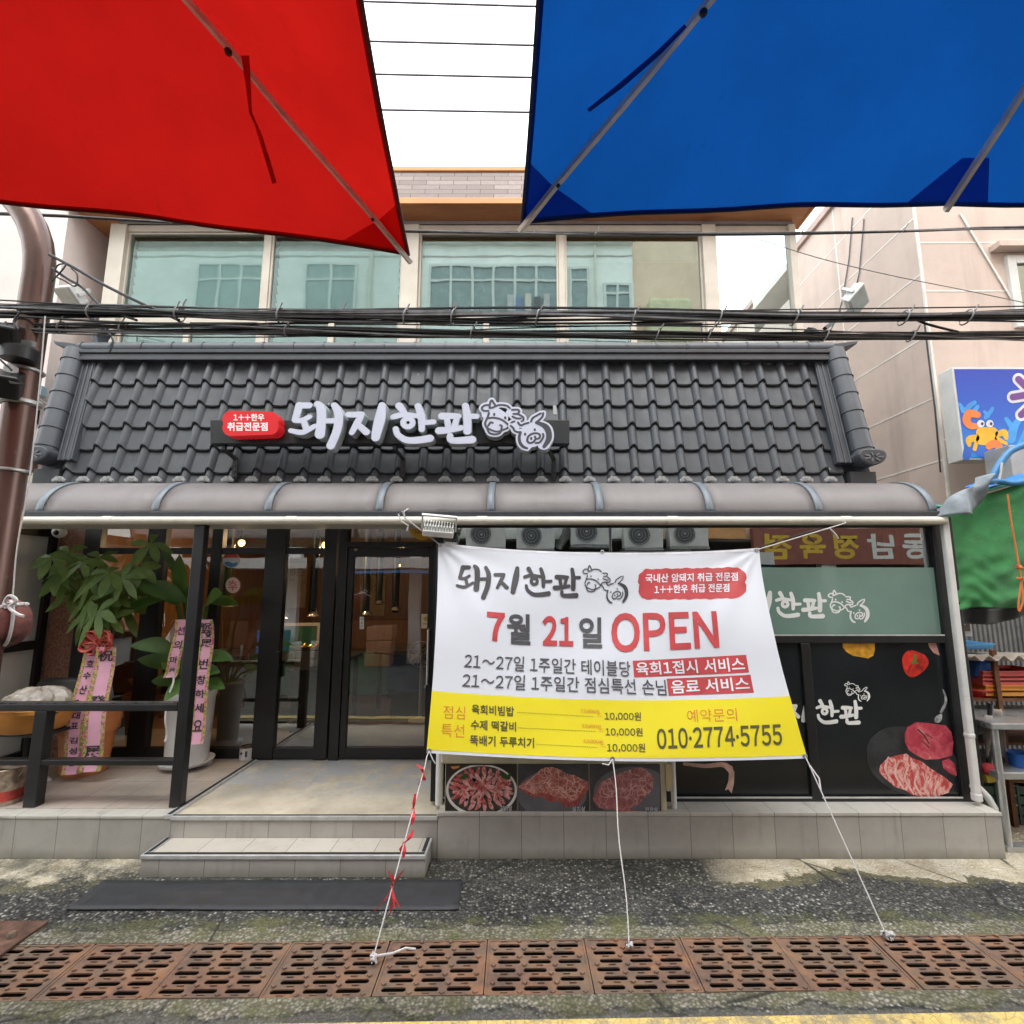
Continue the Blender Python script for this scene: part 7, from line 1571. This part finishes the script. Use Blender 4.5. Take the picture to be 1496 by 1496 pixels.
plt.location = G(-22, 1376, .004); bo = MB().lathe([(0, .0), (.022, .0), (.022, .012), (.016, .026), (0, .026)], (.12, .02, .010), 8).build("bolt_head", mRust, plt, smooth=True); bo.location = (0, 0, 0)

# ------------------------------------------------------------------ inside the restaurant
def bulb(px, py, Y, label):
    c = P(px, py, Y); t_ = thing("pendant_bulb", label, "lamp", tuple(c))
    MB().ball(c, .04, 14).build("bulb_glass", mWarm, t_, smooth=True); MB().tube([c + Vector((0, 0, .035)), (c.x, c.y, 2.755)], .005, 6).build("lamp_cord", mBlack, t_); MB().lathe([(.0, .05), (.02, .05), (.024, .0), (.0, .03)], c + Vector((0, 0, .035)), 12).build("lamp_socket", mBlack, t_)
    ld = bpy.data.lights.new("bulb_light", 'POINT'); ld.energy = 10; ld.color = (1, .66, .36); ld.shadow_soft_size = .05; lo = bpy.data.objects.new("bulb_light", ld); COL.objects.link(lo); lo.parent = t_; lo.location = (0, 0, -.06)
bulb(353, 793, 6.3, "glowing warm bulb behind the folding glass, leftmost of the row"); bulb(417, 779, 5.9, "glowing warm bulb beside the black duct arch"); bulb(475, 796, 6.4, "glowing warm bulb just left of the entrance door"); bulb(581, 826, 7.2, "glowing warm bulb seen through the entrance door")
mChr = M("chromed_pipe", (.6, .58, .54), .18, 1, .1)
def hood(px, py0, py1, Y, label):
    a, b = P(px, py0, Y), P(px, py1, Y); t_ = thing("grill_exhaust_pipe", label, "exhaust pipe", tuple(b)); MB().tube([(a.x, Y, 2.755), (a.x, Y, a.z - .25)], .05, 14).build("duct_sleeve", mBlack, t_, smooth=True); MB().tube([(a.x, Y, a.z - .25), (a.x, Y, b.z + .05)], .034, 14).build("chrome_pipe", mChr, t_, smooth=True); MB().lathe([(.036, .10), (.04, .05), (.085, .0), (.08, .0), (.034, .05)], b, 18).build("pipe_mouth", mChr, t_, smooth=True)
for px, a, b, Y, lb in ((414, 860, 903, 6.3, "chrome grill exhaust pipe, left one in the narrow glass panel"), (458, 862, 900, 6.3, "chrome grill exhaust pipe, right one in the narrow glass panel"), (535, 872, 898, 6.9, "chrome grill exhaust pipe, longest seen in the door"), (554, 858, 882, 7.6, "chrome grill exhaust pipe, middle one seen in the door"), (578, 868, 891, 7.2, "chrome grill exhaust pipe, rightmost seen in the door"), (333, 838, 886, 6.0, "chrome grill exhaust pipe behind the round stickers")): hood(px, a, b, Y, lb)
da = tag(MB().tube([(XX(417, 800, 5.95) + .02, 5.95, 2.20)] + [(XX(417, 800, 5.95) - .33 + .35 * math.cos(R(a)), 5.95, 2.35 + .38 * math.sin(R(a))) for a in range(0, 100, 10)], .05, 12).build("duct_arch", mBlack, smooth=True), "black curved duct arch under the shop ceiling behind the glass", "duct")
mTb = M("dark_table_wood", (.05, .03, .02), .35)
def table(x, y, label):
    t_ = thing("dining_table", label, "table", (x, y, ZT)); MB().box(x - .55, x + .55, y - .38, y + .38, ZT + .70, ZT + .74).build("table_top", mTb, t_, bevel=.006)
    MB().lathe([(0, 0), (.12, 0), (.13, .04), (.13, .06), (0, .06)], (x, y, ZT + .741), 20).build("grill_pan", mChr, t_, smooth=True)
    for i in (-.48, .48):
        for j in (-.32, .32): MB().box(x + i - .02, x + i + .02, y + j - .02, y + j + .02, ZT, ZT + .699).build("leg", mBlack, t_)
for x, y, lb in ((-2.6, 6.5, "dark dining table deep behind the folding glass"), (-1.4, 7.4, "dark dining table seen through the entrance door"), (-3.9, 6.9, "dark dining table behind the money tree")): table(x, y, lb)
for px, py, Y, w_, h_, mt_, lb, nm in ((440, 1000, 5.9, .14, .16, mWhite, "small white box stack inside the narrow glass panel", "white_box"), (600, 985, 6.6, .30, .20, M("blue_crate_plastic", (.03, .10, .30), .4), "blue plastic crate on the floor seen through the door", "plastic_crate"), (460, 965, 5.7, .22, .10, M("kraft_card", (.45, .33, .22), .7), "open kraft card box under gold foil behind the glass", "cardboard_box"), (350, 985, 5.6, .26, .10, M("kraft_card", (.45, .33, .22), .7), "flattened kraft boxes piled behind the white planter", "cardboard_box"), (185, 970, 5.8, .2, .3, M("kraft_card_dark", (.30, .17, .09), .7), "brown box behind the money tree glass", "cardboard_box")):
    c = P(px, py, Y); q = thing(nm, lb, "box", (c.x, Y, ZT)); MB().box(c.x - w_, c.x + w_, Y, Y + .3, max(ZT, c.z - h_), c.z + h_).build("box_body", mt_, q, bevel=.006)
    MB().quad((c.x - w_, Y - .001, c.z + h_), (c.x + w_, Y - .001, c.z + h_), (c.x + w_ * 1.05, Y - .1, c.z + h_ + .05), (c.x - w_ * 1.02, Y - .1, c.z + h_ + .05)).build("box_flap", mt_, q, solid=.004)
    st_h = max(ZT, c.z - h_)
    if st_h > ZT + .02: MB().box(c.x - w_ * .8, c.x + w_ * .8, Y + .03, Y + .27, ZT, st_h - .001).build("box_stand", mTb, q)
def foil(u, v): c = P(460, 950, 5.72); return Vector((c.x + (u - .5) * .42, 5.72 + .24 * v, c.z - .02 + .04 * math.sin(u * 19 + v * 5) * math.sin(v * 9) + .05 * math.sin(math.pi * v)))
tag(MB().grid(foil, 22, 12).build("gold_foil_sheet", mGold), "crinkled gold foil sheet on the cardboard box behind the glass", "foil")
gs = thing("green_panel_board", "green board with white frame leaning inside behind the glass", "board", tuple(P(430, 930, 7.0))); c = P(432, 935, 7.0); MB().box(c.x - .28, c.x + .28, 7.0, 7.03, c.z - .25, c.z + .18).build("board_panel", mGreenIn, gs)
MB().box(c.x - .32, c.x - .281, 6.99, 7.04, c.z - .3, c.z + .22).box(c.x + .281, c.x + .32, 6.99, 7.04, c.z - .3, c.z + .22).box(c.x - .28, c.x + .28, 6.99, 7.04, c.z + .181, c.z + .22).box(c.x - .3, c.x - .26, 7.05, 7.09, ZT, c.z - .25).box(c.x + .26, c.x + .3, 7.05, 7.09, ZT, c.z - .25).build("board_frame", mWhite, gs)
lw = tag(MB().box(-4.3, -1.95, 7.9, 8.0, ZT, ZT + .62).build("low_green_partition", mGreenIn, bevel=.01), "low green partition inside behind the folding glass", "partition")
fn = thing("standing_fan", "cream electric fan standing inside beside the door edge", "fan", tuple(G(618, 1010, ZT))); c = P(616, 955, 6.4)
MB().lathe([(0, 0), (.13, 0), (.14, .02), (.04, .05), (.02, .06), (.018, .7)], (c.x, 6.4, ZT), 20).tube([(c.x, 6.4, ZT + .6), (c.x, 6.4, c.z)], .018, 8).build("fan_stand", M("cream_fan_plastic", (.55, .50, .40), .5), fn, smooth=True)
fb = MB()
for k in range(14): a = R(k * 180 / 7); fb.tube([c + Vector((.02 * math.cos(a), -.11, .02 * math.sin(a))), c + Vector((.14 * math.cos(a), -.08, .14 * math.sin(a))), c + Vector((.15 * math.cos(a), -.03, .15 * math.sin(a)))], .004, 5)
fb.tube([c + Vector((.15 * math.cos(R(a)), -.05, .15 * math.sin(R(a)))) for a in range(0, 361, 20)], .007, 6).build("fan_cage", M("cream_fan_plastic", (.55, .50, .40), .5), fn, smooth=True)
bl_ = MB()
for k in range(4):
    a = R(90 * k + 20); bl_.add([c + Vector((.02 * math.cos(a), -.06, .02 * math.sin(a))), c + Vector((.13 * math.cos(a - .35), -.05, .13 * math.sin(a - .35))), c + Vector((.135 * math.cos(a + .3), -.075, .135 * math.sin(a + .3)))], [(0, 1, 2)])
bl_.build("fan_blades", M("grey_blades", (.4, .4, .38), .4), fn, solid=.003)
for px, py, w_, h_, sx_, lb in ((350, 865, .30, .42, "메뉴", "tan menu sheet on the wooden back wall behind the glass"), (432, 855, .2, .4, "한우", "tan hanging menu scroll on the wooden wall in the narrow panel"), (545, 870, .22, .36, "특선", "dim menu sheet on the back wall seen through the door")):
    c = P(px, py, 9.48); q = tag(MB().box(c.x - w_, c.x + w_, 9.47, 9.495, c.z - h_, c.z + h_).build("menu_sheet", M("tan_paper", (.42, .30, .16), .7)), lb, "menu")
    text(sx_, (c.x - w_ * .6, 0, c.x + w_ * .6, 1), lambda x, y, t: Vector((x, 9.468, c.z + h_ * .8 - y * h_ * .6)), "lettering", mInk, q)
